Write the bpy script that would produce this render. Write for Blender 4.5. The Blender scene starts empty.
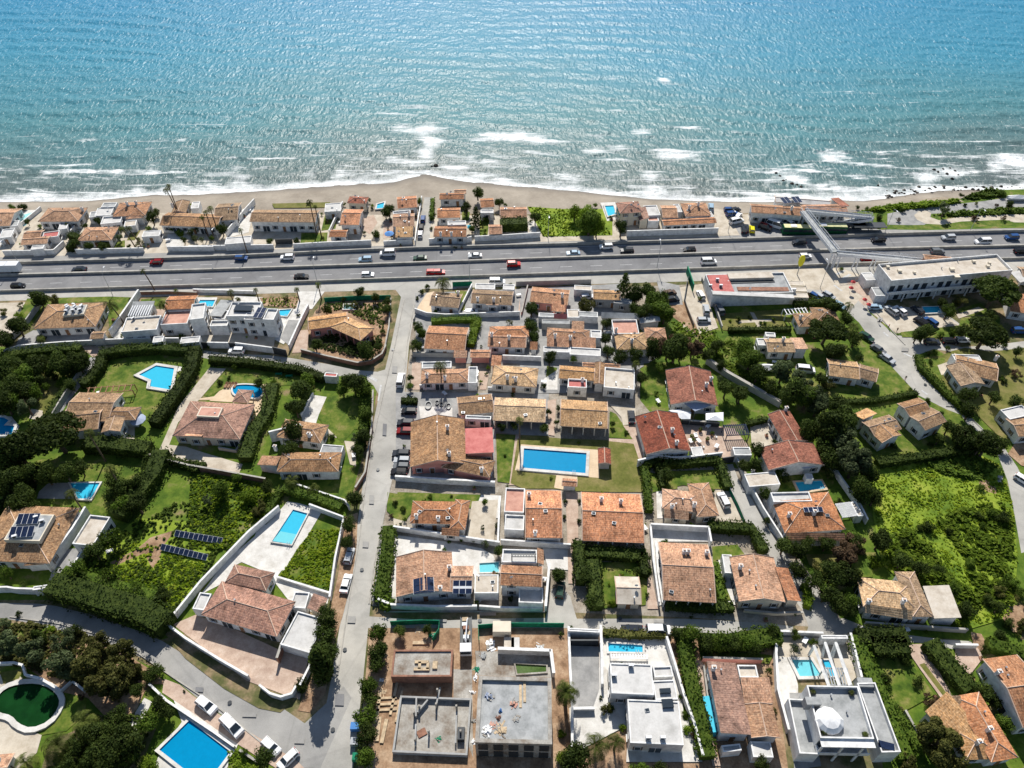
import bpy, math, random
from mathutils import Vector, noise
random.seed(7)
PI = math.pi
sc = bpy.context.scene
COL = sc.collection
# ------------------------------------------------------------------ camera
CH, CF, HOR = 146.0,750.0,-372.0
PITCH = math.atan((384 - HOR) / CF)
CP, SP = math.cos(PITCH), math.sin(PITCH)
cam = bpy.data.cameras.new('camera')
cam.sensor_fit = 'HORIZONTAL';cam.sensor_width = 36.0
cam.lens = CF / 1024 * 36.0
cam.clip_start = 1.0;cam.clip_end = 9000
co = bpy.data.objects.new('camera', cam);COL.objects.link(co)
co.location = (0,0, CH);co.rotation_euler = (PI / 2 - PITCH, 0,0)
sc.camera = co
# survey sheet: a point read off the aerial view -> metres on the ground (or on a level z)
SH = (0,0,1.0)
def C(x0, y0, s):
 global SH
 SH = (x0, y0, s)
def px(x, y): return SH[0] + x / SH[2], SH[1] + y / SH[2]
def W(X, Y, z=0.0):
 dx = (X - 512) / CF;dy = (384 - Y) / CF
 d = Vector((dx, CP + dy * SP, -SP + dy * CP))
 t = (CH - z) / (-d.z)
 return Vector((d.x * t, d.y * t, z))
def G(x, y, z=0.0):
 X, Y = px(x, y)
 return W(X, Y, z)
def ppm(x, y):            # pixels of the survey sheet per metre, across
 X, Y = px(x, y)
 return (Y - HOR) * CP / CH * SH[2]
# ------------------------------------------------------------------ materials
MATS = {}
def nodes(name):
 m = bpy.data.materials.new(name);m.use_nodes = True
 nt = m.node_tree;b = nt.nodes['Principled BSDF']
 MATS[name] = m
 return m, nt, b
def N(nt, t, **kw):
 n = nt.nodes.new(t)
 for k, v in kw.items():
  if k in n.inputs: n.inputs[k].default_value = v
  else: setattr(n, k, v)
 return n
def ramp(nt, fac, stops):
 r = nt.nodes.new('ShaderNodeValToRGB')
 e = r.color_ramp.elements
 while len(e) < len(stops): e.new(0.5)
 for el, (p, c) in zip(e, stops):
  el.position = p;el.color = (*c, 1)
 nt.links.new(fac, r.inputs['Fac'])
 return r.outputs['Color']
def mixc(nt, fac, a, b, mode='MIX'):
 n = nt.nodes.new('ShaderNodeMix');n.data_type = 'RGBA';n.blend_type = mode
 for s, v in ((0, fac),(6, a),(7, b)):
  if hasattr(v, 'is_output'): nt.links.new(v, n.inputs[s])
  elif s == 0: n.inputs[s].default_value = v
  else: n.inputs[s].default_value = (*v, 1)
 return n.outputs[2]
def noise_fac(nt, scale, detail=3, vec=None, rough=0.6, dist=0.0, coord='Object'):
 if vec is None:
  vec = nt.nodes.new('ShaderNodeTexCoord').outputs[coord] if coord != 'World' else nt.nodes.new('ShaderNodeNewGeometry').outputs['Position']
 n = N(nt, 'ShaderNodeTexNoise', Scale=scale, Detail=detail, Roughness=rough, Distortion=dist)
 nt.links.new(vec, n.inputs['Vector'])
 return n.outputs['Fac']
def bump(nt, b, h, strength=0.4, dist=0.05):
 n = N(nt, 'ShaderNodeBump', Strength=strength, Distance=dist)
 nt.links.new(h, n.inputs['Height']);nt.links.new(n.outputs['Normal'], b.inputs['Normal'])
def sc3(c, k): return tuple(min(1, v * k) for v in c)
def mat_noise(name, stops, scale=1.0, rough=0.9, detail=4, bstr=0.3, fine=None, coord='World', spec=0.2):
 m, nt, b = nodes(name)
 f = noise_fac(nt, scale, detail, coord=coord, rough=0.65)
 c = ramp(nt, f, stops)
 f2 = noise_fac(nt, fine or scale * 7,3, coord=coord, rough=0.7)
 c = mixc(nt, .25 if name[:5] in ('flat_','pavin') else .55, c, ramp(nt, f2,[(0.3,(0.45,) * 3),(0.7,(1,1,1))]),'MULTIPLY')
 nt.links.new(c, b.inputs['Base Color'])
 b.inputs['Roughness'].default_value = rough
 b.inputs['Specular IOR Level'].default_value = spec
 if bstr: bump(nt, b, f2, bstr, 0.06)
 return m
def mat_plain(name, col, rough=0.6, metal=0.0, var=0.12, scale=1.5, spec=0.4):
 m, nt, b = nodes(name)
 f = noise_fac(nt, scale, 4, coord='World')
 c = ramp(nt, f, [(0.25, sc3(col, 1 - var * 1.6)),(0.6, col),(0.8, sc3(col, 1 + var * .5))])
 nt.links.new(c, b.inputs['Base Color'])
 b.inputs['Roughness'].default_value = rough;b.inputs['Metallic'].default_value = metal
 b.inputs['Specular IOR Level'].default_value = spec
 return m
def mat_tile(name, c1, c2, c3):
 m, nt, b = nodes(name)
 tc = nt.nodes.new('ShaderNodeTexCoord');uv = tc.outputs['UV']
 mp = N(nt, 'ShaderNodeMapping');mp.inputs['Scale'].default_value = (3.4,1.6,1)
 nt.links.new(uv, mp.inputs['Vector'])
 oi = nt.nodes.new('ShaderNodeObjectInfo')
 f1 = noise_fac(nt, 1.0,3, mp.outputs['Vector'],0.7)
 f2 = noise_fac(nt, 0.35,4, coord='World')
 c = ramp(nt, f1,[(0.3, c1),(0.5, c2),(0.7, c3)])
 big = ramp(nt, f2,[(0.3,(0.4,0.38,0.35)),(0.48,(0.9,0.88,0.86)),(0.7,(1.2,1.15,1.07))])
 c = mixc(nt, 0.85, c, big, 'MULTIPLY')
 # single tiles: rows across the slope, ribs down it
 w = N(nt, 'ShaderNodeTexWave', Scale=0.75, Distortion=0.6);w.bands_direction = 'X'
 nt.links.new(uv, w.inputs['Vector'])
 w2 = N(nt, 'ShaderNodeTexWave', Scale=0.65, Distortion=1.2);w2.bands_direction = 'Y'
 nt.links.new(uv, w2.inputs['Vector'])
 vo = N(nt, 'ShaderNodeTexVoronoi', Scale=3.1, Randomness=0.7);nt.links.new(uv, vo.inputs['Vector'])
 sp = ramp(nt, vo.outputs['Color'],[(0.1,(0.62,0.6,0.58)),(0.45,(1,1,1)),(0.9,(1.3,1.22,1.12))])
 c = mixc(nt, 0.9, c, sp, 'MULTIPLY')
 c = mixc(nt, 0.2, c, ramp(nt, w.outputs['Fac'],[(0.05,(0.45,0.42,0.4)),(0.5,(1,1,1))]),'MULTIPLY')
 m4 = N(nt, 'ShaderNodeMapping');m4.inputs['Scale'].default_value = (1.4, .16,1);nt.links.new(uv, m4.inputs['Vector'])
 c = mixc(nt, 0.8, c, ramp(nt, noise_fac(nt, 1.0,4, m4.outputs['Vector'],0.7),[(0.3,(0.6,0.58,0.55)),(0.52,(1,1,1)),(0.75,(1.2,1.18,1.12))]),'MULTIPLY')
 hv = N(nt, 'ShaderNodeHueSaturation')
 mr = N(nt, 'ShaderNodeMapRange');nt.links.new(oi.outputs['Random'], mr.inputs['Value'])
 mr.inputs['To Min'].default_value = 0.78;mr.inputs['To Max'].default_value = 1.1
 m5 = N(nt, 'ShaderNodeMath', operation='MULTIPLY');nt.links.new(oi.outputs['Random'], m5.inputs[0]);m5.inputs[1].default_value = 7.3
 m6 = N(nt, 'ShaderNodeMath', operation='FRACT');nt.links.new(m5.outputs[0], m6.inputs[0])
 m7 = N(nt, 'ShaderNodeMapRange');nt.links.new(m6.outputs[0], m7.inputs['Value']);m7.inputs['To Min'].default_value = .498;m7.inputs['To Max'].default_value = .511;nt.links.new(m7.outputs['Result'], hv.inputs['Hue'])
 m8 = N(nt, 'ShaderNodeMapRange');nt.links.new(m6.outputs[0], m8.inputs['Value']);m8.inputs['To Min'].default_value = 1.12;m8.inputs['To Max'].default_value = .85;nt.links.new(m8.outputs['Result'], hv.inputs['Saturation'])
 nt.links.new(mr.outputs['Result'], hv.inputs['Value']);nt.links.new(c, hv.inputs['Color'])
 nt.links.new(hv.outputs['Color'], b.inputs['Base Color'])
 b.inputs['Roughness'].default_value = 0.85;b.inputs['Specular IOR Level'].default_value = 0.25
 ad = N(nt, 'ShaderNodeMath', operation='ADD')
 nt.links.new(w.outputs['Fac'], ad.inputs[0]);nt.links.new(w2.outputs['Fac'], ad.inputs[1])
 bump(nt, b, ad.outputs[0],0.3,0.05)
 return m
def mat_leaf(name, stops, trans=0.38, rnd=0.35):
 m, nt, b = nodes(name)
 f = noise_fac(nt, 0.55,3, coord='World')
 f3 = noise_fac(nt, 2.2,2, coord='World')
 ad = N(nt, 'ShaderNodeMath', operation='ADD');nt.links.new(f, ad.inputs[0]);nt.links.new(f3, ad.inputs[1])
 ml = N(nt, 'ShaderNodeMath', operation='MULTIPLY');nt.links.new(ad.outputs[0], ml.inputs[0]);ml.inputs[1].default_value = 0.5
 c = ramp(nt, ml.outputs[0], stops)
 oi = nt.nodes.new('ShaderNodeObjectInfo')
 hv = N(nt, 'ShaderNodeHueSaturation')
 mr = N(nt, 'ShaderNodeMapRange');nt.links.new(oi.outputs['Random'], mr.inputs['Value'])
 mr.inputs['To Min'].default_value = 1 - rnd;mr.inputs['To Max'].default_value = 1 + rnd
 nt.links.new(mr.outputs['Result'], hv.inputs['Value']);nt.links.new(c, hv.inputs['Color'])
 nt.links.new(hv.outputs['Color'], b.inputs['Base Color'])
 b.inputs['Roughness'].default_value = 0.7;b.inputs['Specular IOR Level'].default_value = 0.1
 tr = N(nt, 'ShaderNodeBsdfTranslucent');nt.links.new(hv.outputs['Color'], tr.inputs['Color'])
 mx = N(nt, 'ShaderNodeMixShader');mx.inputs[0].default_value = trans
 nt.links.new(b.outputs[0], mx.inputs[1]);nt.links.new(tr.outputs[0], mx.inputs[2])
 nt.links.new(mx.outputs[0], nt.nodes['Material Output'].inputs['Surface'])
 return m
mat_tile('terracotta',(0.27,0.13,0.075),(0.44,0.225,0.135),(0.6,0.38,0.25))
mat_tile('brown_tile',(0.17,0.105,0.065),(0.33,0.205,0.125),(0.52,0.38,0.25))
mat_tile('red_tile',(0.18,0.06,0.045),(0.3,0.1,0.07),(0.46,0.2,0.14))
mat_tile('pink_tile',(0.34,0.165,0.105),(0.54,0.285,0.185),(0.68,0.44,0.31))
mat_tile('tan_tile',(0.32,0.19,0.1),(0.54,0.34,0.19),(0.7,0.52,0.34))
mat_tile('mauve_tile',(0.24,0.12,0.095),(0.35,0.18,0.14),(0.46,0.27,0.215))
mat_plain('ridge_cap',(0.62,0.45,0.34),0.85)
mat_plain('white_wall',(0.76,0.755,0.74),0.85, var=0.22, scale=0.9)
mat_plain('cream_wall',(0.66,0.59,0.47),0.85, var=0.1, scale=0.5)
mat_plain('pink_wall',(0.72,0.3,0.24),0.85, var=0.12, scale=0.5)
mat_plain('grey_wall',(0.36,0.36,0.35),0.9, var=0.2, scale=0.7)
mat_plain('brick_wall',(0.3,0.15,0.1),0.9, var=0.3, scale=1.2)
mat_noise('flat_white',[(0.3,(0.42,0.41,0.39)),(0.5,(0.56,0.55,0.53)),(0.7,(0.63,0.62,0.6))],0.35, fine=2.5, bstr=0.05)
mat_noise('flat_cream',[(0.3,(0.42,0.36,0.29)),(0.5,(0.55,0.49,0.41)),(0.7,(0.62,0.57,0.5))],0.5, fine=3, bstr=0.05)
mat_noise('flat_grey',[(0.3,(0.24,0.25,0.25)),(0.6,(0.4,0.41,0.41))],0.5, fine=3, bstr=0.1)
mat_noise('flat_pink',[(0.3,(0.42,0.21,0.16)),(0.6,(0.6,0.34,0.26))],0.6, fine=4, bstr=0.1)
mat_noise('flat_red',[(0.3,(0.4,0.11,0.1)),(0.65,(0.55,0.2,0.18))],0.6, fine=4, bstr=0.1)
mat_plain('metal_dark',(0.05,0.055,0.06),0.45,0.3)
mat_plain('metal_grey',(0.35,0.37,0.39),0.45,0.4)
mat_plain('metal_white',(0.72,0.73,0.75),0.4)
mat_plain('wood',(0.26,0.13,0.06),0.7, var=0.3)
mat_plain('plank',(0.55,0.42,0.27),0.8, var=0.3)
mat_plain('glass_dark',(0.03,0.04,0.05),0.08, spec=0.6)
mat_plain('shutter',(0.1,0.075,0.06),0.6)
mat_plain('solar',(0.015,0.025,0.06),0.15, spec=0.6, var=0.3, scale=3)
mat_plain('tyre',(0.02,0.02,0.02),0.9)
mat_plain('rim',(0.5,0.5,0.52),0.3,0.8)
mat_plain('lamp_white',(0.85,0.85,0.85),0.1)
mat_plain('lamp_red',(0.4,0.02,0.02),0.2)
mat_plain('yellow_paint',(0.75,0.68,0.02),0.4)
mat_plain('blue_fabric',(0.05,0.2,0.5),0.7)
mat_plain('blue_grey_fabric',(0.3,0.35,0.46),0.8)
mat_plain('green_net',(0.0,0.22,0.11),0.8, var=0.35)
mat_plain('white_fabric',(0.8,0.8,0.8),0.8)
mat_plain('red_fabric',(0.5,0.05,0.05),0.8)
mat_plain('trunk_bark',(0.13,0.09,0.06),0.95, var=0.3, scale=5)
mat_plain('skin',(0.5,0.3,0.2),0.6)
mat_plain('pool_tile',(0.08,0.5,0.66),0.4, var=0.04, spec=.03)
mat_plain('pool_tile_deep',(0.003,0.26,0.47),0.4, var=0.06, spec=.03)
mat_plain('pool_tile_pale',(0.3,0.62,0.64),0.4, var=0.04, spec=.03)
mat_plain('pond_tile',(0.012,0.05,0.01),0.5, var=0.3, scale=.4, spec=.03)
mat_plain('paint_line',(0.5,0.5,0.49),0.7, var=0.25)
# car paint follows the colour of the object that carries it
m, nt, b = nodes('car_paint')
oi = nt.nodes.new('ShaderNodeObjectInfo');nt.links.new(oi.outputs['Color'], b.inputs['Base Color'])
b.inputs['Roughness'].default_value = 0.22;b.inputs['Specular IOR Level'].default_value = 0.12
# water in the pools
def pool_water(name, tint):
 m, nt, b = nodes(name)
 t = N(nt, 'ShaderNodeBsdfTransparent');t.inputs['Color'].default_value = (*tint, 1)
 g = N(nt, 'ShaderNodeBsdfGlossy');g.inputs['Roughness'].default_value = 0.02
 f = N(nt, 'ShaderNodeFresnel', IOR=1.33)
 h = noise_fac(nt, 1.6,3, coord='World')
 bu = N(nt, 'ShaderNodeBump', Strength=0.12, Distance=0.03);nt.links.new(h, bu.inputs['Height'])
 nt.links.new(bu.outputs[0], g.inputs['Normal']);nt.links.new(bu.outputs[0], f.inputs['Normal'])
 mx = N(nt, 'ShaderNodeMixShader');fm = N(nt, 'ShaderNodeMath', operation='MULTIPLY');nt.links.new(f.outputs[0], fm.inputs[0]);fm.inputs[1].default_value = .045;nt.links.new(fm.outputs[0], mx.inputs[0])
 nt.links.new(t.outputs[0], mx.inputs[1]);nt.links.new(g.outputs[0], mx.inputs[2])
 nt.links.new(mx.outputs[0], nt.nodes['Material Output'].inputs['Surface'])
 return m
pool_water('pool_water',(0.72,0.93,0.97))
# ground covers
mat_noise('yard',[(0.3,(0.2,0.165,0.12)),(0.5,(0.34,0.295,0.235)),(0.7,(0.46,0.42,0.36))],0.3, fine=2.4, bstr=0.3)
mat_noise('field',[(0.3,(0.07,0.13,0.012)),(0.42,(0.14,0.22,0.018)),(0.55,(0.24,0.32,0.03)),(0.7,(0.34,0.37,0.06))],0.13, fine=1.4, bstr=0.9)
mat_noise('soil',[(0.3,(0.06,0.08,0.02)),(0.45,(0.13,0.13,0.05)),(0.58,(0.3,0.22,0.13)),(0.75,(0.42,0.33,0.22))],0.16, fine=2.2, bstr=0.5)
mat_noise('earth',[(0.3,(0.2,0.12,0.07)),(0.5,(0.36,0.23,0.14)),(0.7,(0.5,0.36,0.24))],0.3, fine=2.4, bstr=0.5)
mat_noise('lawn',[(0.3,(0.035,0.075,0.006)),(0.43,(0.075,0.13,0.012)),(0.54,(0.14,0.18,0.026)),(0.66,(0.24,0.22,0.07))],0.3, fine=2.6, bstr=0.6)
mat_noise('lawn_dry',[(0.3,(0.08,0.1,0.014)),(0.45,(0.15,0.155,0.035)),(0.6,(0.22,0.195,0.065)),(0.72,(0.29,0.23,0.1))],0.2, fine=2.6, bstr=0.6)
mat_noise('meadow',[(0.25,(0.03,0.065,0.005)),(0.42,(0.07,0.13,0.01)),(0.55,(0.13,0.19,0.02)),(0.68,(0.26,0.2,0.1)),(0.8,(0.36,0.26,0.16))],0.16, fine=1.7, bstr=0.9)
mat_noise('paving_beige',[(0.3,(0.4,0.34,0.26)),(0.55,(0.54,0.48,0.39)),(0.75,(0.62,0.56,0.47))],0.35, fine=3.5, bstr=0.1)
mat_noise('paving_grey',[(0.3,(0.22,0.22,0.215)),(0.55,(0.34,0.335,0.325)),(0.75,(0.42,0.41,0.39))],0.3, fine=3, bstr=0.1)
mat_noise('paving_white',[(0.3,(0.48,0.455,0.41)),(0.5,(0.62,0.6,0.56)),(0.7,(0.72,0.7,0.66))],0.4, fine=3, bstr=0.05)
mat_noise('paving_pink',[(0.3,(0.38,0.27,0.21)),(0.55,(0.5,0.38,0.3)),(0.75,(0.58,0.47,0.39))],0.5, fine=4, bstr=0.1)
mat_noise('paving_peach',[(0.3,(0.56,0.42,0.28)),(0.6,(0.68,0.54,0.38))],0.4, fine=4, bstr=0.05)
mat_noise('concrete_raw',[(0.3,(0.2,0.15,0.11)),(0.45,(0.33,0.3,0.26)),(0.6,(0.45,0.43,0.39)),(0.75,(0.55,0.53,0.5))],0.3, fine=3, bstr=0.2)
mat_noise('sand',[(0.3,(0.3,0.245,0.175)),(0.55,(0.41,0.34,0.25)),(0.75,(0.47,0.4,0.3))],0.12, fine=1.5, bstr=0.3)
# roads: worn asphalt with patches
def asphalt(name, a, b_, scale=0.12):
 m, nt, b = nodes(name)
 f = noise_fac(nt, scale, 5, coord='World', rough=0.7)
 c = ramp(nt, f, [(0.3, a),(0.55, b_),(0.8, sc3(b_, 1.2))])
 f2 = noise_fac(nt, 6,3, coord='World', rough=0.8)
 c = mixc(nt, 0.5, c, ramp(nt, f2,[(0.3,(0.7,) * 3),(0.7,(1.1,) * 3)]),'MULTIPLY')
 c = mixc(nt, 0.6, c, ramp(nt, noise_fac(nt, .035,3, coord='World'),[(0.4,(.78,) * 3),(0.5,(1,) * 3),(0.62,(1.12,1.1,1.06))]),'MULTIPLY')
 vo = N(nt, 'ShaderNodeTexVoronoi', Scale=0.07, feature='DISTANCE_TO_EDGE')
 nt.links.new(nt.nodes.new('ShaderNodeNewGeometry').outputs['Position'], vo.inputs['Vector'])
 c = mixc(nt, 0.25, c, ramp(nt, vo.outputs['Distance'],[(0.0,(0.6,) * 3),(0.02,(1,) * 3)]),'MULTIPLY')
 nt.links.new(c, b.inputs['Base Color']);b.inputs['Roughness'].default_value = 0.85
 b.inputs['Specular IOR Level'].default_value = 0.2
asphalt('asphalt_highway',(0.155,0.155,0.16),(0.21,0.21,0.215))
asphalt('asphalt',(0.24,0.235,0.225),(0.33,0.322,0.305))
asphalt('asphalt_pale',(0.31,0.3,0.275),(0.42,0.405,0.37))
mat_plain('concrete_barrier',(0.4,0.38,0.34),0.9, var=0.25, scale=0.6)
# foliage
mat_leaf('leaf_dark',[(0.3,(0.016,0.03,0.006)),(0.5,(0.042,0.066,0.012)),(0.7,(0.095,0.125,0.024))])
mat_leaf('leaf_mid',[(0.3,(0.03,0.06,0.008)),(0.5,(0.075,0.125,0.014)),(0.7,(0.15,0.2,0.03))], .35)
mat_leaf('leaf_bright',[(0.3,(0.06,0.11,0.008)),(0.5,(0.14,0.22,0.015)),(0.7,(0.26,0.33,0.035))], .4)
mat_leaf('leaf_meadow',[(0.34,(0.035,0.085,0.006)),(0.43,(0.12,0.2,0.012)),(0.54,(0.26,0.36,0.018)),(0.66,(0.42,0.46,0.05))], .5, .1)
mat_leaf('leaf_olive',[(0.3,(0.045,0.055,0.014)),(0.5,(0.1,0.105,0.026)),(0.7,(0.18,0.165,0.05))])
mat_leaf('leaf_grey',[(0.3,(0.035,0.055,0.022)),(0.5,(0.085,0.115,0.048)),(0.7,(0.16,0.185,0.09))])
mat_leaf('leaf_brown',[(0.3,(0.05,0.03,0.018)),(0.5,(0.11,0.07,0.04)),(0.7,(0.15,0.11,0.06))])
mat_leaf('palm_leaf',[(0.3,(0.04,0.06,0.012)),(0.5,(0.09,0.115,0.022)),(0.7,(0.18,0.19,0.06))])
# ------------------------------------------------------------------ mesh helpers
class MB:
 def __init__(s): s.v = [];s.f = [];s.m = [];s.uv = []
 def face(s, pts, mi=0, uvs=None):
  i = len(s.v);s.v += [tuple(p) for p in pts]
  s.f.append(tuple(range(i, i + len(pts))));s.m.append(mi)
  s.uv.append(uvs if uvs else [(p[0], p[1]) for p in pts])
 def prism(s, bot, top, mi=0, cap=True, base=False):
  n = len(bot)
  for k in range(n):
   j = (k + 1) % n
   s.face([bot[k], bot[j], top[j], top[k]], mi)
  if cap: s.face(top, mi)
  if base: s.face(bot[::-1], mi)
 def box(s, c, e1, e2, a, b, z0, z1, mi=0, base=True, t=1.0):
  c = Vector((c[0], c[1],0));e1 = Vector((e1[0], e1[1],0));e2 = Vector((e2[0], e2[1],0))
  q = [c - e1 * a - e2 * b, c + e1 * a - e2 * b, c + e1 * a + e2 * b, c - e1 * a + e2 * b]
  q2 = [c + (p - c) * t for p in q]
  s.prism([p + Vector((0,0, z0)) for p in q],[p + Vector((0,0, z1)) for p in q2], mi, True, base)
 def bar(s, p, q, r, mi=0, n=5, r2=None):
  p = Vector(p);q = Vector(q);d = (q - p)
  if d.length < 1e-6: return
  d.normalize();u = d.cross(Vector((0,0,1)))
  if u.length < 1e-3: u = Vector((1,0,0))
  u.normalize();w = d.cross(u);r2 = r if r2 is None else r2
  A = [p + (u * math.cos(2 * PI * k / n) + w * math.sin(2 * PI * k / n)) * r for k in range(n)]
  B = [q + (u * math.cos(2 * PI * k / n) + w * math.sin(2 * PI * k / n)) * r2 for k in range(n)]
  s.prism(A, B, mi, True, True)
 def build(s, name, mats, parent=None, smooth=False):
  me = bpy.data.meshes.new(name)
  off = parent.location if parent is not None else Vector((0,0,0))
  if parent is not None and parent.parent is not None: off = parent.location + parent.parent.location
  me.from_pydata([(x - off[0], y - off[1], z - off[2]) for x, y, z in s.v],[], s.f)
  if isinstance(mats, str): mats = [mats]
  for n in mats: me.materials.append(MATS[n])
  me.polygons.foreach_set('material_index', s.m)
  if smooth: me.polygons.foreach_set('use_smooth',[True] * len(s.f))
  ul = me.uv_layers.new(name='UVMap')
  ul.data.foreach_set('uv',[c for u in s.uv for p in u for c in p])
  o = bpy.data.objects.new(name, me);COL.objects.link(o)
  if parent is not None: o.parent = parent
  return o
def tag(o, label, cat, group=None, kind=None):
 if kind: o['kind'] = kind
 else:
  o['label'] = label;o['category'] = cat
  if group: o['group'] = group
 return o
def empty(name, label, cat, loc, group=None, rz=0):
 o = bpy.data.objects.new(name, None);COL.objects.link(o)
 o.empty_display_size = 0.3;o.location = loc;o.rotation_euler = (0,0, rz)
 return tag(o, label, cat, group)
def child(src, parent, loc=(0,0,0), rot=(0,0,0), scale=None, name=None):
 o = src.copy();COL.objects.link(o);o.parent = parent;o.location = loc;o.rotation_euler = rot
 if scale: o.scale = scale
 return o
PZ = [0.006];ROADS = [];HOUSES = [];POOLS = []
def patch(name, mat, pts, dz=None):
 """flat ground cover: a sheet a little above the last one"""
 PZ[0] += 0.001
 z = PZ[0]
 q = [G(x, y, 0) for x, y in pts]
 mb = MB();mb.face([(p.x, p.y, z) for p in q][::-1],0)
 a = mb.build(name, mat)
 if sum((q[i].x * q[(i + 1) % len(q)].y - q[(i + 1) % len(q)].x * q[i].y) for i in range(len(q))) > 0:
  a.data.flip_normals()
 a['kind'] = 'structure'
 if mat.startswith('asphalt') or name in ('driveway','path','street','lane'): ROADS.append(q)
 return a
def pairs(l): return [(l[i], l[i + 1]) for i in range(0, len(l),2)]
def lawn(*l, m='lawn'): return patch('lawn', m, pairs(l))
def pave(m, *l, name='terrace'): return patch(name, 'paving_' + m, pairs(l))
# ------------------------------------------------------------------ roofs and houses
RC = {'t': 'terracotta','b': 'brown_tile','r': 'red_tile','p': 'pink_tile','y': 'tan_tile','m': 'mauve_tile',
   'W': 'flat_white','C': 'flat_cream','G': 'flat_grey','K': 'flat_pink','R': 'flat_red','X': 'concrete_raw'}
WC = {'w': 'white_wall','c': 'cream_wall','p': 'pink_wall','g': 'grey_wall','b': 'brick_wall'}
def rect(q, z):
 p = [G(q[i], q[i + 1], z) for i in range(0,8,2)]
 c = (p[0] + p[1] + p[2] + p[3]) / 4
 u = (p[1] - p[0]) + (p[2] - p[3]);v = (p[0] - p[3]) + (p[1] - p[2])
 a = u.length / 4;b = v.length / 4
 u.normalize();v.normalize()
 vp = Vector((-u.y, u.x, 0));w = (v + vp);w.normalize()   # share the error between both directions
 vv = w;uu = Vector((w.y, -w.x, 0))
 return c, uu, vv, a, b
class Sec: pass
PITCHK = 0.30
def section(s, others_z=0):
 o = Sec();o.typ = s[0];o.h = s[1];o.rc = s[2]
 o.c, o.u, o.v, o.a, o.b = rect(s[3:11], o.h)
 t = o.typ
 o.roof = t[0]
 o.swap = t in ('gy','hy')
 o.e1, o.e2, o.L, o.Wd = (o.v, -o.u, o.b, o.a) if o.swap else (o.u, o.v, o.a, o.b)
 o.rise = o.Wd * PITCHK
 o.z0 = s[11] if len(s) > 11 else 0
 return o
def roofz(o, p):
 d = Vector((p[0], p[1],0)) - Vector((o.c.x, o.c.y, 0))
 x = d.dot(o.e1);y = d.dot(o.e2)
 if o.roof == 'g': return o.h + o.rise * (1 - min(1, abs(y) / o.Wd))
 if o.roof == 'h': return o.h + PITCHK * max(0, min(o.Wd - abs(y), o.L - abs(x)))
 if o.roof == 's':
  k = {'f': y / o.Wd, 'n': -y / o.Wd, 'l': -x / o.L, 'r': x / o.L}[o.typ[1]]
  return o.h + (k + 1) / 2 * o.shed
 return o.h
def inside(o, p, m=0.0):
 d = Vector((p[0], p[1],0)) - Vector((o.c.x, o.c.y, 0))
 return abs(d.dot(o.e1)) < o.L - m and abs(d.dot(o.e2)) < o.Wd - m
def slope_face(mb, pts, th=0.0):
 # uv in metres: u along the eave, v up the slope
 n = (pts[1] - pts[0]).cross(pts[2] - pts[0])
 if n.z < 0: pts = pts[::-1];n = -n
 n.normalize()
 dn = Vector((n.x, n.y, 0))
 if dn.length < 1e-4: dn = Vector((0,1,0))
 dn.normalize();ue = Vector((-dn.y, dn.x, 0));ve = n.cross(ue)
 mb.face(pts, 0,[(p.dot(ue), p.dot(ve)) for p in pts])
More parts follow.
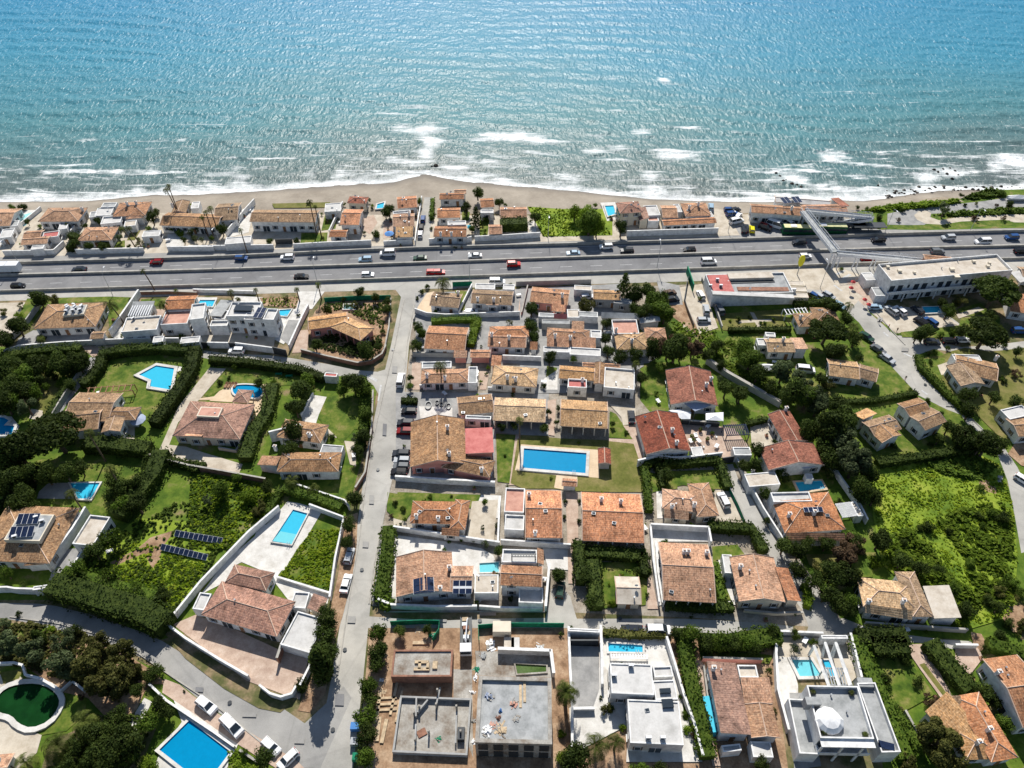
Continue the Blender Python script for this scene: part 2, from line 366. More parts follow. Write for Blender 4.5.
def make_roof(o, parent):
 mb = MB();Z = Vector((0,0,1));c = Vector((o.c.x, o.c.y, o.h));L, Wd = o.L, o.Wd;e1, e2 = o.e1, o.e2
 P = lambda x, y, z=0: c + e1 * x + e2 * y + Z * z
 T = 0.2
 caps = []
 if o.roof == 'g':
  A, B = P(-L, 0, o.rise), P(L, 0, o.rise)
  slope_face(mb, [P(-L, -Wd), P(L, -Wd), B, A]);slope_face(mb, [P(L, Wd), P(-L, Wd), A, B])
  for s in (-1,1):
   mb.face([P(s * L, -Wd), P(s * L, 0, o.rise), P(s * L, 0, o.rise - T), P(s * L, -Wd, -T)],1)
   mb.face([P(s * L, Wd), P(s * L, 0, o.rise), P(s * L, 0, o.rise - T), P(s * L, Wd, -T)],1)
   mb.face([P(-L, s * Wd), P(L, s * Wd), P(L, s * Wd, -T), P(-L, s * Wd, -T)],1)
  mb.face([P(-L, -Wd, -T), P(L, -Wd, -T), P(L, 0, o.rise - T), P(-L, 0, o.rise - T)],1)
  mb.face([P(-L, Wd, -T), P(L, Wd, -T), P(L, 0, o.rise - T), P(-L, 0, o.rise - T)],1)
  caps.append((A, B));caps += [(P(s * L, 0, o.rise), P(s * L, t * Wd)) for s in (-1,1) for t in (-1,1)]
 elif o.roof == 'h':
  k = min(L, Wd);rz = k * PITCHK;o.rise = rz
  if L >= Wd: A, B = P(-(L - Wd),0, rz), P(L - Wd, 0, rz)
  else: A, B = P(0,-(Wd - L), rz), P(0, Wd - L, rz)
  q = [P(-L, -Wd), P(L, -Wd), P(L, Wd), P(-L, Wd)]
  if L >= Wd:
   fs = [[q[0], q[1], B, A],[q[1], q[2], B],[q[2], q[3], A, B],[q[3], q[0], A]]
   caps += [(q[0], A),(q[3], A),(q[1], B),(q[2], B)]
  else:
   fs = [[q[0], q[1], A],[q[1], q[2], B, A],[q[2], q[3], B],[q[3], q[0], A, B]]
   caps += [(q[0], A),(q[1], A),(q[2], B),(q[3], B)]
  for f in fs: slope_face(mb, f)
  caps.append((A, B))
  for i in range(4):
   a, b = q[i], q[(i + 1) % 4]
   mb.face([a, b, b - Z * T, a - Z * T],1)
  mb.face([p - Z * T for p in q],1)
 elif o.roof == 's':
  zz = lambda x, y: roofz(o, P(x, y)) - o.h
  q = [P(x, y, zz(x * .999, y * .999)) for x, y in ((-L, -Wd),(L, -Wd),(L, Wd),(-L, Wd))]
  slope_face(mb, q)
  for i in range(4):
   a, b = q[i], q[(i + 1) % 4]
   mb.face([a, b, b - Z * T, a - Z * T],1)
  mb.face([p - Z * T for p in q],1)
 else:
  # flat roof inside its parapet
  q = [P(-L + .25,-Wd + .25,-0.03), P(L - .25,-Wd + .25,-0.03), P(L - .25, Wd - .25,-0.03), P(-L + .25, Wd - .25,-0.03)]
  mb.face(q, 0)
 for a, b in caps:
  if (a - b).length > 0.5:
   mb.bar(a + Z * .03, b + Z * .03,0.11,1,4)
 trim = 'ridge_cap' if o.roof in 'gh' else 'flat_cream'
 return mb.build('roof',[RC[o.rc], trim], parent)
def make_walls(o, wallmat, parent):
 mb = MB();Z = Vector((0,0,1));c = Vector((o.c.x, o.c.y, 0));e1, e2 = o.e1, o.e2
 ins = 0.0 if o.roof == 'f' else 0.4
 L, Wd = o.L - ins, o.Wd - ins;W0 = Wd - o.porch
 P = lambda x, y, z=0: c + e1 * x + e2 * y + Z * z
 q = [(-L, -W0),(L, -W0),(L, Wd),(-L, Wd)]
 z0 = o.z0
 if o.porch:
  for i in range(5): mb.box(c - e2 * (o.Wd - .4) + e1 * (-L + i * L / 2), e1, e2, .13, .13,0, o.h - .19)
 if o.roof == 'f':
  ht = o.h + o.par;t = 0.25
  for i in range(4):
   a, b = q[i], q[(i + 1) % 4]
   mb.face([P(*a, z0), P(*b, z0), P(*b, ht), P(*a, ht)])
   ai = (a[0] - math.copysign(t, a[0]), a[1] - math.copysign(t, a[1]));bi = (b[0] - math.copysign(t, b[0]), b[1] - math.copysign(t, b[1]))
   mb.face([P(*a, ht), P(*b, ht), P(*bi, ht), P(*ai, ht)])
   mb.face([P(*ai, ht), P(*bi, ht), P(*bi, o.h - .2), P(*ai, o.h - .2)])
  mb.face([P(*a, o.h - 0.25) for a in q])
 else:
  top = [roofz(o, P(a[0], math.copysign(Wd, a[1]))) - 0.2 for a in q]
  for i in range(4):
   a, b = q[i], q[(i + 1) % 4]
   mb.face([P(*a, z0), P(*b, z0), P(*b, top[(i + 1) % 4]), P(*a, top[i])])
  if o.roof == 'g':
   for s in (-1,1):
    mb.face([P(s * L, -W0, o.h - .21), P(s * L, Wd, o.h - .21), P(s * L, 0, o.h + o.rise - 0.2)])
 return mb.build('wall', wallmat, parent)
_w = MB()
_w.box((0,0),(1,0),(0,1), .62, .05,-.7, .7,0);_w.box((0,-.03),(1,0),(0,1), .5, .05,-.58, .58,1);_w.box((0,-.1),(1,0),(0,1), .7, .14,-.8,-.7,0)
_w.box((-.75,-.04),(1,0),(0,1), .12, .05,-.66, .66,2);_w.box((.75,-.04),(1,0),(0,1), .12, .05,-.66, .66,2)
WIN = _w.build('window',['white_wall','glass_dark','shutter'])
_w = MB();_w.box((0,0),(1,0),(0,1), .62, .05,0,2.2,0);_w.box((0,-.04),(1,0),(0,1), .5, .05,0.02,2.08,1);_w.box((.35,-.1),(1,0),(0,1), .04, .04,1.0,1.1,0)
DOOR = _w.build('door',['white_wall','wood'])
_w = MB();_w.box((0,0),(1,0),(0,1),1.25, .05,0,2.25,0);_w.box((0,-.04),(1,0),(0,1),1.12, .05,0.05,2.15,1);_w.box((0,-.08),(1,0),(0,1), .05, .05,0.05,2.15,0)
FDOOR = _w.build('glass_door',['white_wall','glass_dark'])
_w = MB();_w.box((0,0),(1,0),(0,1), .36, .28,-0.6,1.1,0);_w.box((0,0),(1,0),(0,1), .46, .38,1.1,1.22,0);_w.box((0,0),(1,0),(0,1), .3, .22,1.22,1.45,1, t=.6)
CHIM = _w.build('chimney',['white_wall','ridge_cap'])
_w = MB();_w.box((0,0),(1,0),(0,1), .5, .25,0.1, .95,0);_w.box((-.1,-.255),(1,0),(0,1), .3, .01,0.2, .8,1);_w.box((0,0),(1,0),(0,1), .45, .06,0, .1,1)
ACU = _w.build('air_conditioner',['metal_white','metal_dark'])
PROTOS = [WIN, DOOR, FDOOR, CHIM, ACU]
def house(label, secs, ch=(), wall='w', group=None, cat='house', name='house', win=True, par=0.45, ac=(), shed=1.0, maxwin=12, porch=()):
 S = []
 for i, s in enumerate(secs):
  o = section(s);o.par = par;o.shed = shed;o.porch = 2.6 if i in porch else 0;S.append(o)
 c0 = S[0].c
 root = empty(name, label, cat, (c0.x, c0.y, 0), group)
 for o in S:
  if len(o.typ) > 2 and o.typ[2] == '-':      # roof on posts
   mb = MB()
   for sx in (-1,1):
    for sy in (-1,1):
     p = o.c + o.e1 * sx * (o.L - .2) + o.e2 * sy * (o.Wd - .2)
     mb.box(p, o.e1, o.e2, .14, .14,0, o.h - .02,0)
   if o.roof == 'f':
    mb.box(o.c, o.e1, o.e2, o.L, o.Wd, o.h - .2, o.h - .04,0)
   mb.build('post', WC[wall], root)
  else:
   make_walls(o, WC[wall], root)
  make_roof(o, root)
 nw = 0;doors = 0
 if win:
  for k, o in enumerate(S):
   if len(o.typ) > 2 or o.h < 2.4: continue
   ins = 0.0 if o.roof == 'f' else 0.4
   for ax, half, oth in ((o.e1, o.L - ins, o.Wd - ins),(o.e2, o.Wd - ins, o.L - ins)):
    tang = o.e2 if ax is o.e1 else o.e1
    for s in (-1,1):
     n = ax * s
     if n.y > 0.25: continue
     if n.y > -0.5 and n.x * (o.c.x) > 0: continue   # a side that cannot be seen gets a blank wall
     wl = oth * 2;cnt = int(wl / 2.9)
     rz = math.atan2(n.y, n.x) + PI / 2
     for fl in range(1 if o.h < 5 else 2):
      for i in range(cnt):
       if nw >= maxwin: break
       t = -oth + (i + .5) * wl / cnt
       p = o.c + n * (half + 0.03 - (o.porch if ax is o.e2 and s < 0 else 0)) + tang * t
       q = p + n * 0.35
       if any(j != k and inside(x, q, 0.1) for j, x in enumerate(S)): continue
       zb = fl * 2.8
       if fl == 0 and doors == 0 and i == cnt // 2 and n.y < -.5:
        src = DOOR;doors = 1;z = 0.02
       elif fl == 0 and i % 3 == 1: src = FDOOR;z = 0.02
       else: src = WIN;z = 1.65 + zb
       child(src, root, (p.x - c0.x, p.y - c0.y, z),(0,0, rz));nw += 1
 for x, y in pairs(list(ch)):
  p = G(x, y, S[0].h + 1.0)
  best = max((roofz(o, p) for o in S if inside(o, p)), default=None)
  if best is None: best = S[0].h
  child(CHIM, root, (p.x - c0.x, p.y - c0.y, best + .25),(0,0, math.atan2(S[0].u.y, S[0].u.x)))
 for x, y in pairs(list(ac)):
  p = G(x, y, S[0].h);best = max((roofz(o, p) for o in S if inside(o, p)), default=S[0].h)
  child(ACU, root, (p.x - c0.x, p.y - c0.y, best + .02),(0,0, random.uniform(0,3)))
 HOUSES.append((label, root, S, wall))
 return root, S
def panels(root, q, z, tilt=0.0, name='solar_panel'):
 c, u, v, a, b = rect(q, z)
 mb = MB();mb.box(c, u, v, a, b, z, z + .06,1)
 nx = max(1, int(a * 2 / 1.05));ny = max(1, int(b * 2 / 1.7))
 for i in range(nx):
  for j in range(ny):
   cc = c + u * (-a + (i + .5) * 2 * a / nx) + v * (-b + (j + .5) * 2 * b / ny)
   mb.box(cc, u, v, a / nx - .06, b / ny - .06, z + .06, z + .1,0)
 if tilt:
  mb.v = [(x, y, zz + tilt * ((Vector((x, y, 0)) - Vector((c.x, c.y, 0))).dot(v) + b)) for x, y, zz in mb.v]
 return mb.build(name, ['solar','metal_white'], root)
# ------------------------------------------------------------------ walls, hedges
def poly(l, z=0): return [G(l[i], l[i + 1], z) for i in range(0, len(l),2)]
def offs(P, d):
 out = []
 for i, p in enumerate(P):
  a = P[max(0, i - 1)];b = P[min(len(P) - 1, i + 1)]
  t = (b - a);t.z = 0;t.normalize();out.append(p + Vector((-t.y, t.x, 0)) * d)
 return out
def wall(label, l, h=2.0, t=0.25, m='white_wall', cap=True, name='garden_wall', cat='wall', group=None, pts=None):
 P = pts or poly(l);A = offs(P, t / 2);B = offs(P, -t / 2)
 mb = MB();Z = Vector((0,0,1))
 for i in range(len(P) - 1):
  q = [A[i], A[i + 1], B[i + 1], B[i]]
  mb.prism(q, [p + Z * h for p in q],0)
 root = empty(name, label, cat, (P[0].x, P[0].y, 0), group)
 mb.build('panel' if 'fence' in name else 'masonry', m, root)
 if cap:
  A = offs(P, t / 2 + .06);B = offs(P, -t / 2 - .06);mb = MB()
  for i in range(len(P) - 1):
   q = [A[i], A[i + 1], B[i + 1], B[i]]
   mb.prism([p + Z * (h + .003) for p in q],[p + Z * (h + .09) for p in q],0, True, True)
  mb.build('coping', m if m == 'white_wall' else 'concrete_barrier', root)
 return root
def leafquad(mb, p, n, s, mi=0):
 n = n.normalized();u = n.orthogonal().normalized();a = random.uniform(0,2 * PI)
 w = n.cross(u);u, w = u * math.cos(a) + w * math.sin(a), w * math.cos(a) - u * math.sin(a)
 k = random.uniform(.45, .9)
 mb.face([p - u * s, p - w * s * k, p + u * s, p + w * s * k], mi)
def rv(): 
 while True:
  v = Vector((random.uniform(-1,1), random.uniform(-1,1), random.uniform(-1,1)))
  if .05 < v.length < 1: return v.normalized()
def hedge(label, l, h=2.2, w=1.4, m='leaf_dark', dens=7, name='hedge', group='clipped hedges around the plots'):
 P = poly(l);mb = MB();Z = Vector((0,0,1))
 A = offs(P, w / 2 * .8);B = offs(P, -w / 2 * .8)
 for i in range(len(P) - 1):
  q = [A[i], A[i + 1], B[i + 1], B[i]]
  mb.prism(q, [p + Z * h * .78 for p in q],0)
  d = P[i + 1] - P[i];ln = d.length;dn = d.normalized();sd = Vector((-dn.y, dn.x, 0))
  n = int(ln * (w + 2 * h) * dens)
  for _ in range(n):
   t = random.random();r = random.uniform(0, w + 2 * h)
   nz = noise.noise((P[i] + d * t) * .45);hh = h * (1 + .3 * nz);wv = 1 + .35 * noise.noise((P[i] + d * t) * .5 + Vector((0,0,9)))
   if r < w: off = r - w / 2;z = hh;nn = Z
   elif r < w + h: off = -w / 2;z = (r - w);nn = -sd
   else: off = w / 2;z = r - w - h;nn = sd
   z = min(z, hh) + random.uniform(-.25, .25);off = off * wv + random.uniform(-.25, .25)
   p = P[i] + d * t + sd * off + Z * z
   leafquad(mb, p, nn + rv() * .9, random.uniform(.14, .34))
 o = mb.build(name, m);tag(o, label, 'hedge', group)
 return o
def inpoly(P, x, y):
 c = False;j = len(P) - 1
 for i in range(len(P)):
  if (P[i].y > y) != (P[j].y > y) and x < (P[j].x - P[i].x) * (y - P[i].y) / (P[j].y - P[i].y) + P[i].x: c = not c
  j = i
 return c
def undergrowth(l, n, m='leaf_mid', h=.6, s=(.15, .4), name='undergrowth', gap=None):
 gap = gap and poly(gap);P = poly(l);xs = [p.x for p in P];ys = [p.y for p in P];mb = MB();k = 0;tries = 0
 while k < n and tries < n * 8:
  tries += 1
  x = random.uniform(min(xs), max(xs));y = random.uniform(min(ys), max(ys))
  if not inpoly(P, x, y) or (gap and inpoly(gap, x, y) and random.random() < .85): continue
  nz = noise.noise(Vector((x, y, 0)) * .25) + .5 * noise.noise(Vector((x, y, 3)) * .8)
  if nz < -.25 and random.random() < .7: continue
  k += 1
  hh = h * max(.2, .5 + nz)
  for _ in range(5):
   p = Vector((x, y, 0.1)) + rv() * .5 * hh;p.z = abs(p.z) * 1.2 + random.random() * hh
   leafquad(mb, p, Vector((0, .15,1)) + rv() * .65, random.uniform(*s))
 o = mb.build(name, m);o['kind'] = 'stuff'
 return o
# ------------------------------------------------------------------ trees
def crown_mesh(kind, n, seed, m):
 random.seed(seed);mb = MB()
 lobes = []
 if kind == 'round':
  lobes = [(Vector((0,0,0)), .62)] + [(rv() * random.uniform(.4, .62), random.uniform(.28, .46)) for _ in range(9)]
 elif kind == 'pine':
  lobes = [(Vector((math.cos(a) * r, math.sin(a) * r, random.uniform(-.06, .1) + .5 * (1 - r * r))), random.uniform(.2, .3)) for a, r in [(random.uniform(0,2 * PI), .74 * random.random() ** .5) for _ in range(44)]]
 elif kind == 'cyp':
  lobes = [(Vector((random.uniform(-.05, .05), random.uniform(-.05, .05), z)), .3 * (1 - abs(z) ** 2.2) + .06) for z in [-.9 + .18 * i for i in range(11)]]
 elif kind == 'open':
  lobes = [(rv() * random.uniform(.3, .75), random.uniform(.16, .34)) for _ in range(16)]
 elif kind == 'norfolk':
  for i in range(9):
   z = -.9 + .21 * i;r = .62 * (1 - i / 9.5)
   for k in range(6):
    a = 2 * PI * k / 6 + i * .5
    lobes += [(Vector((math.cos(a) * r * t, math.sin(a) * r * t, z + .02)), .1 * (1 - .05 * i)) for t in (.45, .9)]
 for c, r in lobes:      # dark inner twigs so that crowns are dense but ragged
  for _ in range(5):
   leafquad(mb, c + rv() * r * .3, rv(), r * .55)
 tot = sum(r * r for c, r in lobes)
 big = .055 if kind != 'norfolk' else .04
 for c, r in lobes:
  for _ in range(int(n * r * r / tot)):
   d = rv();p = c + d * r * random.uniform(.72,1.08)
   if kind == 'pine': p.z = c.z + d.z * r * .55
   leafquad(mb, p, d + rv() * .7, big * random.uniform(.6,1.5))
 random.seed(seed + 99)
 return mb.build('crown', m)
def frond_crown(seed, m, nf=22, ln=1.0, droop=1.0):
 random.seed(seed);mb = MB()
 for i in range(nf):
  a = 2 * PI * i / nf * 2.4 + random.uniform(-.2, .2);el = random.uniform(-.2,1.15)
  L = ln * random.uniform(.8,1.05);prev = Vector((0,0,0));d = Vector((math.cos(a) * math.cos(el), math.sin(a) * math.cos(el), math.sin(el)))
  n = 7
  for k in range(n):
   d2 = d - Vector((0,0,1)) * droop * .18 * (k + .5);d2.normalize()
   nx = prev + d2 * L / n
   side = d2.cross(Vector((0,0,1)));
   if side.length < .05: side = Vector((math.sin(a),-math.cos(a),0))
   side.normalize()
   wd = .21 * L * math.sin(PI * (k + .8) / (n + .9))
   for s in (-1,1):
    for q in range(3):
     b0 = prev.lerp(nx, q / 3);b1 = prev.lerp(nx, q / 3 + .22)
     tip = b0 + side * s * wd + d2 * wd * .6 - Vector((0,0, wd * random.uniform(.2, .6)))
     mb.face([b0, b1, tip])
   prev = nx;d = d2
 return mb.build('crown', m)
LIB = {}
def variant(kind, m, n, nv=3):
 key = (kind, m, n)
 if key not in LIB:
  if kind == 'palm': LIB[key] = [frond_crown(11 + i, m, 24) for i in range(nv)]
  elif kind == 'fan': LIB[key] = [frond_crown(31 + i, m, 30, droop=.8) for i in range(nv)]
  else: LIB[key] = [crown_mesh(kind, n, 100 + 13 * i + len(LIB), m) for i in range(nv)]
 return random.choice(LIB[key])
TK = {  # crown shape, leaf, crown height factor (z scale), centre height / r, trunk radius factor, label kind, name, category
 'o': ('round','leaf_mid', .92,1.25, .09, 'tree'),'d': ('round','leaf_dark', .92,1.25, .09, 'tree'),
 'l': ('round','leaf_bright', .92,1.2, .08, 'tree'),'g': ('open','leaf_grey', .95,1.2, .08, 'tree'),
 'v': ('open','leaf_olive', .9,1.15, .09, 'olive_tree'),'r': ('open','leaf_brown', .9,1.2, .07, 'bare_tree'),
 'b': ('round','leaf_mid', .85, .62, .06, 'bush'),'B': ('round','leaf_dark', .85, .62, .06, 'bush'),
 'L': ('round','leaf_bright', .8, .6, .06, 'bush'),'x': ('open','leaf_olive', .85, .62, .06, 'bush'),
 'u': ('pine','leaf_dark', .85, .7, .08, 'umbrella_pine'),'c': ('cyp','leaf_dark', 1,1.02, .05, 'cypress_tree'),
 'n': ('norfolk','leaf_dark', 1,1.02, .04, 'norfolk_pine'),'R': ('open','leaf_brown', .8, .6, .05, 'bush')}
random.seed(5)
GR = {'tree': 'broadleaf trees among the houses','bush': 'round bushes in the gardens','olive_tree': 'olive trees in the gardens','palm_tree': 'palm trees in the gardens',
   'umbrella_pine': 'umbrella pines in the gardens','cypress_tree': 'cypresses by the walls','norfolk_pine': 'tall conifers near the highway','bare_tree': 'thin brown trees'}
def tree(k, x, y, r, label, hk=1.0):
 """k kind, (x, y) middle of the crown on the survey sheet, r its radius there"""
 shape, leaf, zs, ck, tr, nm = TK[k]
 R = r / ppm(x, y) * 1.15;zc = R * ck * hk
 c = G(x, y, zc);R *= 1.0
 n = 700 if R < 1.6 else (1500 if R < 3.2 else (3200 if R < 4.6 else 6000))
 if shape in ('cyp','norfolk'): n = 2000
 root = empty(nm, label, {'bush': 'bush'}.get(nm, nm.replace('_',' ')),(c.x, c.y, 0), GR[nm])
 cr = child(variant(shape, leaf, n), root, (0,0, zc),(0,0, random.uniform(0,6.28)),(R, R, R * zs))
 mb = MB();base = Vector((c.x, c.y, 0));t = R * tr;top = base + Vector((random.uniform(-.1, .1) * R, random.uniform(-.1, .1) * R, zc))
 mb.bar(base, top, t, 0,6, t * .6)
 if nm not in ('bush','cypress_tree','norfolk_pine'):
  for i in range(5):
   a = i * 1.26 + 1;mb.bar(base.lerp(top, .6), top + Vector((math.cos(a) * R * .5, math.sin(a) * R * .5, R * .2 * zs)), t * .4,0,4, t * .15)
 mb.build('trunk','trunk_bark', root)
 return root
def palm(x, y, r, ht, label, fan=False, lean=(0,0), m='palm_leaf'):
 """(x, y) heart of the crown, r crown radius on the sheet, ht trunk height in metres"""
 R = r / ppm(x, y);c = G(x, y, ht)
 base = Vector((c.x - lean[0], c.y - lean[1],0))
 root = empty('palm_tree', label, 'palm tree', tuple(base), GR['palm_tree'])
 child(variant('fan' if fan else 'palm', m, 0), root, (c.x - base.x, c.y - base.y, ht),(0,0, random.uniform(0,6)),(R * 1.2,) * 3)
 mb = MB();n = 6;pr = base
 for i in range(n):
  q = base.lerp(c, (i + 1) / n) + Vector((math.sin(PI * (i + 1) / n) * -lean[0] * .15,0,0))
  mb.bar(pr, q, .22 - .014 * i, 0,7, .21 - .014 * i);pr = q
 mb.build('trunk','trunk_bark', root)
 return root
# ------------------------------------------------------------------ pools
def smooth(P, k=2):
 for _ in range(k):
  Q = []
  for i in range(len(P)):
   a, b = P[i], P[(i + 1) % len(P)]
   Q += [a * .75 + b * .25, a * .25 + b * .75]
  P = Q
 return P
def pool(label, l, tile='pool_tile', rim='paving_white', rw=.5, round_=0, ladder=True, group='swimming pools in the gardens', ledge=None):
 P = [p for p in poly(l, .4)]
 area = sum(P[i].x * P[(i + 1) % len(P)].y - P[(i + 1) % len(P)].x * P[i].y for i in range(len(P)))
 if area < 0: P = P[::-1]
 if round_: P = smooth(P, round_)
 c = sum(P, Vector((0,0,0))) / len(P)
 root = empty('swimming_pool', label, 'swimming pool',(c.x, c.y, 0), group)
 POOLS.append(P);n = len(P);nr = []
 for i in range(n):
  a = (P[i] - P[i - 1]).normalized();b = (P[(i + 1) % n] - P[i]).normalized()
  na = Vector((a.y, -a.x, 0));nb = Vector((b.y, -b.x, 0));m = (na + nb)
  m.normalize();nr.append(m / max(.5, m.dot(na)))
 mb = MB();zt = .5
 for i in range(n):
  j = (i + 1) % n
  a, b = P[i], P[j];A = a + nr[i] * rw;B = b + nr[j] * rw
  z = lambda p, h: Vector((p.x, p.y, h))
  mb.face([z(a, zt), z(A, zt), z(B, zt), z(b, zt)])
  mb.face([z(A, zt), z(A, 0), z(B, 0), z(B, zt)])
 mb.build('coping', rim, root)
 mb = MB()
 for i in range(n):
  j = (i + 1) % n
  mb.face([z(P[i], zt - .002), z(P[j], zt - .002), z(P[j], .23), z(P[i], .23)])
 mb.face([z(p, .23) for p in P]);mb.build('basin', tile, root)
 mb = MB();mb.face([z(p, .42) for p in P]);mb.build('water','pool_water', root)
 if ledge:
  Q = poly(ledge, .36);mb = MB();mb.face([z(p, .37) for p in Q]);mb.build('step','pool_tile_pale', root)
 if ladder:
  mb = MB();a, b = P[0], P[1];d = (b - a).normalized();p = a.lerp(b, .8)
  for s in (0, .5):
   q = p + d * s;nn = Vector((d.y, -d.x, 0))
   mb.bar(z(q - nn * .15, .3), z(q - nn * .15,1.1), .04);mb.bar(z(q - nn * .15,1.1), z(q + nn * .4,1.0), .04);mb.bar(z(q + nn * .4,1.0), z(q + nn * .4, .45), .04)
  mb.build('ladder','metal_white', root)
 return root
# ------------------------------------------------------------------ vehicles
def vehicle_proto(nm, L, Wd, Ht, belt, nose, tail, hood, cat, ws=.16, rs=.1):
 """nose: length of the bonnet, tail: length of the boot"""
 parts = []
 h0 = .28;hw = Wd / 2
 side = [(-L / 2, h0),(L / 2, h0),(L / 2, h0 + .35),(L / 2 - .12, hood * .97),(L / 2 - nose, hood + .05),(L / 2 - nose - .1, belt),(-L / 2 + tail, belt),(-L / 2 + .1, belt - .03 if tail > .4 else belt),(-L / 2, h0 + .4)]
 mb = MB()
 def ring(k, y): return [Vector((x, y, z if z < .5 else z - 0)) for x, z in side]
 ys = [(-hw, .94),(-hw + .09,1.0),(hw - .09,1.0),(hw, .94)]
 rings = []
 for y, kk in ys: rings.append([Vector((x * (.985 if kk < 1 else 1), y, h0 + (z - h0) * kk)) for x, z in side])
 n = len(side)
 for r in range(3):
  for i in range(n):
   j = (i + 1) % n
   mb.face([rings[r][i], rings[r][j], rings[r + 1][j], rings[r + 1][i]])
 mb.face(rings[0][::-1]);mb.face(rings[3])
 # cabin
 b = L / 2 - nose;t = -L / 2 + tail
 f1, r1 = b - (Ht - belt) * 1.15, t + (Ht - belt) * (.75 if tail > .3 else .3)
 iw, ow = hw - .22, hw - .07
 rf = [Vector((r1,-iw, Ht - .06)), Vector((f1,-iw, Ht - .06)), Vector((f1, iw, Ht - .06)), Vector((r1, iw, Ht - .06))]
 bs = [Vector((t, -ow, belt - .02)), Vector((b, -ow, belt - .02)), Vector((b, ow, belt - .02)), Vector((t, ow, belt - .02))]
 mb.prism([p + Vector((0,0, .0)) for p in rf],[Vector((p.x * .96 + (f1 + r1) / 2 * .04, p.y * .9, Ht)) for p in rf],0, True, True)
 for i in range(4):   # pillars
  mb.bar(bs[i], rf[i], .055,0,4)
 for x_ in ((f1 + r1) / 2 - .1,):
  for s in (-1,1): mb.bar(Vector((x_, s * ow, belt)), Vector((x_, s * iw, Ht - .05)), .05,0,4)
 body = mb.build('body','car_paint')
 mb = MB();k = .985
 mb.prism(bs, [Vector((p.x, p.y * k, p.z)) for p in rf],0, True)
 glass = mb.build('window','glass_dark')
 wr = .33 if Ht < 2.2 else .45
 def wheel():
  mb = MB();n = 12
  A = [Vector((math.cos(2 * PI * i / n) * wr, -.11, math.sin(2 * PI * i / n) * wr)) for i in range(n)]
  B = [p + Vector((0, .22,0)) for p in A];mb.prism(A, B, 0, True, True);ty = mb.build('wheel','tyre')
  mb = MB();A = [Vector((p.x * .6,-.125, p.z * .6)) for p in A];B = [p + Vector((0, .25,0)) for p in A];mb.prism(A, B, 0, True, True)
  rm = mb.build('rim','rim');return ty, rm
 ty, rm = wheel()
 mb = MB();mb.box((0,0),(1,0),(0,1), .04, .2,-.08, .08);hl = mb.build('headlight','lamp_white')
 mb = MB();mb.box((0,0),(1,0),(0,1), .04, .16,-.1, .1);tl = mb.build('tail_light','lamp_red')
 spec = dict(body=body, glass=glass, ty=ty, rm=rm, hl=hl, tl=tl, L=L, W=Wd, H=Ht, wr=wr, hood=hood, belt=belt, cat=cat, nm=nm)
 PROTOS.extend([body, glass, ty, rm, hl, tl])
 return spec
VP = {'h': vehicle_proto('parked_car', 4.1,1.78,1.47, .95, .95, .12, .82, 'car'),
   's': vehicle_proto('parked_car', 4.6,1.82,1.44, .93,1.15, .75, .82, 'car'),
   'u': vehicle_proto('parked_car', 4.5,1.88,1.7,1.08,1.05, .1, .98, 'car'),
   'v': vehicle_proto('van', 5.2,1.98,2.1,1.25, .8, .06,1.05, 'van'),
   'm': vehicle_proto('minibus', 6.6,2.1,2.5,1.3, .75, .05,1.15, 'minibus')}
PC = {'white': (.78, .78, .78),'silver': (.42, .44, .46),'grey': (.14, .15, .16),'black': (.015, .015, .018),'red': (.5, .02, .02),'blue': (.03, .08, .22),
   'dark': (.03, .035, .045),'green': (.03, .07, .05),'yellow': (.7, .62, .02),'brown': (.12, .08, .06),'dred': (.2, .012, .015),'lblue': (.3, .42, .52)}
def car(k, x, y, ang, colr, label, group='cars parked along the streets', name=None, at=None):
 """ang: heading in degrees, 0 = nose to the right (east),90 = nose to the sea"""
 s = VP[k];p = at or G(x, y, .7)
 root = empty(name or s['nm'], label, s['cat'],(p.x, p.y, PZ[0] * 0 + .2 if False else 0.0), group, math.radians(ang))
 z0 = .07
 root.location.z = z0
 b = child(s['body'], root);b.color = (*PC[colr],1)
 child(s['glass'], root)
 for sx in (-1,1):
  for sy in (-1,1):
   w = child(s['ty'], root, (sx * (s['L'] / 2 - .8), sy * (s['W'] / 2 - .1), s['wr']))
   child(s['rm'], w)
   if sx > 0: child(s['hl'], root, (s['L'] / 2 - .02, sy * (s['W'] / 2 - .35), .62))
   else: child(s['tl'], root, (-s['L'] / 2 + .02, sy * (s['W'] / 2 - .22), .78))
 return root
SEAW, SEAD, SEAR = .75, .95, .38
# ------------------------------------------------------------------ world, sun
SUN_EL, SUN_AZ = math.radians(43), math.radians(-2)      # azimuth: to the right of straight ahead (towards the sea)
w = bpy.data.worlds.new('World');sc.world = w;w.use_nodes = True
nt = w.node_tree;bg = nt.nodes['Background']
sky = nt.nodes.new('ShaderNodeTexSky');sky.sky_type = 'NISHITA';sky.sun_disc = False
sky.sun_elevation = SUN_EL;sky.sun_rotation = SUN_AZ;sky.altitude = 100;sky.air_density = 1.0;sky.dust_density = .6
nt.links.new(sky.outputs[0], bg.inputs['Color']);bg.inputs['Strength'].default_value = 0.076
sl = bpy.data.lights.new('sun','SUN');sl.energy = 4.8;sl.angle = math.radians(.5);sl.color = (1, .955, .88)
so = bpy.data.objects.new('sun', sl);COL.objects.link(so)
sd = Vector((math.sin(SUN_AZ) * math.cos(SUN_EL), math.cos(SUN_AZ) * math.cos(SUN_EL), math.sin(SUN_EL)))
so.rotation_euler = sd.to_track_quat('Z','Y').to_euler()
sc.view_settings.view_transform = 'Standard';sc.view_settings.look = 'None'
sc.view_settings.exposure = 0.43;sc.view_settings.gamma = 1.0
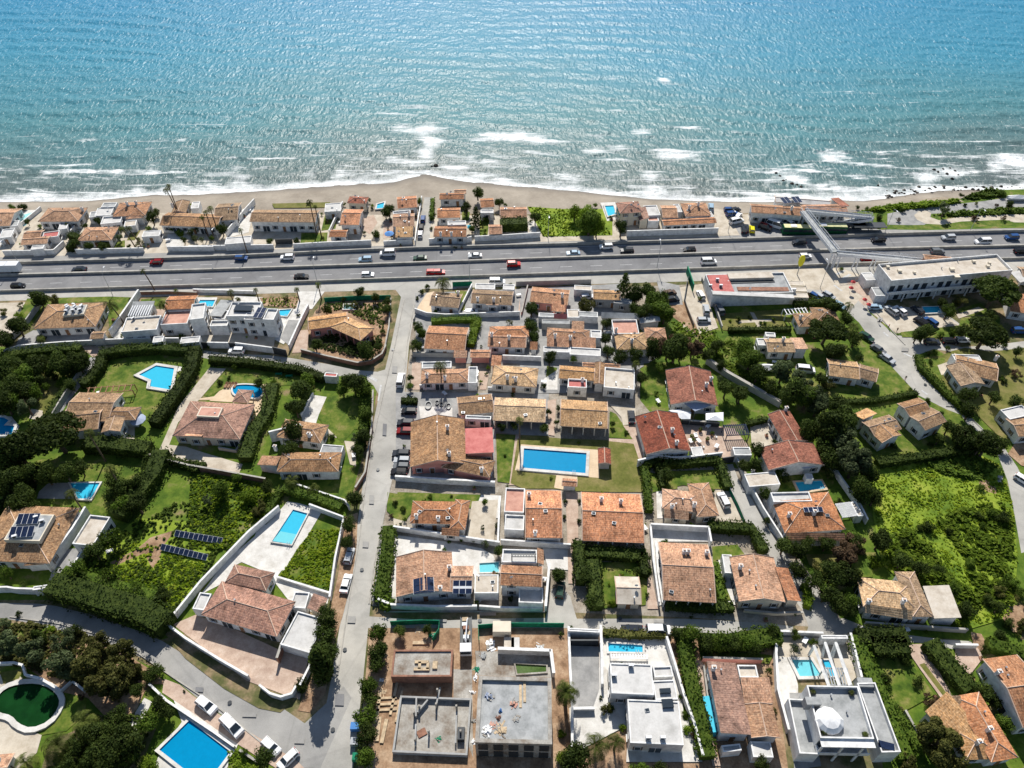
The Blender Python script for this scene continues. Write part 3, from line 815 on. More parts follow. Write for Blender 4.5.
sc.cycles.use_denoising = True;sc.cycles.max_bounces = 5;sc.cycles.transparent_max_bounces = 8
sc.cycles.diffuse_bounces = 2;sc.cycles.glossy_bounces = 2;sc.cycles.transmission_bounces = 2
sc.cycles.sample_clamp_indirect = 3;sc.cycles.caustics_reflective = False;sc.cycles.caustics_refractive = False
# ------------------------------------------------------------------ shore
C(0,0,1)
SHORE = [(-60,203),(0,202),(45,201.5),(88,201),(130,197),(156,195),(190,195),(268,190.5),(346,185),(390,183),(409,178),(425,174.5),(444,178),(470,182),(497,184.6),(540,188),(580,191.5),(620,196),(650,199),(700,201),(746,202),(771,202),(834,200),(864,201),(890,198),(911,194),(940,191),(958,190),(1024,190),(1090,188)]
SP_ = [W(x, y, -2.0) for x, y in SHORE]
SP_ = [Vector((-900, SP_[0].y, 0))] + SP_ + [Vector((900, SP_[-1].y, 0))]
def shore_y(x):
 for a, b in zip(SP_, SP_[1:]):
  if a.x <= x <= b.x: return a.y + (b.y - a.y) * (x - a.x) / (b.x - a.x)
 return SP_[-1].y
BACKY = [(0,213),(200,214),(400,216),(430,214),(600,216),(760,214),(870,213),(1024,206)]
BK = [W(x, y, 0) for x, y in BACKY];BK = [Vector((-900, BK[0].y, 0))] + BK + [Vector((900, BK[-1].y, 0))]
def back_y(x):
 for a, b in zip(BK, BK[1:]):
  if a.x <= x <= b.x: return min(a.y + (b.y - a.y) * (x - a.x) / (b.x - a.x), shore_y(x) - 4)
 return BK[-1].y
# ground sheet
mb = MB();xs = [-3000,-900] + [-880 + 20 * i for i in range(89)] + [900,3000]
for a, b in zip(xs, xs[1:]):
 mb.face([(a, -3000,0),(b, -3000,0),(b, back_y(b) + .5,0),(a, back_y(a) + .5,0)])
g = mb.build('ground','soil');g['kind'] = 'structure'
# beach: slopes from the gardens down under the water
mb = MB();xs = [-1500 + 0,-900] + [-480 + 3 * i for i in range(321)] + [900,1500];T = [0, .25, .5, .75, .9,1.0,1.15,2.5]
def bz(t, x, y):
 base = -2.0 * t ** 1.6 if t <= 1 else -2.0 - (t - 1) * 2.2
 return base + (.12 * noise.noise(Vector((x * .12, y * .3,0))) if 0 < t < 1 else 0)
def brow(x):
 b, s = back_y(x), shore_y(x)
 return [Vector((x, b + (s - b) * t, bz(t, x, b + (s - b) * t))) for t in T]
rows = [brow(x) for x in xs]
V = [];F = []
for r in rows: V += r
k = len(T)
for i in range(len(xs) - 1):
 for j in range(k - 1): F.append((i * k + j, (i + 1) * k + j, (i + 1) * k + j + 1, i * k + j + 1))
me = bpy.data.meshes.new('beach');me.from_pydata([tuple(v) for v in V],[], F)
m, nt, b = nodes('beach_sand')
geo = nt.nodes.new('ShaderNodeNewGeometry');sx = nt.nodes.new('ShaderNodeSeparateXYZ');nt.links.new(geo.outputs['Position'], sx.inputs[0])
c = ramp(nt, noise_fac(nt, .1,5, coord='World', rough=.7),[(.3,(.2, .165, .125)),(.5,(.27, .23, .18)),(.75,(.35, .3, .24))])
c = mixc(nt, .5, c, ramp(nt, noise_fac(nt, 1.3,3, coord='World', rough=.8),[(.3,(.7,) * 3),(.7,(1.1,) * 3)]),'MULTIPLY')
mr = N(nt, 'ShaderNodeMapRange');nt.links.new(sx.outputs['Z'], mr.inputs['Value'])
mr.inputs['From Min'].default_value = -2.0;mr.inputs['From Max'].default_value = -1.4;mr.inputs['To Min'].default_value = .85;mr.inputs['To Max'].default_value = 0
c = mixc(nt, mr.outputs['Result'], c, (.11, .095, .08));nt.links.new(c, b.inputs['Base Color']);b.inputs['Roughness'].default_value = .85
me.materials.append(m);o = bpy.data.objects.new('beach', me);COL.objects.link(o);o['kind'] = 'structure'
me.polygons.foreach_set('use_smooth',[True] * len(F))
# ------------------------------------------------------------------ sea
def frange(a, b, s):
 o = [];x = a
 while x < b: o.append(x);x += s
 return o
sxs = [-6000,-3000,-1500,-900,-650] + frange(-480,480,1.7) + [650,900,1500,3000,6000]
sys_ = frange(215,330, .9) + frange(330,560,1.6) + frange(560,800,8) + [900,1200,2000,4000,8000]
# breakers and foam patches: (x, y, rx, ry, strength) on the survey sheet
FOAM = [(420,130,26,7,1.0),(432,142,14,8, .9),(428,152,12,7, .9),(400,160,26,2, .7),(505,137,40,7,1.0),(540,142,30,4, .8),(470,160,40,4, .55),(600,151,26,3, .8),(620,148,16,4, .7),(645,133,16,4, .7),(678,156,24,6,1.1),(700,160,14,3, .8),(663,80,7,3, .9),(690,128,16,2.2, .6),
  (832,157,14,6,1.2),(925,178,18,6,1.1),(950,172,24,7,1.0),(1012,160,22,7,1.2),(1000,167,20,4, .9),(860,190,60,5,1.1),(790,178,26,6, .9),(770,172,16,4, .7),(820,186,22,4, .8),(895,190,30,5, .9),(975,185,40,3, .7),
  (243,176,17,4, .9),(430,107,36,1.3, .55),(500,116,30,1.5, .6),(560,120,40,1.4, .5),(380,114,40,1.2, .45),(400,141,24,1.2, .6),(395,163,35,1.6, .8),(330,178,40,2, .6),(455,168,24,3, .8),(520,166,40,2.5, .5),(600,175,60,2.5, .6),(640,187,50,3, .8),(560,182,50,2.2, .7),(720,192,40,2.6, .7),
  (480,176,30,2.5, .8),(100,188,40,2.4, .4),(45,174,22,2.2, .35),(12,186,14,2, .4),(60,180,16,3, .3),(610,160,40,1.4, .5),(750,165,60,1.2, .35),(560,100,40,1, .35),(620,110,40,1, .35),(680,105,30,1, .3),(590,78,30,1, .25)]
FM = []
for x, y, rx, ry, s in FOAM:
 p = W(x, y, -2);q = W(x, y - ry, -2);r = W(x + rx, y, -2)
 FM.append((p.x, p.y, r.x - p.x, q.y - p.y, s))
def swell(x, y, d):
 n = noise.noise(Vector((x * .012, y * .03,0)))
 ph = (y * 1.0 + x * .12 + 9 * noise.noise(Vector((x * .008, y * .008,2))) * 2) / 11.0 * 2 * PI
 s = (math.sin(ph) * .5 + .5) ** 2
 amp = .55 * max(.25, .5 + n) * min(1, max(.15, d / 40)) * (1 if d < 120 else .8)
 h = s * amp + .2 * math.sin((y * .86 + x * .5) / 4.3 * 2 * PI / 1.4 + 4 * n) * .35
 h += .22 * noise.noise(Vector((x * .22, y * .4,5))) * min(1, d / 15)
 return h, s
V = [];foam = [];depth = []
for y in sys_:
 for x in sxs:
  sy = shore_y(max(-890, min(890, x)));d = y - sy
  h, s = swell(x, y, max(0, d)) if abs(x) < 500 and y < 820 else (0,0)
  V.append((x, y, -2.0 + (h if d > 0 else h * .2)))
  wob = noise.noise(Vector((x * .05, y * .05,1)));w2 = noise.noise(Vector((x * .16, y * .16,3)))
  f = 0.0
  edge = 5.2 + 5 * noise.noise(Vector((x * .02,0,7))) + 2.5 * w2       # swash
  if d < edge: f = 1.0 - max(0, d) / max(.5, edge) * .5 + .22 * w2
  elif d < edge + 26: f = max(0, .34 - (d - edge) / 26 * .3) + .42 * w2 + (.3 * (.6 + wob * 2) if s > .7 else 0)
  for cx, cy, rx, ry, st in FM:
   ax = abs(x - cx);ay = abs(y - cy)
   if ax < rx * 1.9 and ay < ry * 2.1:
    q = (ax / rx) ** 2 + (ay / ry) ** 2
    f = max(f, st * max(0,1.1 - math.sqrt(q) * .75) + .38 * w2 + .25 * wob)
  if 20 < d < 150 and s > .8: f += .55 * max(0, noise.noise(Vector((x * .02, y * .05,9))) + .15) * (1.4 - d / 150)
  foam.append(max(0, min(1.2, f)));depth.append(d)
nx = len(sxs);F = [(j * nx + i, j * nx + i + 1,(j + 1) * nx + i + 1,(j + 1) * nx + i) for j in range(len(sys_) - 1) for i in range(nx - 1)]
me = bpy.data.meshes.new('sea');me.from_pydata(V, [], F)
me.polygons.foreach_set('use_smooth',[True] * len(F))
for nm_, dat in (('foam', foam),('offshore', depth)):
 at = me.attributes.new(nm_, 'FLOAT','POINT');at.data.foreach_set('value', dat)
m, nt, b = nodes('sea_water')
fa = N(nt, 'ShaderNodeAttribute', attribute_name='foam');da = N(nt, 'ShaderNodeAttribute', attribute_name='offshore')
mr = N(nt, 'ShaderNodeMapRange');nt.links.new(da.outputs['Fac'], mr.inputs['Value']);mr.inputs['From Max'].default_value = 260
n1 = noise_fac(nt, .012,4, coord='World');ad = N(nt, 'ShaderNodeMath', operation='MULTIPLY_ADD');nt.links.new(n1, ad.inputs[0]);ad.inputs[1].default_value = .3;nt.links.new(mr.outputs['Result'], ad.inputs[2])
col = ramp(nt, ad.outputs[0],[(.1,(.1, .115, .11)),(.22,(.085, .14, .14)),(.38,(.06, .185, .21)),(.65,(.035, .205, .3)),(1.0,(.02, .19, .33))])
tc = nt.nodes.new('ShaderNodeNewGeometry');mp = N(nt, 'ShaderNodeMapping');mp.inputs['Scale'].default_value = (.55,1.0,1);nt.links.new(tc.outputs['Position'], mp.inputs['Vector'])
m3 = N(nt, 'ShaderNodeMapping');m3.inputs['Scale'].default_value = (1.0, .5,1);nt.links.new(tc.outputs['Position'], m3.inputs['Vector'])
fn = noise_fac(nt, .4,10, m3.outputs['Vector'], .85, .6)
# long thin crest lines parallel to the shore
m2 = N(nt, 'ShaderNodeMapping');m2.inputs['Scale'].default_value = (.028, .26,1);m2.inputs['Rotation'].default_value = (0,0, .05);nt.links.new(tc.outputs['Position'], m2.inputs['Vector'])
st = noise_fac(nt, 1.0,5, m2.outputs['Vector'], .72,1.2)
sr = N(nt, 'ShaderNodeMapRange');nt.links.new(st, sr.inputs['Value']);sr.inputs['From Min'].default_value = .5;sr.inputs['From Max'].default_value = .68;sr.inputs['To Max'].default_value = .62
fdm = N(nt, 'ShaderNodeMapRange');nt.links.new(da.outputs['Fac'], fdm.inputs['Value']);fdm.inputs['From Min'].default_value = 30;fdm.inputs['From Max'].default_value = 170;fdm.inputs['To Min'].default_value = 1;fdm.inputs['To Max'].default_value = .25
sf = N(nt, 'ShaderNodeMath', operation='MULTIPLY');nt.links.new(sr.outputs['Result'], sf.inputs[0]);nt.links.new(fdm.outputs['Result'], sf.inputs[1])
fx = N(nt, 'ShaderNodeMath', operation='MULTIPLY_ADD');nt.links.new(fa.outputs['Fac'], fx.inputs[0]);fx.inputs[1].default_value = .86;nt.links.new(sf.outputs[0], fx.inputs[2])
sm = N(nt, 'ShaderNodeMath', operation='ADD');nt.links.new(fx.outputs[0], sm.inputs[0]);nt.links.new(fn, sm.inputs[1])
fr = N(nt, 'ShaderNodeMapRange');nt.links.new(sm.outputs[0], fr.inputs['Value']);fr.inputs['From Min'].default_value = .86;fr.inputs['From Max'].default_value = 1.42
c = mixc(nt, fr.outputs['Result'], col, (.78, .8, .8));nt.links.new(c, b.inputs['Base Color'])
rr = N(nt, 'ShaderNodeMapRange');nt.links.new(fr.outputs['Result'], rr.inputs['Value']);rr.inputs['To Min'].default_value = SEAR;rr.inputs['To Max'].default_value = .8
nt.links.new(rr.outputs['Result'], b.inputs['Roughness'])
b.inputs['IOR'].default_value = 1.33;b.inputs['Specular IOR Level'].default_value = .22
h0 = noise_fac(nt, .16,2, mp.outputs['Vector'], .5);h1 = noise_fac(nt, .62,2.5, m3.outputs['Vector'], .6)
hs = N(nt, 'ShaderNodeMath', operation='MULTIPLY_ADD');nt.links.new(h1, hs.inputs[0]);hs.inputs[1].default_value = SEAW;nt.links.new(h0, hs.inputs[2])
bump(nt, b, hs.outputs[0],1.0, SEAD)
me.materials.append(m);o = bpy.data.objects.new('sea', me);COL.objects.link(o);o['kind'] = 'structure'
# rocks at the water's edge
mat_noise('rock',[(.3,(.025, .022, .02)),(.6,(.07, .06, .05))], .8, fine=4, bstr=.6)
mat_noise('rock_pale',[(.3,(.16, .14, .12)),(.6,(.3, .27, .23))], .8, fine=4, bstr=.6)
def rock(x, y, r, label, m='rock', z=-2.1, g='dark rocks in the surf'):
 p = W(x, y, -2);random.seed(int(x * 31 + y * 17));mb = MB()
 R = r / (ppm(x, y) / SH[2]);n = 9;rings = []
 for k, (hh, rr) in enumerate(((0,1),(.35, .92),(.7, .6),(.85, .15))):
  rings.append([Vector((p.x + math.cos(2 * PI * i / n) * R * rr * random.uniform(.75,1.2), p.y + math.sin(2 * PI * i / n) * R * rr * random.uniform(.7,1.1), z + hh * R * random.uniform(.7,1.2))) for i in range(n)])
 for a, b_ in zip(rings, rings[1:]): mb.prism(a, b_, 0, False)
 mb.face(rings[-1]);tag(mb.build('rock', m), label, 'rock', g)
C(0,0,1)
for i, (x, y, r) in enumerate([(776,173,1.6),(780,176,1.5),(783,181,2),(786,180,1.2),(792,184,2.2),(797,185,1.6),(801,187,2),(797,183,1),(934,170,2),(938,172,1.6),(943,169,1.4),(947,174,1.8),(955,171,1.6),(950,168,1.2),(952,179,2),(958,175,1.4),(436,166,2.6),(432,166.5,1.3),(878,185.5,1.4)]):
 rock(x, y, r, 'small black rock breaking the white surf off the beach' if i != 16 else 'lone dark rock awash just off the beach bulge', g='black rocks in the surf')
for i in range(110):
 x = random.uniform(885,1040);y = 192.5 + random.uniform(-6,3) + (3.0 if x < 915 else 0)
 rock(x, y, random.uniform(.8,2.4),'grey boulder on the rocky shore at the right end of the beach', random.choice(['rock','rock_pale']),-2.2, g='boulders along the rocky shore')
random.seed(3)
# ------------------------------------------------------------------ highway
def pl(pts, x):
 for a, b in zip(pts, pts[1:]):
  if a[0] <= x <= b[0]: return a[1] + (b[1] - a[1]) * (x - a[0]) / (b[0] - a[0])
 a, b = (pts[0], pts[1]) if x < pts[0][0] else (pts[-2], pts[-1])
 return a[1] + (b[1] - a[1]) * (x - a[0]) / (b[0] - a[0])
NB = [(0,264.5),(200,258.9),(390,249.8),(580,244.8),(770,239.6),(900,234.6),(1024,231.7)]
MD = [(0,276.4),(200,271.2),(390,264.9),(580,258.2),(770,252.6),(900,249.3),(1024,246.6)]
SB = [(0,292.7),(200,286.8),(390,280.2),(580,274.2),(770,267.9),(900,263.5),(1024,259.5)]
NF = [(0,257.5),(200,252),(390,245.5),(580,241),(770,234.5),(1024,224)]      # far kerb of the beach-side lane
SF = [(0,301),(200,295.5),(390,290),(580,284.5),(700,281),(1024,272)]
XS = list(range(-160,1190,30))
def sm_(pts):      # smooth line in metres through the surveyed points
 P = [W(x, pl(pts, x),0) for x in XS]
 for _ in range(3): P = [P[0]] + [(P[i - 1] + P[i] * 2 + P[i + 1]) / 4 for i in range(1, len(P) - 1)] + [P[-1]]
 e = (P[0] - P[1]).normalized() * 600;f = (P[-1] - P[-2]).normalized() * 600
 return [P[0] + e] + P + [P[-1] + f]
LN = {k: sm_(v) for k, v in (('NB', NB),('MD', MD),('SB', SB),('NF', NF),('SF', SF))}
def lerpl(a, b, t): return [p.lerp(q, t) for p, q in zip(LN[a], LN[b])]
def strip(name, m, A, B, z):
 mb = MB()
 for i in range(len(A) - 1):
  mb.face([(A[i].x, A[i].y, z),(B[i].x, B[i].y, z),(B[i + 1].x, B[i + 1].y, z),(A[i + 1].x, A[i + 1].y, z)])
 o = mb.build(name, m);o['kind'] = 'structure'
 return o
strip('service_road','asphalt', LN['NF'], LN['NB'], .020)
strip('highway','asphalt_highway', LN['NB'], LN['SB'], .024)
strip('service_road','asphalt_pale', LN['SB'], LN['SF'], .022)
def line(P, wd, z, dash=None, name='road_marking'):
 mb = MB();A = offs(P, wd / 2);B = offs(P, -wd / 2)
 if not dash:
  for i in range(len(P) - 1): mb.face([(A[i].x, A[i].y, z),(B[i].x, B[i].y, z),(B[i + 1].x, B[i + 1].y, z),(A[i + 1].x, A[i + 1].y, z)])
 else:
  on, off = dash
  for i in range(len(P) - 1):
   ln = (P[i + 1] - P[i]).length;n = max(1, int(ln / (on + off)))
   if ln > 100: continue
   for k in range(n):
    t0, t1 = k / n, (k + on / (on + off)) / n
    a0, a1, b0, b1 = A[i].lerp(A[i + 1], t0), A[i].lerp(A[i + 1], t1), B[i].lerp(B[i + 1], t0), B[i].lerp(B[i + 1], t1)
    mb.face([(a0.x, a0.y, z),(b0.x, b0.y, z),(b1.x, b1.y, z),(a1.x, a1.y, z)])
 o = mb.build(name, 'paint_line');o['kind'] = 'structure'
for a, b in (('NB','MD'),('MD','SB')):
 line(lerpl(a, b, .14), .18, .03);line(lerpl(a, b, .87), .18, .031);line(lerpl(a, b, .51), .16, .032,(4,6))
def barrier(P, lab, h=.95, t=.55):
 P = [p for p in P if abs(p.x) < 420]
 wall(lab, None, h, t, 'concrete_barrier', True, 'crash_barrier','barrier', None, P)
barrier(lerpl('NB','MD', .02),'long concrete barrier on the beach side of the highway', 1.0, .3)
barrier(lerpl('MD','SB', 0.0),'low concrete barrier between the two halves of the highway', .8, .5)
barrier(lerpl('MD','SB', .99),'long concrete barrier between the highway and the pale service road', .9, .3)
# strips behind the barriers
GH = 'vehicles driving on the highway'
def hw(k, x, y, d, c, lab, nm='car'):
 X, Y = px(x, y)
 a = math.degrees(math.atan2(*reversed((W(X + 5, Y - .16,0) - W(X, Y, 0)).to_2d()))) + (0 if d > 0 else 180)
 return car(k, x, y, a, PC and c, lab, GH, nm)
C(0,170,5.12)
hw('s', 405,508,-1, 'dark','dark green car on the beach-side lanes behind the white lorry');hw('h', 800,470,-1, 'dred','dark red car on the beach-side lanes at the far left')
hw('h', 92,592,1, 'black','black car with a pale roof on the near lanes by the left photo edge')
C(190,170,5.12)
hw('u', 498,447,-1, 'white','white car on the far lanes below the long white beach villa');hw('s', 570,545,1, 'black','black car on the near lanes below the long white beach villa')
hw('u', 898,458,-1, 'lblue','pale blue and white car on the far lanes, left of the white van');hw('h', 910,535,1, 'white','white car on the near lanes, directly below the pale blue one')
hw('v', 1012,427,-1, 'white','white van on the far lanes above the top of the main street','van')
C(380,170,5.12)
hw('s', 205,450,-1, 'green','dark green car on the far lanes, first right of the white van');hw('s', 487,438,-1, 'silver','silver car on the far lanes below the dark clipped hedge')
hw('u', 685,482,1, 'red','bright red car alone on the near lanes');hw('h', 269,522,1, 'red','red car, the rear one of two close together on the near lanes');hw('h', 301,522,1, 'red','red car, the front one of two close together on the near lanes')
hw('s', 990,425,-1, 'lblue','silver blue car on the far lanes under the green bank')
C(570,170,5.12)
hw('u', 185,392,-1, 'white','white car on the far lanes below the corner pool');hw('u', 292,413,-1, 'dark','dark blue car on the far lanes just behind the white one');hw('h', 612,407,-1, 'black','black car on the far lanes below the mouth of the beach driveway')
hw('v', 710,470,1, 'white','white van on the near lanes above the red flat roof','van')
C(740,170,6.4)
hw('u', 378,462,-1, 'dark','dark car on the far lanes beside the footbridge shadow');hw('h', 418,550,1, 'white','white car on the near lanes behind the yellow oval sign');hw('u', 885,447,-1, 'black','black car on the far lanes right of the footbridge stairs');hw('u', 815,567,1, 'dred','dark red car passing under the footbridge ramp')
C(864,170,6.4)
hw('u', 540,432,-1, 'silver','silver grey car on the far lanes below the turning circle');hw('v', 760,460,-1, 'white','low white van on the far lanes by the median');hw('u', 945,430,-1, 'blue','blue car on the far lanes near the right photo edge');hw('u', 470,520,1, 'grey','grey car on the near lanes behind the hotel');hw('u', 1005,520,1, 'black','black car on the near lanes cut by the right photo edge')
# ------------------------------------------------------------------ wide ground covers, then streets
C(0,0,1)
patch('yard','paving_beige', pairs([-60,212,200,213,400,215,440,215,600,216,770,214,870,213,862,232,740,236,580,241,390,246,200,252,-60,259]))
patch('yard','yard', pairs([410,296,700,284,722,300,745,470,800,560,850,630,700,618,560,612,372,606,385,515,400,440,410,350]))
patch('meadow','meadow', pairs([640,330,690,296,850,300,1060,420,1060,520,1020,640,970,640,850,632,800,560,745,470,690,460,640,400]))
patch('meadow','meadow', pairs([-60,345,130,350,380,372,372,420,340,540,320,600,160,640,60,600,-60,600]))
patch('meadow','meadow', pairs([-80,620,60,625,180,680,290,768,300,860,-80,860]))
patch('meadow','meadow', pairs([860,640,1080,640,1100,860,900,860]))
patch('yard','earth', pairs([370,625,770,632,800,860,350,860]))
# main street from the service road down the picture
S = patch('street','asphalt_pale', pairs([392,285,425,284,417,297,409,345,405,390,400,440,392,480,384,520,376,565,370,610,363,680,353,768,346,830,300,830,314,768,331,680,344,600,356,535,362,490,370,440,379,395,391,345,401,297]))
patch('parking_bay','paving_grey', pairs([411,399,432,401,419,420,411,475,391,480,400,435]))
C(190,280,5.12)
patch('street','asphalt_pale', pairs([-500,345,-200,350,0,352,200,378,400,385,520,400,700,430,860,462,960,470,1060,440,1030,700,985,620,940,540,880,500,760,492,560,460,300,415,100,405,0,385,-500,380]))
C(0,280,5.12)
patch('pavement','paving_pink', pairs([20,385,250,352,460,338,600,335,600,358,480,400,440,365,300,370,40,395]))
patch('path','paving_grey', pairs([462,395,500,400,470,480,400,560,340,640,290,720,260,720,430,460]))
C(0,530,5.12)
patch('street','asphalt', pairs([-200,372,0,372,200,378,290,390,450,430,600,480,720,520,830,568,1024,690,1200,790,1400,880,1560,990,1700,860,1760,800,1800,860,1640,1220,1540,1218,1400,1130,1200,990,1024,870,900,770,780,680,620,605,450,550,280,510,120,470,0,450,-200,450]))
C(370,500,5.39)
patch('lane','asphalt_pale', pairs([-40,625,60,632,180,640,400,650,600,640,950,636,1010,600,1040,480,1080,520,1110,640,1400,640,1700,640,2100,660,2280,680,2280,760,2100,740,1700,712,1400,700,1020,690,600,690,200,690,-10,690,-60,700]))
patch('lane','asphalt_pale', pairs([945,640,968,560,975,480,1040,470,1090,560,1115,640]))
C(660,380,5.12)
patch('lane','asphalt_pale', pairs([310,435,372,430,405,520,470,610,540,740,610,850,700,960,800,1060,870,1160,960,1280,960,1330,740,1330,760,1260,730,1180,640,1060,520,900,430,768,360,600]))
C(844,520,5.69)
patch('lane','asphalt_pale', pairs([-160,560,0,560,100,600,330,650,560,680,720,690,760,740,620,735,450,700,300,690,50,640,-100,640]))
C(824,270,5.12)
patch('street','asphalt_pale', pairs([-60,60,40,75,110,95,200,190,370,340,380,335,560,360,700,395,860,385,1100,355,1100,400,900,412,700,425,560,405,465,440,475,470,560,570,700,710,800,800,880,880,930,920,990,1010,1040,1110,1100,1300,1100,1420,1010,1450,975,1250,940,1080,880,920,790,830,640,720,480,640,370,540,270,400,180,270,80,180,-100,110]))
patch('car_park','asphalt_pale', pairs([20,70,320,165,300,180,600,205,700,280,380,320,200,190,110,100]))
patch('car_park','paving_beige', pairs([235,205,480,200,600,215,695,285,370,325,280,250]))
patch('pavement','paving_pink', pairs([110,60,180,60,240,150,260,200,200,180,120,100]))
C(740,170,6.4)
patch('car_park','paving_grey', pairs([-60,360,300,330,900,300,900,385,640,400,300,420,0,430,-100,430]))
patch('car_park','paving_beige', pairs([240,640,620,620,800,680,820,768,700,900,520,768,300,760]))
C(864,170,6.4)
patch('embankment','meadow', pairs([-40,265,200,215,600,190,760,130,1200,120,1200,380,950,372,400,385,90,380,-60,320]))
patch('turning_circle','paving_grey', pairs([150,280,270,255,440,235,760,200,900,180,1200,180,1200,250,900,245,600,275,430,280,420,330,380,355,150,350]))
patch('path','paving_beige', pairs([320,290,350,265,400,262,430,275,420,300,480,322,620,300,900,285,1200,285,1200,340,960,335,900,318,620,330,500,350,400,345,340,320]))
patch('path','sand', pairs([350,190,500,172,600,182,640,205,460,200]))
lawn(130,355,500,350,760,325,930,322,960,350,700,365,400,378,120,380)
lawn(430,290,640,265,900,240,1200,235,1200,275,900,282,600,300,460,312)
# white lines at the street mouths
C(0,0,1)
def mark(*l):
 o = patch('road_marking','paint_line', pairs(list(l)))
for q in ((380,385,382,385,379,401,377.4,401),(365,376,367,374,378,380,376,382),(833,285,835,285,843,291,841,291),(843,270,846,271,838,275,835,274),(849,274,852,275,844,279,841,278),
    (904,353,914,357,913,358,903,354),(922,390,928,394,927,395,921,391),(884,332,889,336,888,337,883,333)):
 mark(*q)
# ------------------------------------------------------------------ A: beach houses, left
BG = 'houses along the beach'
C(0,170,5.12)
house('orange tiled beach house cut by the left photo edge',[('gx', 3, 't', -120,200,112,200,50,288,-180,288)], group=BG)
house('wide beach house with one large orange hipped roof',[('hx', 3.4, 't', 255,195,445,190,405,262,185,264)], group=BG, ch=(420,200))
house('beach house of brown tiled roofs with a small pink roof in front',[('hx', 3.4, 't', 615,166,775,163,745,232,575,238),('hx', 3, 'p', 655,205,738,203,738,245,648,248),('f', 2.8, 'W', 525,240,625,240,620,275,525,278)], group=BG, ch=(655,185,700,178))
house('flat white beach cabin left of the brown roofed house',[('f', 2.6, 'W', 500,195,582,192,570,232,485,236),('f', 2.9, 'G', 530,168,600,168,590,190,520,190)], group=BG, par=.15)
house('long brown roofed beach house behind the palm pair',[('gx', 3.2, 'b', 870,224,1152,222,1120,288,800,288),('gy', 3, 'b', 905,165,975,157,950,218,870,222)], group=BG, ch=(880,175))
house('low orange hipped beach house wrapped by a dark hedge',[('hx', 3, 't', 440,295,592,290,580,372,402,348)], group=BG)
house('small beach house of three orange roofs around a red terrace',[('gx', 3, 't', 145,310,218,310,215,345,110,352),('gx', 2.8, 't', 130,342,252,342,245,378,108,380),('f', 2.6, 'R', 218,318,300,318,300,345,228,345)], group=BG, par=.2)
house('white flat beach pavilion beside the turquoise terrace',[('f', 2.6, 'W', 15,305,75,300,60,345,-5,350)], group=BG, par=.2)
house('white garden awning house behind the beach palms',[('f', 2.6, 'W', 735,312,825,310,815,338,728,342)], group=BG, par=.1)
pave('white', 100,205,215,205,100,300,20,385,-20,385,80,270)
patch('terrace','pool_tile_pale', pairs([125,228,205,208,130,285,95,300]))
pave('white', 630,255,705,252,690,285,625,285);pave('pink', 290,305,330,305,330,345,290,345);pave('white', 860,325,950,325,940,390,850,390)
lawn(590,370,640,360,640,395,580,400);lawn(670,310,720,310,690,360,650,360, m='lawn_dry')
wall('white boundary wall along the lane at the far left',[25,438,285,432],1.8)
wall('short white wall rising toward the beach beside a black gate',[285,432,335,385],1.8)
wall('white boundary wall in front of the hedged beach house',[395,430,742,422],1.8)
wall('white boundary wall in front of the palm pair house',[862,416,1100,415],1.8)
wall('white side wall between the first two beach plots',[215,205,100,300,20,390],1.4)
wall('white garden wall beside the dark hedge',[440,240,370,330],1.6)
hedge('tall dark hedge wrapping the low orange beach house',[365,350,440,372,565,398],2.6,2.4)
hedge('dark cube of hedge beside the black gate',[352,410,388,412],2.4,2.4)
for a in (('B', 112,186,26, 'low green shrub on the sand by the first beach house'),('b', 60,190,20, 'smaller green shrub on the sand at the far left'),('d', 430,285,20, 'dark leafy bush above the hedged beach house roof'),('b', 200,288,16, 'bush before the large orange hipped roof'),('b', 240,285,18, 'second bush before the large orange hipped roof'),
    ('d', 500,260,22, 'dark tree beside the white cabin annex'),('d', 775,240,34, 'dark tree cluster right of the small pink roof'),('d', 800,215,22, 'dark tree top nearest the beach palms'),('b', 880,300,26, 'garden bush under the long brown roof, left one'),('b', 920,320,24, 'garden bush under the long brown roof, middle one'),('g', 975,315,24, 'garden bush under the long brown roof, right one'),('d', 1005,300,20, 'dark bush at the right end of the long brown roof'),
    ('x', 720,370,18, 'pale bush right of the white awning'),('b', 640,300,12, 'little bush at the foot of the palm pair')):
 tree(*a)
palm(852,100,26,11, 'dark palm standing alone on the beach sand', lean=(-1.0,0));palm(862,78,18,13, 'taller thin palm beside the lone beach palm')
palm(622,300,26,8, 'left palm of the pair in the beach garden', lean=(-2,0));palm(655,298,26,8.5, 'right palm of the pair in the beach garden', lean=(-2,0))
palm(730,515,22,8.5, 'slim palm beside the near lanes of the highway at left', lean=(-1.2,0))
# lorry
p = G(30,505,1.5)
def lorry():
 r = empty('lorry','white box lorry on the beach-side lanes at the left photo edge','lorry',(p.x, p.y, .03), GH, math.radians(182))
 mb = MB();mb.box((-1.2,0),(1,0),(0,1),3.4,1.22,1.0,3.5,0);mb.build('cargo_box','metal_white').parent = r
 mb = MB();mb.box((3.2,0),(1,0),(0,1), .95,1.15, .6,2.6,0, t=.93);o = mb.build('cab','car_paint');o.color = (.75, .75, .75,1);o.parent = r
 mb = MB();mb.box((3.95,0),(1,0),(0,1), .2,1.0,1.5,2.3,0, t=.95);mb.build('windscreen','glass_dark').parent = r
 mb = MB();mb.box((0,0),(1,0),(0,1),4.4, .5, .7,1.0,0);mb.build('chassis','metal_dark').parent = r
 for x in (-3.2,-2.1,3.0):
  for s in (-1,1): child(VP['m']['ty'], r, (x, s * 1.05, .48))
lorry()
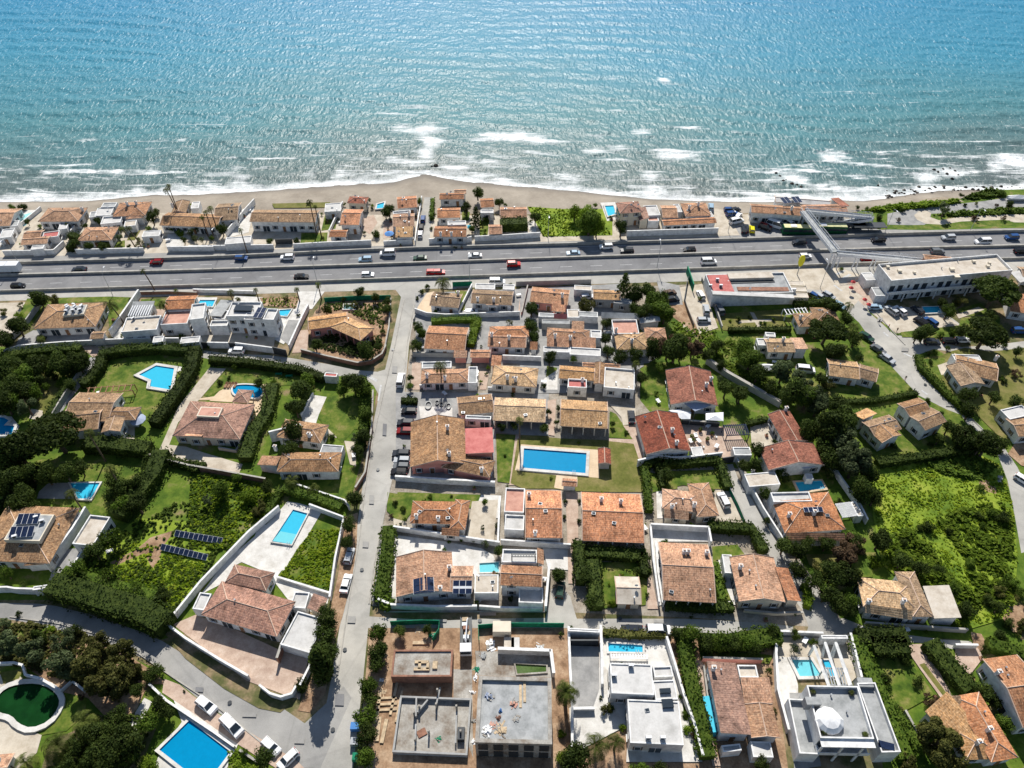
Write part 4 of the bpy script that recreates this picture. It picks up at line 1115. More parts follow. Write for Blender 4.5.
# ------------------------------------------------------------------ B: white villa by the beach
C(190,170,5.12)
house('long white beach villa with an orange brown roof and dark doorway',[('gx', 4.2, 'b', 335,212,668,198,640,262,298,268)], group=BG, ch=())
house('white garage block with a flat roof left of the villa court',[('f', 2.6, 'W', 185,345,312,340,312,375,180,378)], group=BG, par=.15, win=False)
house('white flat roofed pool house right of the long white villa',[('f', 3, 'W', 700,175,780,167,765,205,682,222)], group=BG, par=.15)
house('beach house with two long solar roofs and brown tiles',[('gx', 3.2, 'b', 120,172,292,168,215,250,150,262)], group=BG)
r, S_ = house('dark red tiled beach house behind an orange roofed one',[('hx', 3.6, 'r', 820,132,912,140,905,172,803,168)], group=BG, wall='c')
house('orange roofed beach house with a white wall facing the road',[('gx', 4, 'p', 800,200,885,203,872,280,760,280),('gx', 2.8, 't', 722,305,808,308,800,342,712,342)], group=BG)
pave('beige', 300,325,578,320,560,385,300,385);lawn(570,322,705,320,700,378,565,378);lawn(690,233,758,235,745,300,672,312)
pave('white', 270,200,330,190,300,320,200,345,190,335,250,260);lawn(420,172,720,165,700,192,430,195, m='lawn_dry')
pave('pink', 880,250,940,230,960,270,920,330,880,300)
wall('tall white wall climbing beside the white garage block',[335,175,285,230,190,345],2.2)
wall('white street wall left of the villa gate',[0,412,432,405],1.8);wall('white street wall right of the villa gate',[532,402,700,392,930,382],1.8)
wall('dark sliding gate in the villa street wall',[440,380,528,378],2.0, .12, 'metal_dark', False, 'gate','gate')
wall('low white wall left of the orange roofed beach house',[785,180,715,330],1.6)
pool('small blue pool on a beach terrace beside the dark red roof',[960,175,995,165,990,195,955,198], ladder=False)
palm(612,160,22,13, 'very tall thin palm right of the white beach villa');palm(640,185,14,12, 'second tall thin palm beside the first one');palm(258,305,20,9, 'thin palm in front of the white garage block')
palm(80,215,22,9, 'left palm of three before the solar roofed beach house');palm(103,195,24,10, 'middle palm of three before the solar roofed beach house');palm(60,240,20,8, 'right palm of three over the long brown roof')
for a in (('B', 407,365,22, 'round bush left of the villa gate'),('B', 548,362,22, 'round bush right of the villa gate'),('d', 160,295,34, 'dark tree at the end of the long brown roof'),('d', 1000,215,30, 'dark tree beside the beach street'),('B', 950,325,26, 'dark round bush near the beach houses driveway'),('d', 680,350,14, 'narrow dark tree on the villa lawn'),('b', 600,172,10, 'low bush on the sand behind the white villa'),
    ('B', 15,350,20, 'bush under the left palm by the street wall'),('g', 60,355,18, 'grey bush by the street wall'),('b', 110,350,18, 'green bush by the street wall')): tree(*a)
car('h', 262,450,0, 'blue','small dark blue car on the beach-side service lane')
# ------------------------------------------------------------------ C: beach street
C(380,170,5.12)
patch('street','asphalt_pale', pairs([228,140,278,140,262,260,250,395,180,400,205,260]))
house('pink roofed beach house left of the beach street, nearest the sand',[('gx', 3.4, 'p', 92,138,182,132,196,188,84,198)], group=BG)
house('pink roofed beach house left of the beach street, middle one',[('gx', 3.4, 'p', 75,228,172,220,180,285,60,290),('f', 3, 'W', 65,215,155,210,158,224,68,228)], group=BG, ch=(150,235))
house('little orange roofed house at the foot of the beach street',[('sf', 3, 'y', 82,302,172,302,168,342,80,345)], group=BG)
house('orange brown beach house right of the beach street, nearest the sand',[('gx', 3.2, 't', 305,118,432,118,430,148,305,150),('gx', 3.2, 't', 380,100,442,98,440,120,380,122)], group=BG)
house('square orange roofed house beside the beach street',[('gx', 3.2, 't', 296,196,410,192,412,242,290,246)], group=BG)
house('wide mottled orange house in front of the beach street corner',[('gx', 3.2, 't', 285,290,448,285,440,340,270,342),('f', 3.6, 'W', 348,265,440,260,440,280,345,285)], group=BG, par=.2, ch=(310,325,365,325))
house('mixed pink and orange roofed beach house by the tall conifer',[('gx', 3.2, 't', 510,150,582,140,582,188,515,192),('f', 3, 'W', 515,205,582,205,580,220,515,222)], group=BG, par=.15)
house('peach walled beach house behind the dark box hedge',[('gx', 3.4, 'p', 622,195,750,185,752,240,608,246),('gx', 2.6, 'p', 560,280,622,278,625,325,555,330)], group=BG, wall='c')
wall('white wall in front of the mottled orange house',[252,378,445,372,470,365],2.0);wall('white wall below the dark box hedge',[485,365,600,360,820,345],2.0)
wall('white wall closing the yard left of the beach street',[20,388,165,378],1.8);wall('white wall along the left side of the beach street',[215,150,180,380],1.4)
hedge('big dark box hedge in front of the peach beach house',[615,305,755,300],4,4.2, dens=5)
hedge('tall narrow hedge along the right side of the beach street',[272,160,262,260],1.8,1.2, 'leaf_mid')
tree('n', 492,235,52, 'tall dark conifer among the beach houses');
for a in (('d', 500,112,34, 'dark tree on the edge of the sand'),('d', 440,190,30, 'dark tree left of the tall conifer'),('d', 795,240,34, 'dark round tree at the edge of the green bank'),('d', 45,200,34, 'dark tree left of the pink roofed houses'),('o', 200,158,20, 'green tree at the top of the beach street'),('d', 610,165,28, 'dark tree behind the peach beach house'),('b', 540,250,22, 'bush left of the box hedge'),('B', 440,215,16, 'small bush right of the square orange roof'),('b', 640,180,14, 'low bush on the sand above the peach roof'),
    ('B', 275,225,14, 'round bush on the beach street, upper one'),('B', 262,300,12, 'round bush on the beach street, lower one'),('o', 470,300,22, 'green tree right of the mottled orange house')): tree(*a)
lawn(420,215,460,215,455,260,420,260);lawn(510,255,560,255,550,340,510,340);pave('white', 750,262,800,262,800,330,770,330)
pave('pink', 20,262,75,262,75,345,15,350)
car('h', 220,250,92, 'blue','dark blue car parked highest on the beach street');car('h', 211,292,92, 'black','black car parked in the middle of three on the beach street');car('h', 206,327,92, 'white','white car parked lowest on the beach street')
def parasol(x, y, r, m, label):
 c = G(x, y, 2.2);R = r / ppm(x, y);t = empty('parasol', label, 'parasol',(c.x, c.y, 0), None);mb = MB()
 n = 10;mb2 = MB();mb2.bar((c.x, c.y, 0),(c.x, c.y, 2.7), .04);mb2.build('pole','metal_white', t)
 for i in range(n):
  a, b_ = 2 * PI * i / n, 2 * PI * (i + 1) / n
  P, Q = (c.x + math.cos(a) * R, c.y + math.sin(a) * R, 2.2),(c.x + math.cos(b_) * R, c.y + math.sin(b_) * R, 2.2)
  mb.face([P, Q, (c.x, c.y, 2.75)]);mb.face([P, Q, (Q[0], Q[1],2.05),(P[0], P[1],2.05)])
 mb.build('canopy', m, t)
parasol(47,325,24, 'blue_fabric','big blue parasol in the yard of the pink roofed beach houses')
parasol(455,290,14, 'pool_tile','turquoise parasol beside the mottled orange house')
patch('field','field', pairs([755,188,930,200,1190,200,1190,335,835,342]))
undergrowth([755,190,930,200,1100,200,1180,330,840,345],900, 'leaf_meadow', .3,(.15, .4))
for a in (('l', 1000,215,40, 'bright green bush mound highest on the green bank'),('l', 1060,230,50, 'broad bright green bush mound on the green bank'),('l', 1110,290,44, 'green bush mound nearest the corner pool')): tree(*a)
# ------------------------------------------------------------------ D
C(570,170,5.12)
pave('white', 155,168,240,165,262,250,190,262)
pool('turquoise pool on a raised white corner terrace by the beach',[178,184,222,182,234,225,195,236], tile='pool_tile')
house('two storey cream beach house with a brown pink hipped roof',[('hx', 5.4, 'm', 240,168,348,158,372,212,250,226),('sr', 3.4, 'm', 340,200,392,198,395,255,352,262)], group=BG, wall='c')
house('cluster of tan and orange roofed beach houses with a white front',[('gx', 3.4, 't', 480,184,532,180,556,240,455,246),('hx', 3.4, 't', 562,170,700,166,715,230,595,238),('gx', 3, 't', 470,255,735,242,752,268,478,286),('f', 3.4, 'W', 375,185,450,182,455,230,395,240)], group=BG, par=.25, ch=(610,195,655,185))
wall('long white street wall below the beach house cluster',[288,340,755,325],2.2)
patch('driveway','paving_beige', pairs([722,195,795,205,870,335,768,338]))
tree('d', 262,292,40, 'dark tree below the corner pool');tree('b', 130,180,16, 'small bush on the sand behind the green bank');tree('o', 100,260,60, 'large green tree beside the corner pool')
for a in (('h', 818,203,0, 'blue','blue car parked at the back of the beach car park, left one'),('h', 845,203,20, 'dark','dark blue car parked at the back of the beach car park, right one'),('u', 830,225,10, 'blue','blue car parked in front of the two dark ones'),('h', 862,235,60, 'white','white car parked beside the blue cars by the beach'),('u', 722,190,80, 'lblue','pale blue car at the end of the beach driveway'),('v', 852,262,20, 'white','white van parked by the beach driveway'),('u', 900,298,80, 'dark','dark car parked left of the yellow one'),('h', 932,302,80, 'yellow','yellow car parked by the highway'),('u', 1000,290,-30, 'dred','dark brown car parked right of the yellow one')):
 car(*a[:5], a[5], group='cars parked by the beach')
# ------------------------------------------------------------------ E: seafront building, footbridge, buses
C(740,170,6.4)
r, S_ = house('long white seafront building with orange roof and red gable end',[('gx', 4.4, 't', 75,226,388,226,392,278,68,284),('gx', 4.4, 'p', 390,222,650,218,700,262,398,276),('gx', 4.2, 'W', 225,172,575,184,568,214,228,220),('sn', 4.2, 'r', 575,180,628,178,700,245,650,250)], group=BG, ch=(330,250))
panels(r, [248,176,300,174,335,210,285,214],5.4);panels(r, [322,172,372,170,402,206,352,210],5.4)
def bus(x, y, ang, label, L=11.5, joint=False):
 p = G(x, y, 1.5);r = empty('bus', label, 'bus',(p.x, p.y, .06), None, math.radians(ang))
 def put(o): o.parent = r;return o
 secs = [(-L / 2, L / 2)] if not joint else [(-9,-.6),(.6,9)]
 for a, b_ in secs:
  c = (a + b_) / 2;h = (b_ - a) / 2
  mb = MB();mb.box((c, 0),(1,0),(0,1), h, 1.25, .35,1.35,0);mb.box((c, 0),(1,0),(0,1), h, 1.25,2.45,2.95,0, t=.97)
  for i in range(int(h * 2 / 1.5) + 1): 
   xx = a + .06 + i * (2 * h - .12) / int(h * 2 / 1.5)
   for s in (-1,1): mb.box((xx, s * 1.2),(1,0),(0,1), .06, .05,1.35,2.45,0)
  o = put(mb.build('body','car_paint'));o.color = (.012, .09, .035,1)
  mb = MB();mb.box((c, 0),(1,0),(0,1), h - .03,1.18,1.35,2.46,0);put(mb.build('window','glass_dark'))
  mb = MB();mb.box((c, 0),(1,0),(0,1), h * .96,1.1,2.96,3.08,0);mb.box((c - h * .4,0),(1,0),(0,1),1, .8,3.08,3.25,1);put(mb.build('roof',['yellow_pale','metal_white']))
  for xx in (a + 2, b_ - 2.4):
   for s in (-1,1): child(VP['m']['ty'], r, (xx, s * 1.13, .46))
 if joint:
  mb = MB();mb.box((0,0),(1,0),(0,1), .62,1.1, .5,2.85,0);put(mb.build('bellows','metal_dark'))
mat_plain('yellow_pale',(.62, .6, .3), .6)
bus(380,385,-3, 'green bus with a pale yellow roof at the stop, left of the footbridge');bus(570,377,-3, 'green bus with a pale yellow roof at the stop, right of the footbridge')
car('m', 228,355,-32, 'white','white minibus parked slantwise before the seafront building','cars parked by the beach','minibus');car('u', 162,370,-35, 'black','black car parked beside the white minibus','cars parked by the beach');car('v', 318,350,-60, 'white','white van parked between the minibus and the bus','cars parked by the beach','van')
car('u', 25,380,80, 'dark','dark pickup parked at the left end of the seafront car park','cars parked by the beach')
# footbridge
def footbridge():
 HB = 6.2
 A0, A1 = G(405,262, HB), G(612,524, HB)
 r = empty('footbridge','pale steel footbridge crossing the highway beside the bus stop','footbridge',(A0.x, A0.y, 0))
 def deck(P, Q, w_, zP=HB, zQ=HB, nm='deck'):
  w = w_ * .72;P = Vector((P.x, P.y, zP));Q = Vector((Q.x, Q.y, zQ));d = (Q - P);dh = Vector((d.x, d.y, 0)).normalized();s = Vector((-dh.y, dh.x, 0)) * w / 2;Z = Vector((0,0,1))
  mb = MB();q = [P - s, Q - s, Q + s, P + s];mb.prism([p - Z * .5 for p in q], q, 0, True, True);mb.build(nm, 'flat_grey', r)
  for sg in (-1,1):
   mb = MB();a, b_ = P + s * sg, Q + s * sg;t = s.normalized() * .06
   mb.prism([a - t - Z * .7, b_ - t - Z * .7, b_ + t - Z * .7, a + t - Z * .7],[a - t + Z * .35, b_ - t + Z * .35, b_ + t + Z * .35, a + t + Z * .35],0, True, True)
   n = max(2, int(d.length / 2.2))
   for i in range(n + 1):
    p = a.lerp(b_, i / n);mb.bar(p + Z * .3, p + Z * 1.25, .045,0,4)
   mb.bar(a + Z * 1.25, b_ + Z * 1.25, .07,0,4);mb.bar(a + Z * .8, b_ + Z * .8, .04,0,4)
   mb.build('railing','metal_white', r)
 deck(A0, A1,3.0)
 R1 = G(1030,562,4.2);R2 = G(1300,590,1.6)
 deck(G(622,530, HB), R1,2.4, HB - .01,4.0, 'ramp');deck(R1, R2,2.4,3.99,1.4, 'ramp')
 B1 = G(850,290,5.2);deck(G(420,258, HB), B1,2.2, HB - .02,4.6, 'ramp')
 B2 = G(700,345,2.5);deck(G(852,294,5.2), G(560,340,2.0),2.2,4.4,1.2, 'ramp')
 for (x, y, z) in ((605,532, HB),(640,534, HB),(762,543,5.5),(872,552,5),(980,560,4.4),(410,268, HB),(505,274,5.9),(620,280,5.4),(735,286,5),(850,292,4.5)):
  p = G(x, y, z);mb = MB();mb.bar((p.x - .7, p.y, 0),(p.x - .5, p.y, z - .6), .2,0,6);mb.bar((p.x + .7, p.y, 0),(p.x + .5, p.y, z - .6), .2,0,6);mb.build('pier','metal_white', r)
footbridge()
# stairs with dark shelter
def shelter(x, y, label):
 p = G(x, y, 3);r = empty('bus_shelter', label, 'bus shelter',(p.x, p.y, 0));mb = MB()
 mb.box(p, (1,0),(0,1),5.5,1.6,2.6,2.8,0);mb.build('roof','metal_dark', r);mb = MB()
 for i in range(4): mb.box((p.x - 5 + i * 3.3, p.y + 1.3),(1,0),(0,1), .08, .08,0,2.58,0)
 mb.build('post','metal_grey', r);mb = MB();mb.box((p.x, p.y + 1.4),(1,0),(0,1),5.2, .04, .3,2.3,0);mb.build('pane','glass_dark', r)
shelter(700,335, 'dark roofed bus shelter under the bridge ramp');shelter(830,348, 'dark shelter beside the right end of the bridge ramp')
def yellow_sign():
 c = G(395,580,5.5);r = empty('advertising_sign','tall yellow oval sign on a pole beside the highway','sign',(c.x, c.y, 0));mb = MB();n = 20
 A = [Vector((c.x + math.cos(2 * PI * i / n) * .95, c.y - .2, c.z + math.sin(2 * PI * i / n) * 2.2)) for i in range(n)]
 mb.prism(A, [p + Vector((0, .4,0)) for p in A],0, True, True);mb.build('panel','yellow_paint', r)
 mb = MB();mb.bar((c.x, c.y, 0),(c.x, c.y, 3), .15,0,8);mb.build('pole','metal_grey', r)
yellow_sign()
# lamp posts along the highway
C(0,0,1)
for x, y, sd in ((18,262,1),(113,296,-1),(222,250,1),(318,286,-1),(470,282,-1),(548,238,1),(657,268,-1),(728,232,1),(820,288,-1),(885,232,1),(970,231,1)):
 p = W(x, y, 0);r = empty('street_lamp','slim grey street lamp at the edge of the highway','street lamp',(p.x, p.y, 0),'street lamps along the highway')
 mb = MB();mb.bar(p, p + Vector((0,0,9)), .1,0,6, .06);mb.bar(p + Vector((0,0,9)), p + Vector((0,-1.8 * sd, 9.5)), .06,0,5);mb.build('pole','metal_grey', r)
 mb = MB();mb.box((p.x, p.y - 2.1 * sd),(1,0),(0,1), .16, .4,9.4,9.55);mb.build('lamp_head','metal_white', r)
# ------------------------------------------------------------------ F: turning circle, hotel
C(864,170,6.4)
undergrowth([-20,262,200,222,600,195,620,210,400,245,50,268],700, 'leaf_bright', .9,(.25, .6));undergrowth([640,180,780,132,860,130,900,165,700,192],450, 'leaf_mid', 1.0,(.25, .6));undergrowth([430,292,640,268,900,245,1150,240,1150,272,640,300],700, 'leaf_mid', .8,(.2, .5))
for a in (('g', 520,248,48, 'wide thin tree beside the turning circle'),('B', 252,258,22, 'dark bush left of the turning circle'),('R', 222,318,20, 'brown thin bush on the turning circle'),('R', 715,308,26, 'brown thin bush on the pale path, left one'),('R', 895,308,24, 'brown thin bush on the pale path, right one'),('B', 625,162,20, 'dark bush at the shore right of the sand path'),('B', 650,222,16, 'small dark bush between the path and the shore'),('x', 720,215,16, 'small pale bush between path and shore'),('B', 760,250,14, 'dark bush in the green strip, left one'),('B', 655,268,13, 'dark bush in the green strip beside the tree'),('R', 850,225,18, 'brown bush on the grey shore plot'),('d', 940,220,30, 'dark tree below the white boat'),('B', 530,355,12, 'dark bush in the grass strip by the highway'),('B', 100,300,26, 'dark bush behind the bridge ramp end'),('b', 20,245,16, 'bush on the sand behind the seafront building'),('B', -40,238,18, 'dark bush beside the red gable end'),('b', 880,150,30, 'green bush mound at the rocky shore')): tree(*a)
def boat(x, y, label):
 p = G(x, y, .8);r = empty('boat', label, 'boat',(p.x, p.y, .2), None);mb = MB();st = [(-4, .5, .4),(-3,1.1, .2),(0,1.35, .1),(2.5,1.1, .2),(4.2, .25, .6)]
 rings = [[Vector((x_, -w_, 1.1)), Vector((x_, -w_ * .6, z_)), Vector((x_, w_ * .6, z_)), Vector((x_, w_, 1.1))] for x_, w_, z_ in st]
 for a, b_ in zip(rings, rings[1:]):
  for i in range(3): mb.face([a[i], b_[i], b_[i + 1], a[i + 1]])
 mb.face(rings[0]);mb.face(rings[-1]);mb.build('hull','metal_white').parent = r
 mb = MB();
 for a, b_ in zip(rings, rings[1:]):
  m0, m1 = Vector((a[0].x, 0,2.0 - abs(a[0].x) * .12)), Vector((b_[0].x, 0,2.0 - abs(b_[0].x) * .12));mb.face([a[0], b_[0], m1, m0]);mb.face([a[3], b_[3], m1, m0])
 mb.build('cover','white_fabric').parent = r
boat(985,180, 'white covered boat ashore at the right photo edge')
r, S_ = house('long white hotel with a flat pale roof and shaded balconies',[('f', 7, 'C', 75,603,848,560,965,665,162,705)], par=.7, cat='hotel', name='hotel', win=False)
o = S_[0];c0 = o.c
def facade(r, o, n, floors, depth=1.3, h0=.1, fh=3.2, wf=.6, zt=2.2, cap=False):
 F0 = o.c - o.v * o.b;ex, ey = o.u, o.v
 for f in range(floors):
  z = h0 + f * fh
  for i in range(n):
   p = F0 + ex * (-o.a + (i + .5) * 2 * o.a / n);mb = MB();mb.box(p - ey * .03, ex, ey, o.a / n * (wf if (i + f) % 3 else wf * .45), .04, z + (.1 if (i + f) % 3 else 1.0), z + zt, 0);mb.build('glass_door' if (i + f) % 3 else 'window','glass_dark', r)
  if f:
   mb = MB();mb.box(F0 - ey * depth / 2, ex, ey, o.a, depth / 2, z - .25, z, 0, True);mb.box(F0 - ey * (depth - .06), ex, ey, o.a, .06, z, z + .9,0);mb.build('balcony','white_wall', r)
   mb = MB()
   for i in range(0, n + 1,2): mb.box(F0 + ex * (-o.a + .2 + i * (2 * o.a - .4) / n) - ey * (depth - .1), ex, ey, .2, .1,0, z if not cap else o.h, 0)
   if cap: mb.box(F0 - ey * depth / 2, ex, ey, o.a, depth / 2, o.h + .3, o.h + .5,0)
   mb.build('pillar','white_wall', r)
facade(r, o, 15,2,1.3)
mb = MB();
for x, y, s in ((150,625, .5),(320,660, .4),(560,640, .7),(790,620, .5),(800,600, .4),(700,590, .5),(225,650, .6),(590,690, .8)):
 p = G(x, y, 7);mb.box(p, (1,0),(0,1), s, s * .8,6.9,7.5 + s * .3)
mb.build('roof_vent','cream_wall', r)
house('low brown tiled shed behind the hotel',[('gx', 5, 't', 392,552,550,545,552,572,385,578)], win=False, wall='b')
house('white house behind a tent at the right photo edge',[('gx', 3.4, 'b', 1000,625,1100,620,1120,680,1010,690)])
house('white awning house beside the hotel',[('sr-', 2.8, 'W', 965,668,1010,640,1060,715,985,720)], win=False)
C(824,270,5.12)
house('white pergola porch at the left end of the hotel',[('f', 3.2, 'W', 190,15,240,12,270,50,215,55),('f-', 2.6, 'G', 245,90,300,88,318,130,262,135)], win=False, par=.1)
tree('b', 90,-5,14, 'green bush beside the yellow sign') 
pave('pink', 115,60,170,40,260,90,300,160,240,165,160,110)
for i, (x, y) in enumerate([(150,60),(140,90),(210,150),(230,175)]):
 parasol(x, y, 12, 'red_fabric','pink red parasol on the terrace at the hotel corner, ' + ['beside the road','second from the road','third from the road','nearest the car park'][i])

C(0,170,5.12)
for q, l, m in (((330,225,380,222,372,262,318,266),'small flat white annex right of the large orange hipped roof','W'),((60,262,100,258,92,285,50,290),'low grey flat shed beside the turquoise terrace','G'),((640,262,700,258,695,285,635,290),'cream flat shed under the small pink roof','C'),((310,262,352,260,345,300,300,305),'little white shed above the red terrace','W'),((465,215,500,212,490,240,455,245),'narrow grey shed left of the white cabin','G'),((985,165,1024,163,1018,195,978,198),'white flat beach annex beside the solar roofed house','W'),((165,388,225,388,222,405,160,407),'small white awning shed by the lane at the far left','W')):
 house(l, [('f', 2.6, m) + q], win=False, par=.12, cat='shed', name='shed')
for a in (('d', 380,375,30, 'dark tree at the left end of the dark beach hedge'),('d', 450,385,26, 'dark tree in the dark beach hedge, left one'),('d', 520,392,26, 'dark tree in the dark beach hedge, right one'),('g', 610,345,22, 'grey bush right of the low orange hipped house'),('d', 340,285,20, 'dark bush between the first beach plots'),('o', 760,300,20, 'green bush above the white awning house'),('d', 940,355,20, 'dark bush on the white court of the palm pair house'),('g', 1000,350,20, 'grey bush on the white court of the palm pair house'),('d', 140,262,18, 'dark bush left of the large orange hipped roof'),('x', 700,390,16, 'pale bush by the white street wall, left one'),('d', 660,390,14, 'dark bush by the white street wall under the palms')): tree(*a)
C(570,170,5.12)
for q, l, m in (((395,235,450,232,452,262,398,265),'brown flat annex in the tan roofed beach cluster','K'),((530,178,560,176,570,215,545,220),'white gap roof between the tan and orange beach roofs','W'),((700,215,722,214,735,240,715,242),'tiny white shed at the right end of the beach cluster','W')):
 house(l, [('f', 2.8, m) + q], win=False, par=.2, cat='shed', name='shed')
VG = 'houses on the left side of the main street'
# ------------------------------------------------------------------ G: top left plots
C(0,280,5.12)
pave('beige', -60,120,130,115,180,150,60,290,-60,290);lawn(140,95,560,85,690,90,660,140,560,240,545,110,240,125,160,240,60,250)
lawn(200,470,380,470,360,560,270,720,180,720,190,560, m='lawn_dry');pave('grey', 95,300,170,258,480,270,450,320,80,345)
r, S_ = house('big brown hipped roof house with machines sunk in its roof',[('hx', 3.2, 'b', 248,128,552,112,490,238,165,250),('gx', 3, 'b', 480,262,540,262,530,300,462,300)], group=VG, ac=(350,150,385,140,425,150,360,175,400,172), maxwin=8)
mb = MB();c, u, v, a, b = rect([340,132,445,130,430,175,325,182],4.9);mb.box(c, u, v, a, b, 4.2,5.0,0);mb.box(c, u, v, a - .25, b - .25,5.0,5.02,1);mb.build('plant_deck',['cream_wall','flat_grey'], r)
for k in range(6):
 p = c + u * (-a * .7 + (k % 3) * a * .65) + v * (-b * .4 + (k // 3) * b * .8);child(ACU, r, (p.x - r.location.x, p.y - r.location.y, 5.03),(0,0, .3 * k))
wall('white front wall curving below the big brown hipped roof',[30,385,110,358,330,340,530,330],1.8);wall('grey garden wall left of the big brown hipped roof',[232,105,120,260,40,330],1.8, m='grey_wall')
wall('white street wall with two bays left of the modern villa',[530,330,780,322],1.9);wall('white street wall right of the first white bay',[838,322,925,322],1.9)
house('white street bay with a blue shadowed garage front',[('f', 3, 'W', 785,290,838,290,836,318,785,320)], win=False, par=.15, cat='garage', name='garage');house('second wide white street bay right of the first one',[('f', 3, 'W', 925,292,1024,292,1020,322,928,322)], win=False, par=.15, cat='garage', name='garage')
wall('tall white diagonal wall beside the striped glass roof',[722,80,640,200,575,290],2.4, .4)
r, S_ = house('white terraced villa with a striped glass roof and brown tiles',[('sf', 3.2, 'G', 690,122,795,122,770,188,652,194),('f', 4, 'C', 640,195,830,190,800,262,635,268),('gx', 5, 't', 862,82,1018,80,985,148,850,148),('f', 4, 'K', 845,160,985,158,960,230,830,232)], group=VG, ac=(770,200,690,215))
mb = MB();o = S_[0]
for k in range(9): mb.box(o.c + o.u * (-o.a + (k + .5) * o.a / 4.5), o.u, o.v, .12, o.b, 3.7,3.95)
mb.build('roof_beam','metal_white', r)
patch('lawn','lawn', pairs([725,98,850,98,840,135,715,130]))
pave('white', 570,290,620,230,650,300,600,305);pave('pink', 780,150,850,150,830,190,760,190)
house('tall white round cornered house at the edge of the modern villa',[('f', 6, 'W', 985,130,1060,120,1040,200,970,210)], group=VG, maxwin=4)
for a in (('d', 195,88,46, 'dark round tree at the service road, left end'),('x', 268,95,34, 'pale loose bush beside the dark round tree at the service road'),('d', 85,230,55, 'dark green tree left of the big brown hipped roof'),('L', 95,180,24, 'bright bush behind the dark tree at left'),('d', 10,300,55, 'dark tree at the left photo edge above the pink pavement'),('B', 205,300,30, 'dark bush in the driveway court'),('x', 105,130,20, 'white flowering bush in the top left garden'),('x', 20,165,24, 'pale bush at the left edge of the top left garden'),
    ('B', 670,105,18, 'dark bush right of the green strip behind the brown roof'),('d', 390,415,60, 'dark tree at the top of the left garden, right one'),('d', 300,420,58, 'dark tree at the top of the left garden, middle one'),('d', 180,440,60, 'dark tree at the top of the left garden, left one'),('d', 60,430,60, 'dark tree at the top left corner of the left garden'),('o', 130,480,60, 'mid green tree under the row at the top left garden'),('d', 50,540,60, 'dark tree at the left photo edge over the blue pool'),('d', 20,630,60, 'dark spreading tree beside the blue pool at the edge'),('g', 130,640,56, 'grey green palm like tree beside the blue pool'),('o', 170,570,44, 'green tree beside the small orchard tree'),
    ('o', 232,545,24, 'small orchard tree standing alone on the dry lawn'),('x', 270,495,26, 'dry bush above the orchard tree'),('L', 320,520,36, 'bright green bush right of the orchard tree'),('d', 230,420,50, 'dark tree over the top wall of the left garden'),('o', 330,460,40, 'green tree over the top wall of the left garden')): tree(*a)
palm(560,125,50,7, 'bushy dark palm at the corner of the big brown roof', lean=(-1.5,0));palm(830,120,34,8, 'palm beside the striped glass roof', lean=(-1,0));palm(205,300,30,3, 'short palm in the driveway court')
pool('blue pool cut by the left photo edge under dark trees',[-60,700,20,705,45,720,20,745,75,748,60,790,-60,790], tile='pool_tile_deep', rw=.7)
pave('white', -60,690,60,700,100,750,70,810,-60,810);pave('beige', 160,660,220,670,215,720,150,710)
wall('grey wall running down beside the narrow path',[462,425,370,560,270,722],1.8, m='grey_wall')
hedge('dark hedge along the lane above the arrow pool lawn',[520,400,640,385,800,370,985,385],3.0,2.6);hedge('dark hedge on the left side of the arrow pool lawn',[530,415,520,470,440,560],3.0,3)
hedge('long thick dark hedge right of the arrow pool lawn',[1010,370,990,480,900,620,800,760],3.2,3.6, dens=6);hedge('dark hedge row at the top of the left garden',[20,410,240,385,430,375],3,2.4);hedge('dark hedge beside the grey wall of the left garden',[440,420,350,560,250,720],2.2,1.8)
lawn(555,440,620,425,930,410,960,430,890,560,790,730,690,700,560,640,500,560)
pool('arrow shaped turquoise pool on a mown lawn',[712,485,800,438,892,452,872,562,768,545,775,512], rw=.9);pave('white', 880,440,930,445,935,465,890,475)
def pergola(label, q, h, m='wood', n=8):
 c, u, v, a, b = rect(q, h);r = empty('pergola', label, 'pergola',(c.x, c.y, 0));mb = MB()
 for sx in (-1,1):
  for sy in (-1,1): mb.box(c + u * sx * (a - .15) + v * sy * (b - .15), u, v, .1, .1,0, h)
 mb.build('post', m, r);mb = MB()
 for k in range(n): mb.box(c + u * (-a + (k + .5) * 2 * a / n), u, v, min(.12, a / n * .5), b, h + .01, h + .16,0, True)
 for s in (-1,1): mb.box(c + v * s * (b - .15), u, v, a, .08, h - .18, h, 0, True)
 mb.build('rafter', m, r);return r
pergola('long brown pergola frame on the lawn of the arrow pool',[450,540,680,545,680,580,440,570],2.4)
house('rambling brown roofed house behind the arrow pool lawn',[('gx', 3.2, 'b', 432,575,605,578,580,725,300,720),('hx', 3.2, 'b', 520,640,720,660,690,720,500,712),('f', 3, 'W', 570,650,700,670,670,700,550,700)], group=VG, par=.2, maxwin=5)
C(0,400,5.12)
house('white gabled wing with a brown roof beside the tall palm',[('gy', 4, 'b', 540,95,640,85,615,165,520,165),('gx', 3.4, 'b', 320,30,530,40,500,160,340,150)], group=VG, maxwin=5)
mb = MB();pave('beige', 640,120,690,120,690,200,640,220);parasol(705,100,40, 'blue_grey_fabric','lilac striped awning beside the rambling brown house')
tree('u', 290,195,135, 'huge round dark pine over the left gardens')
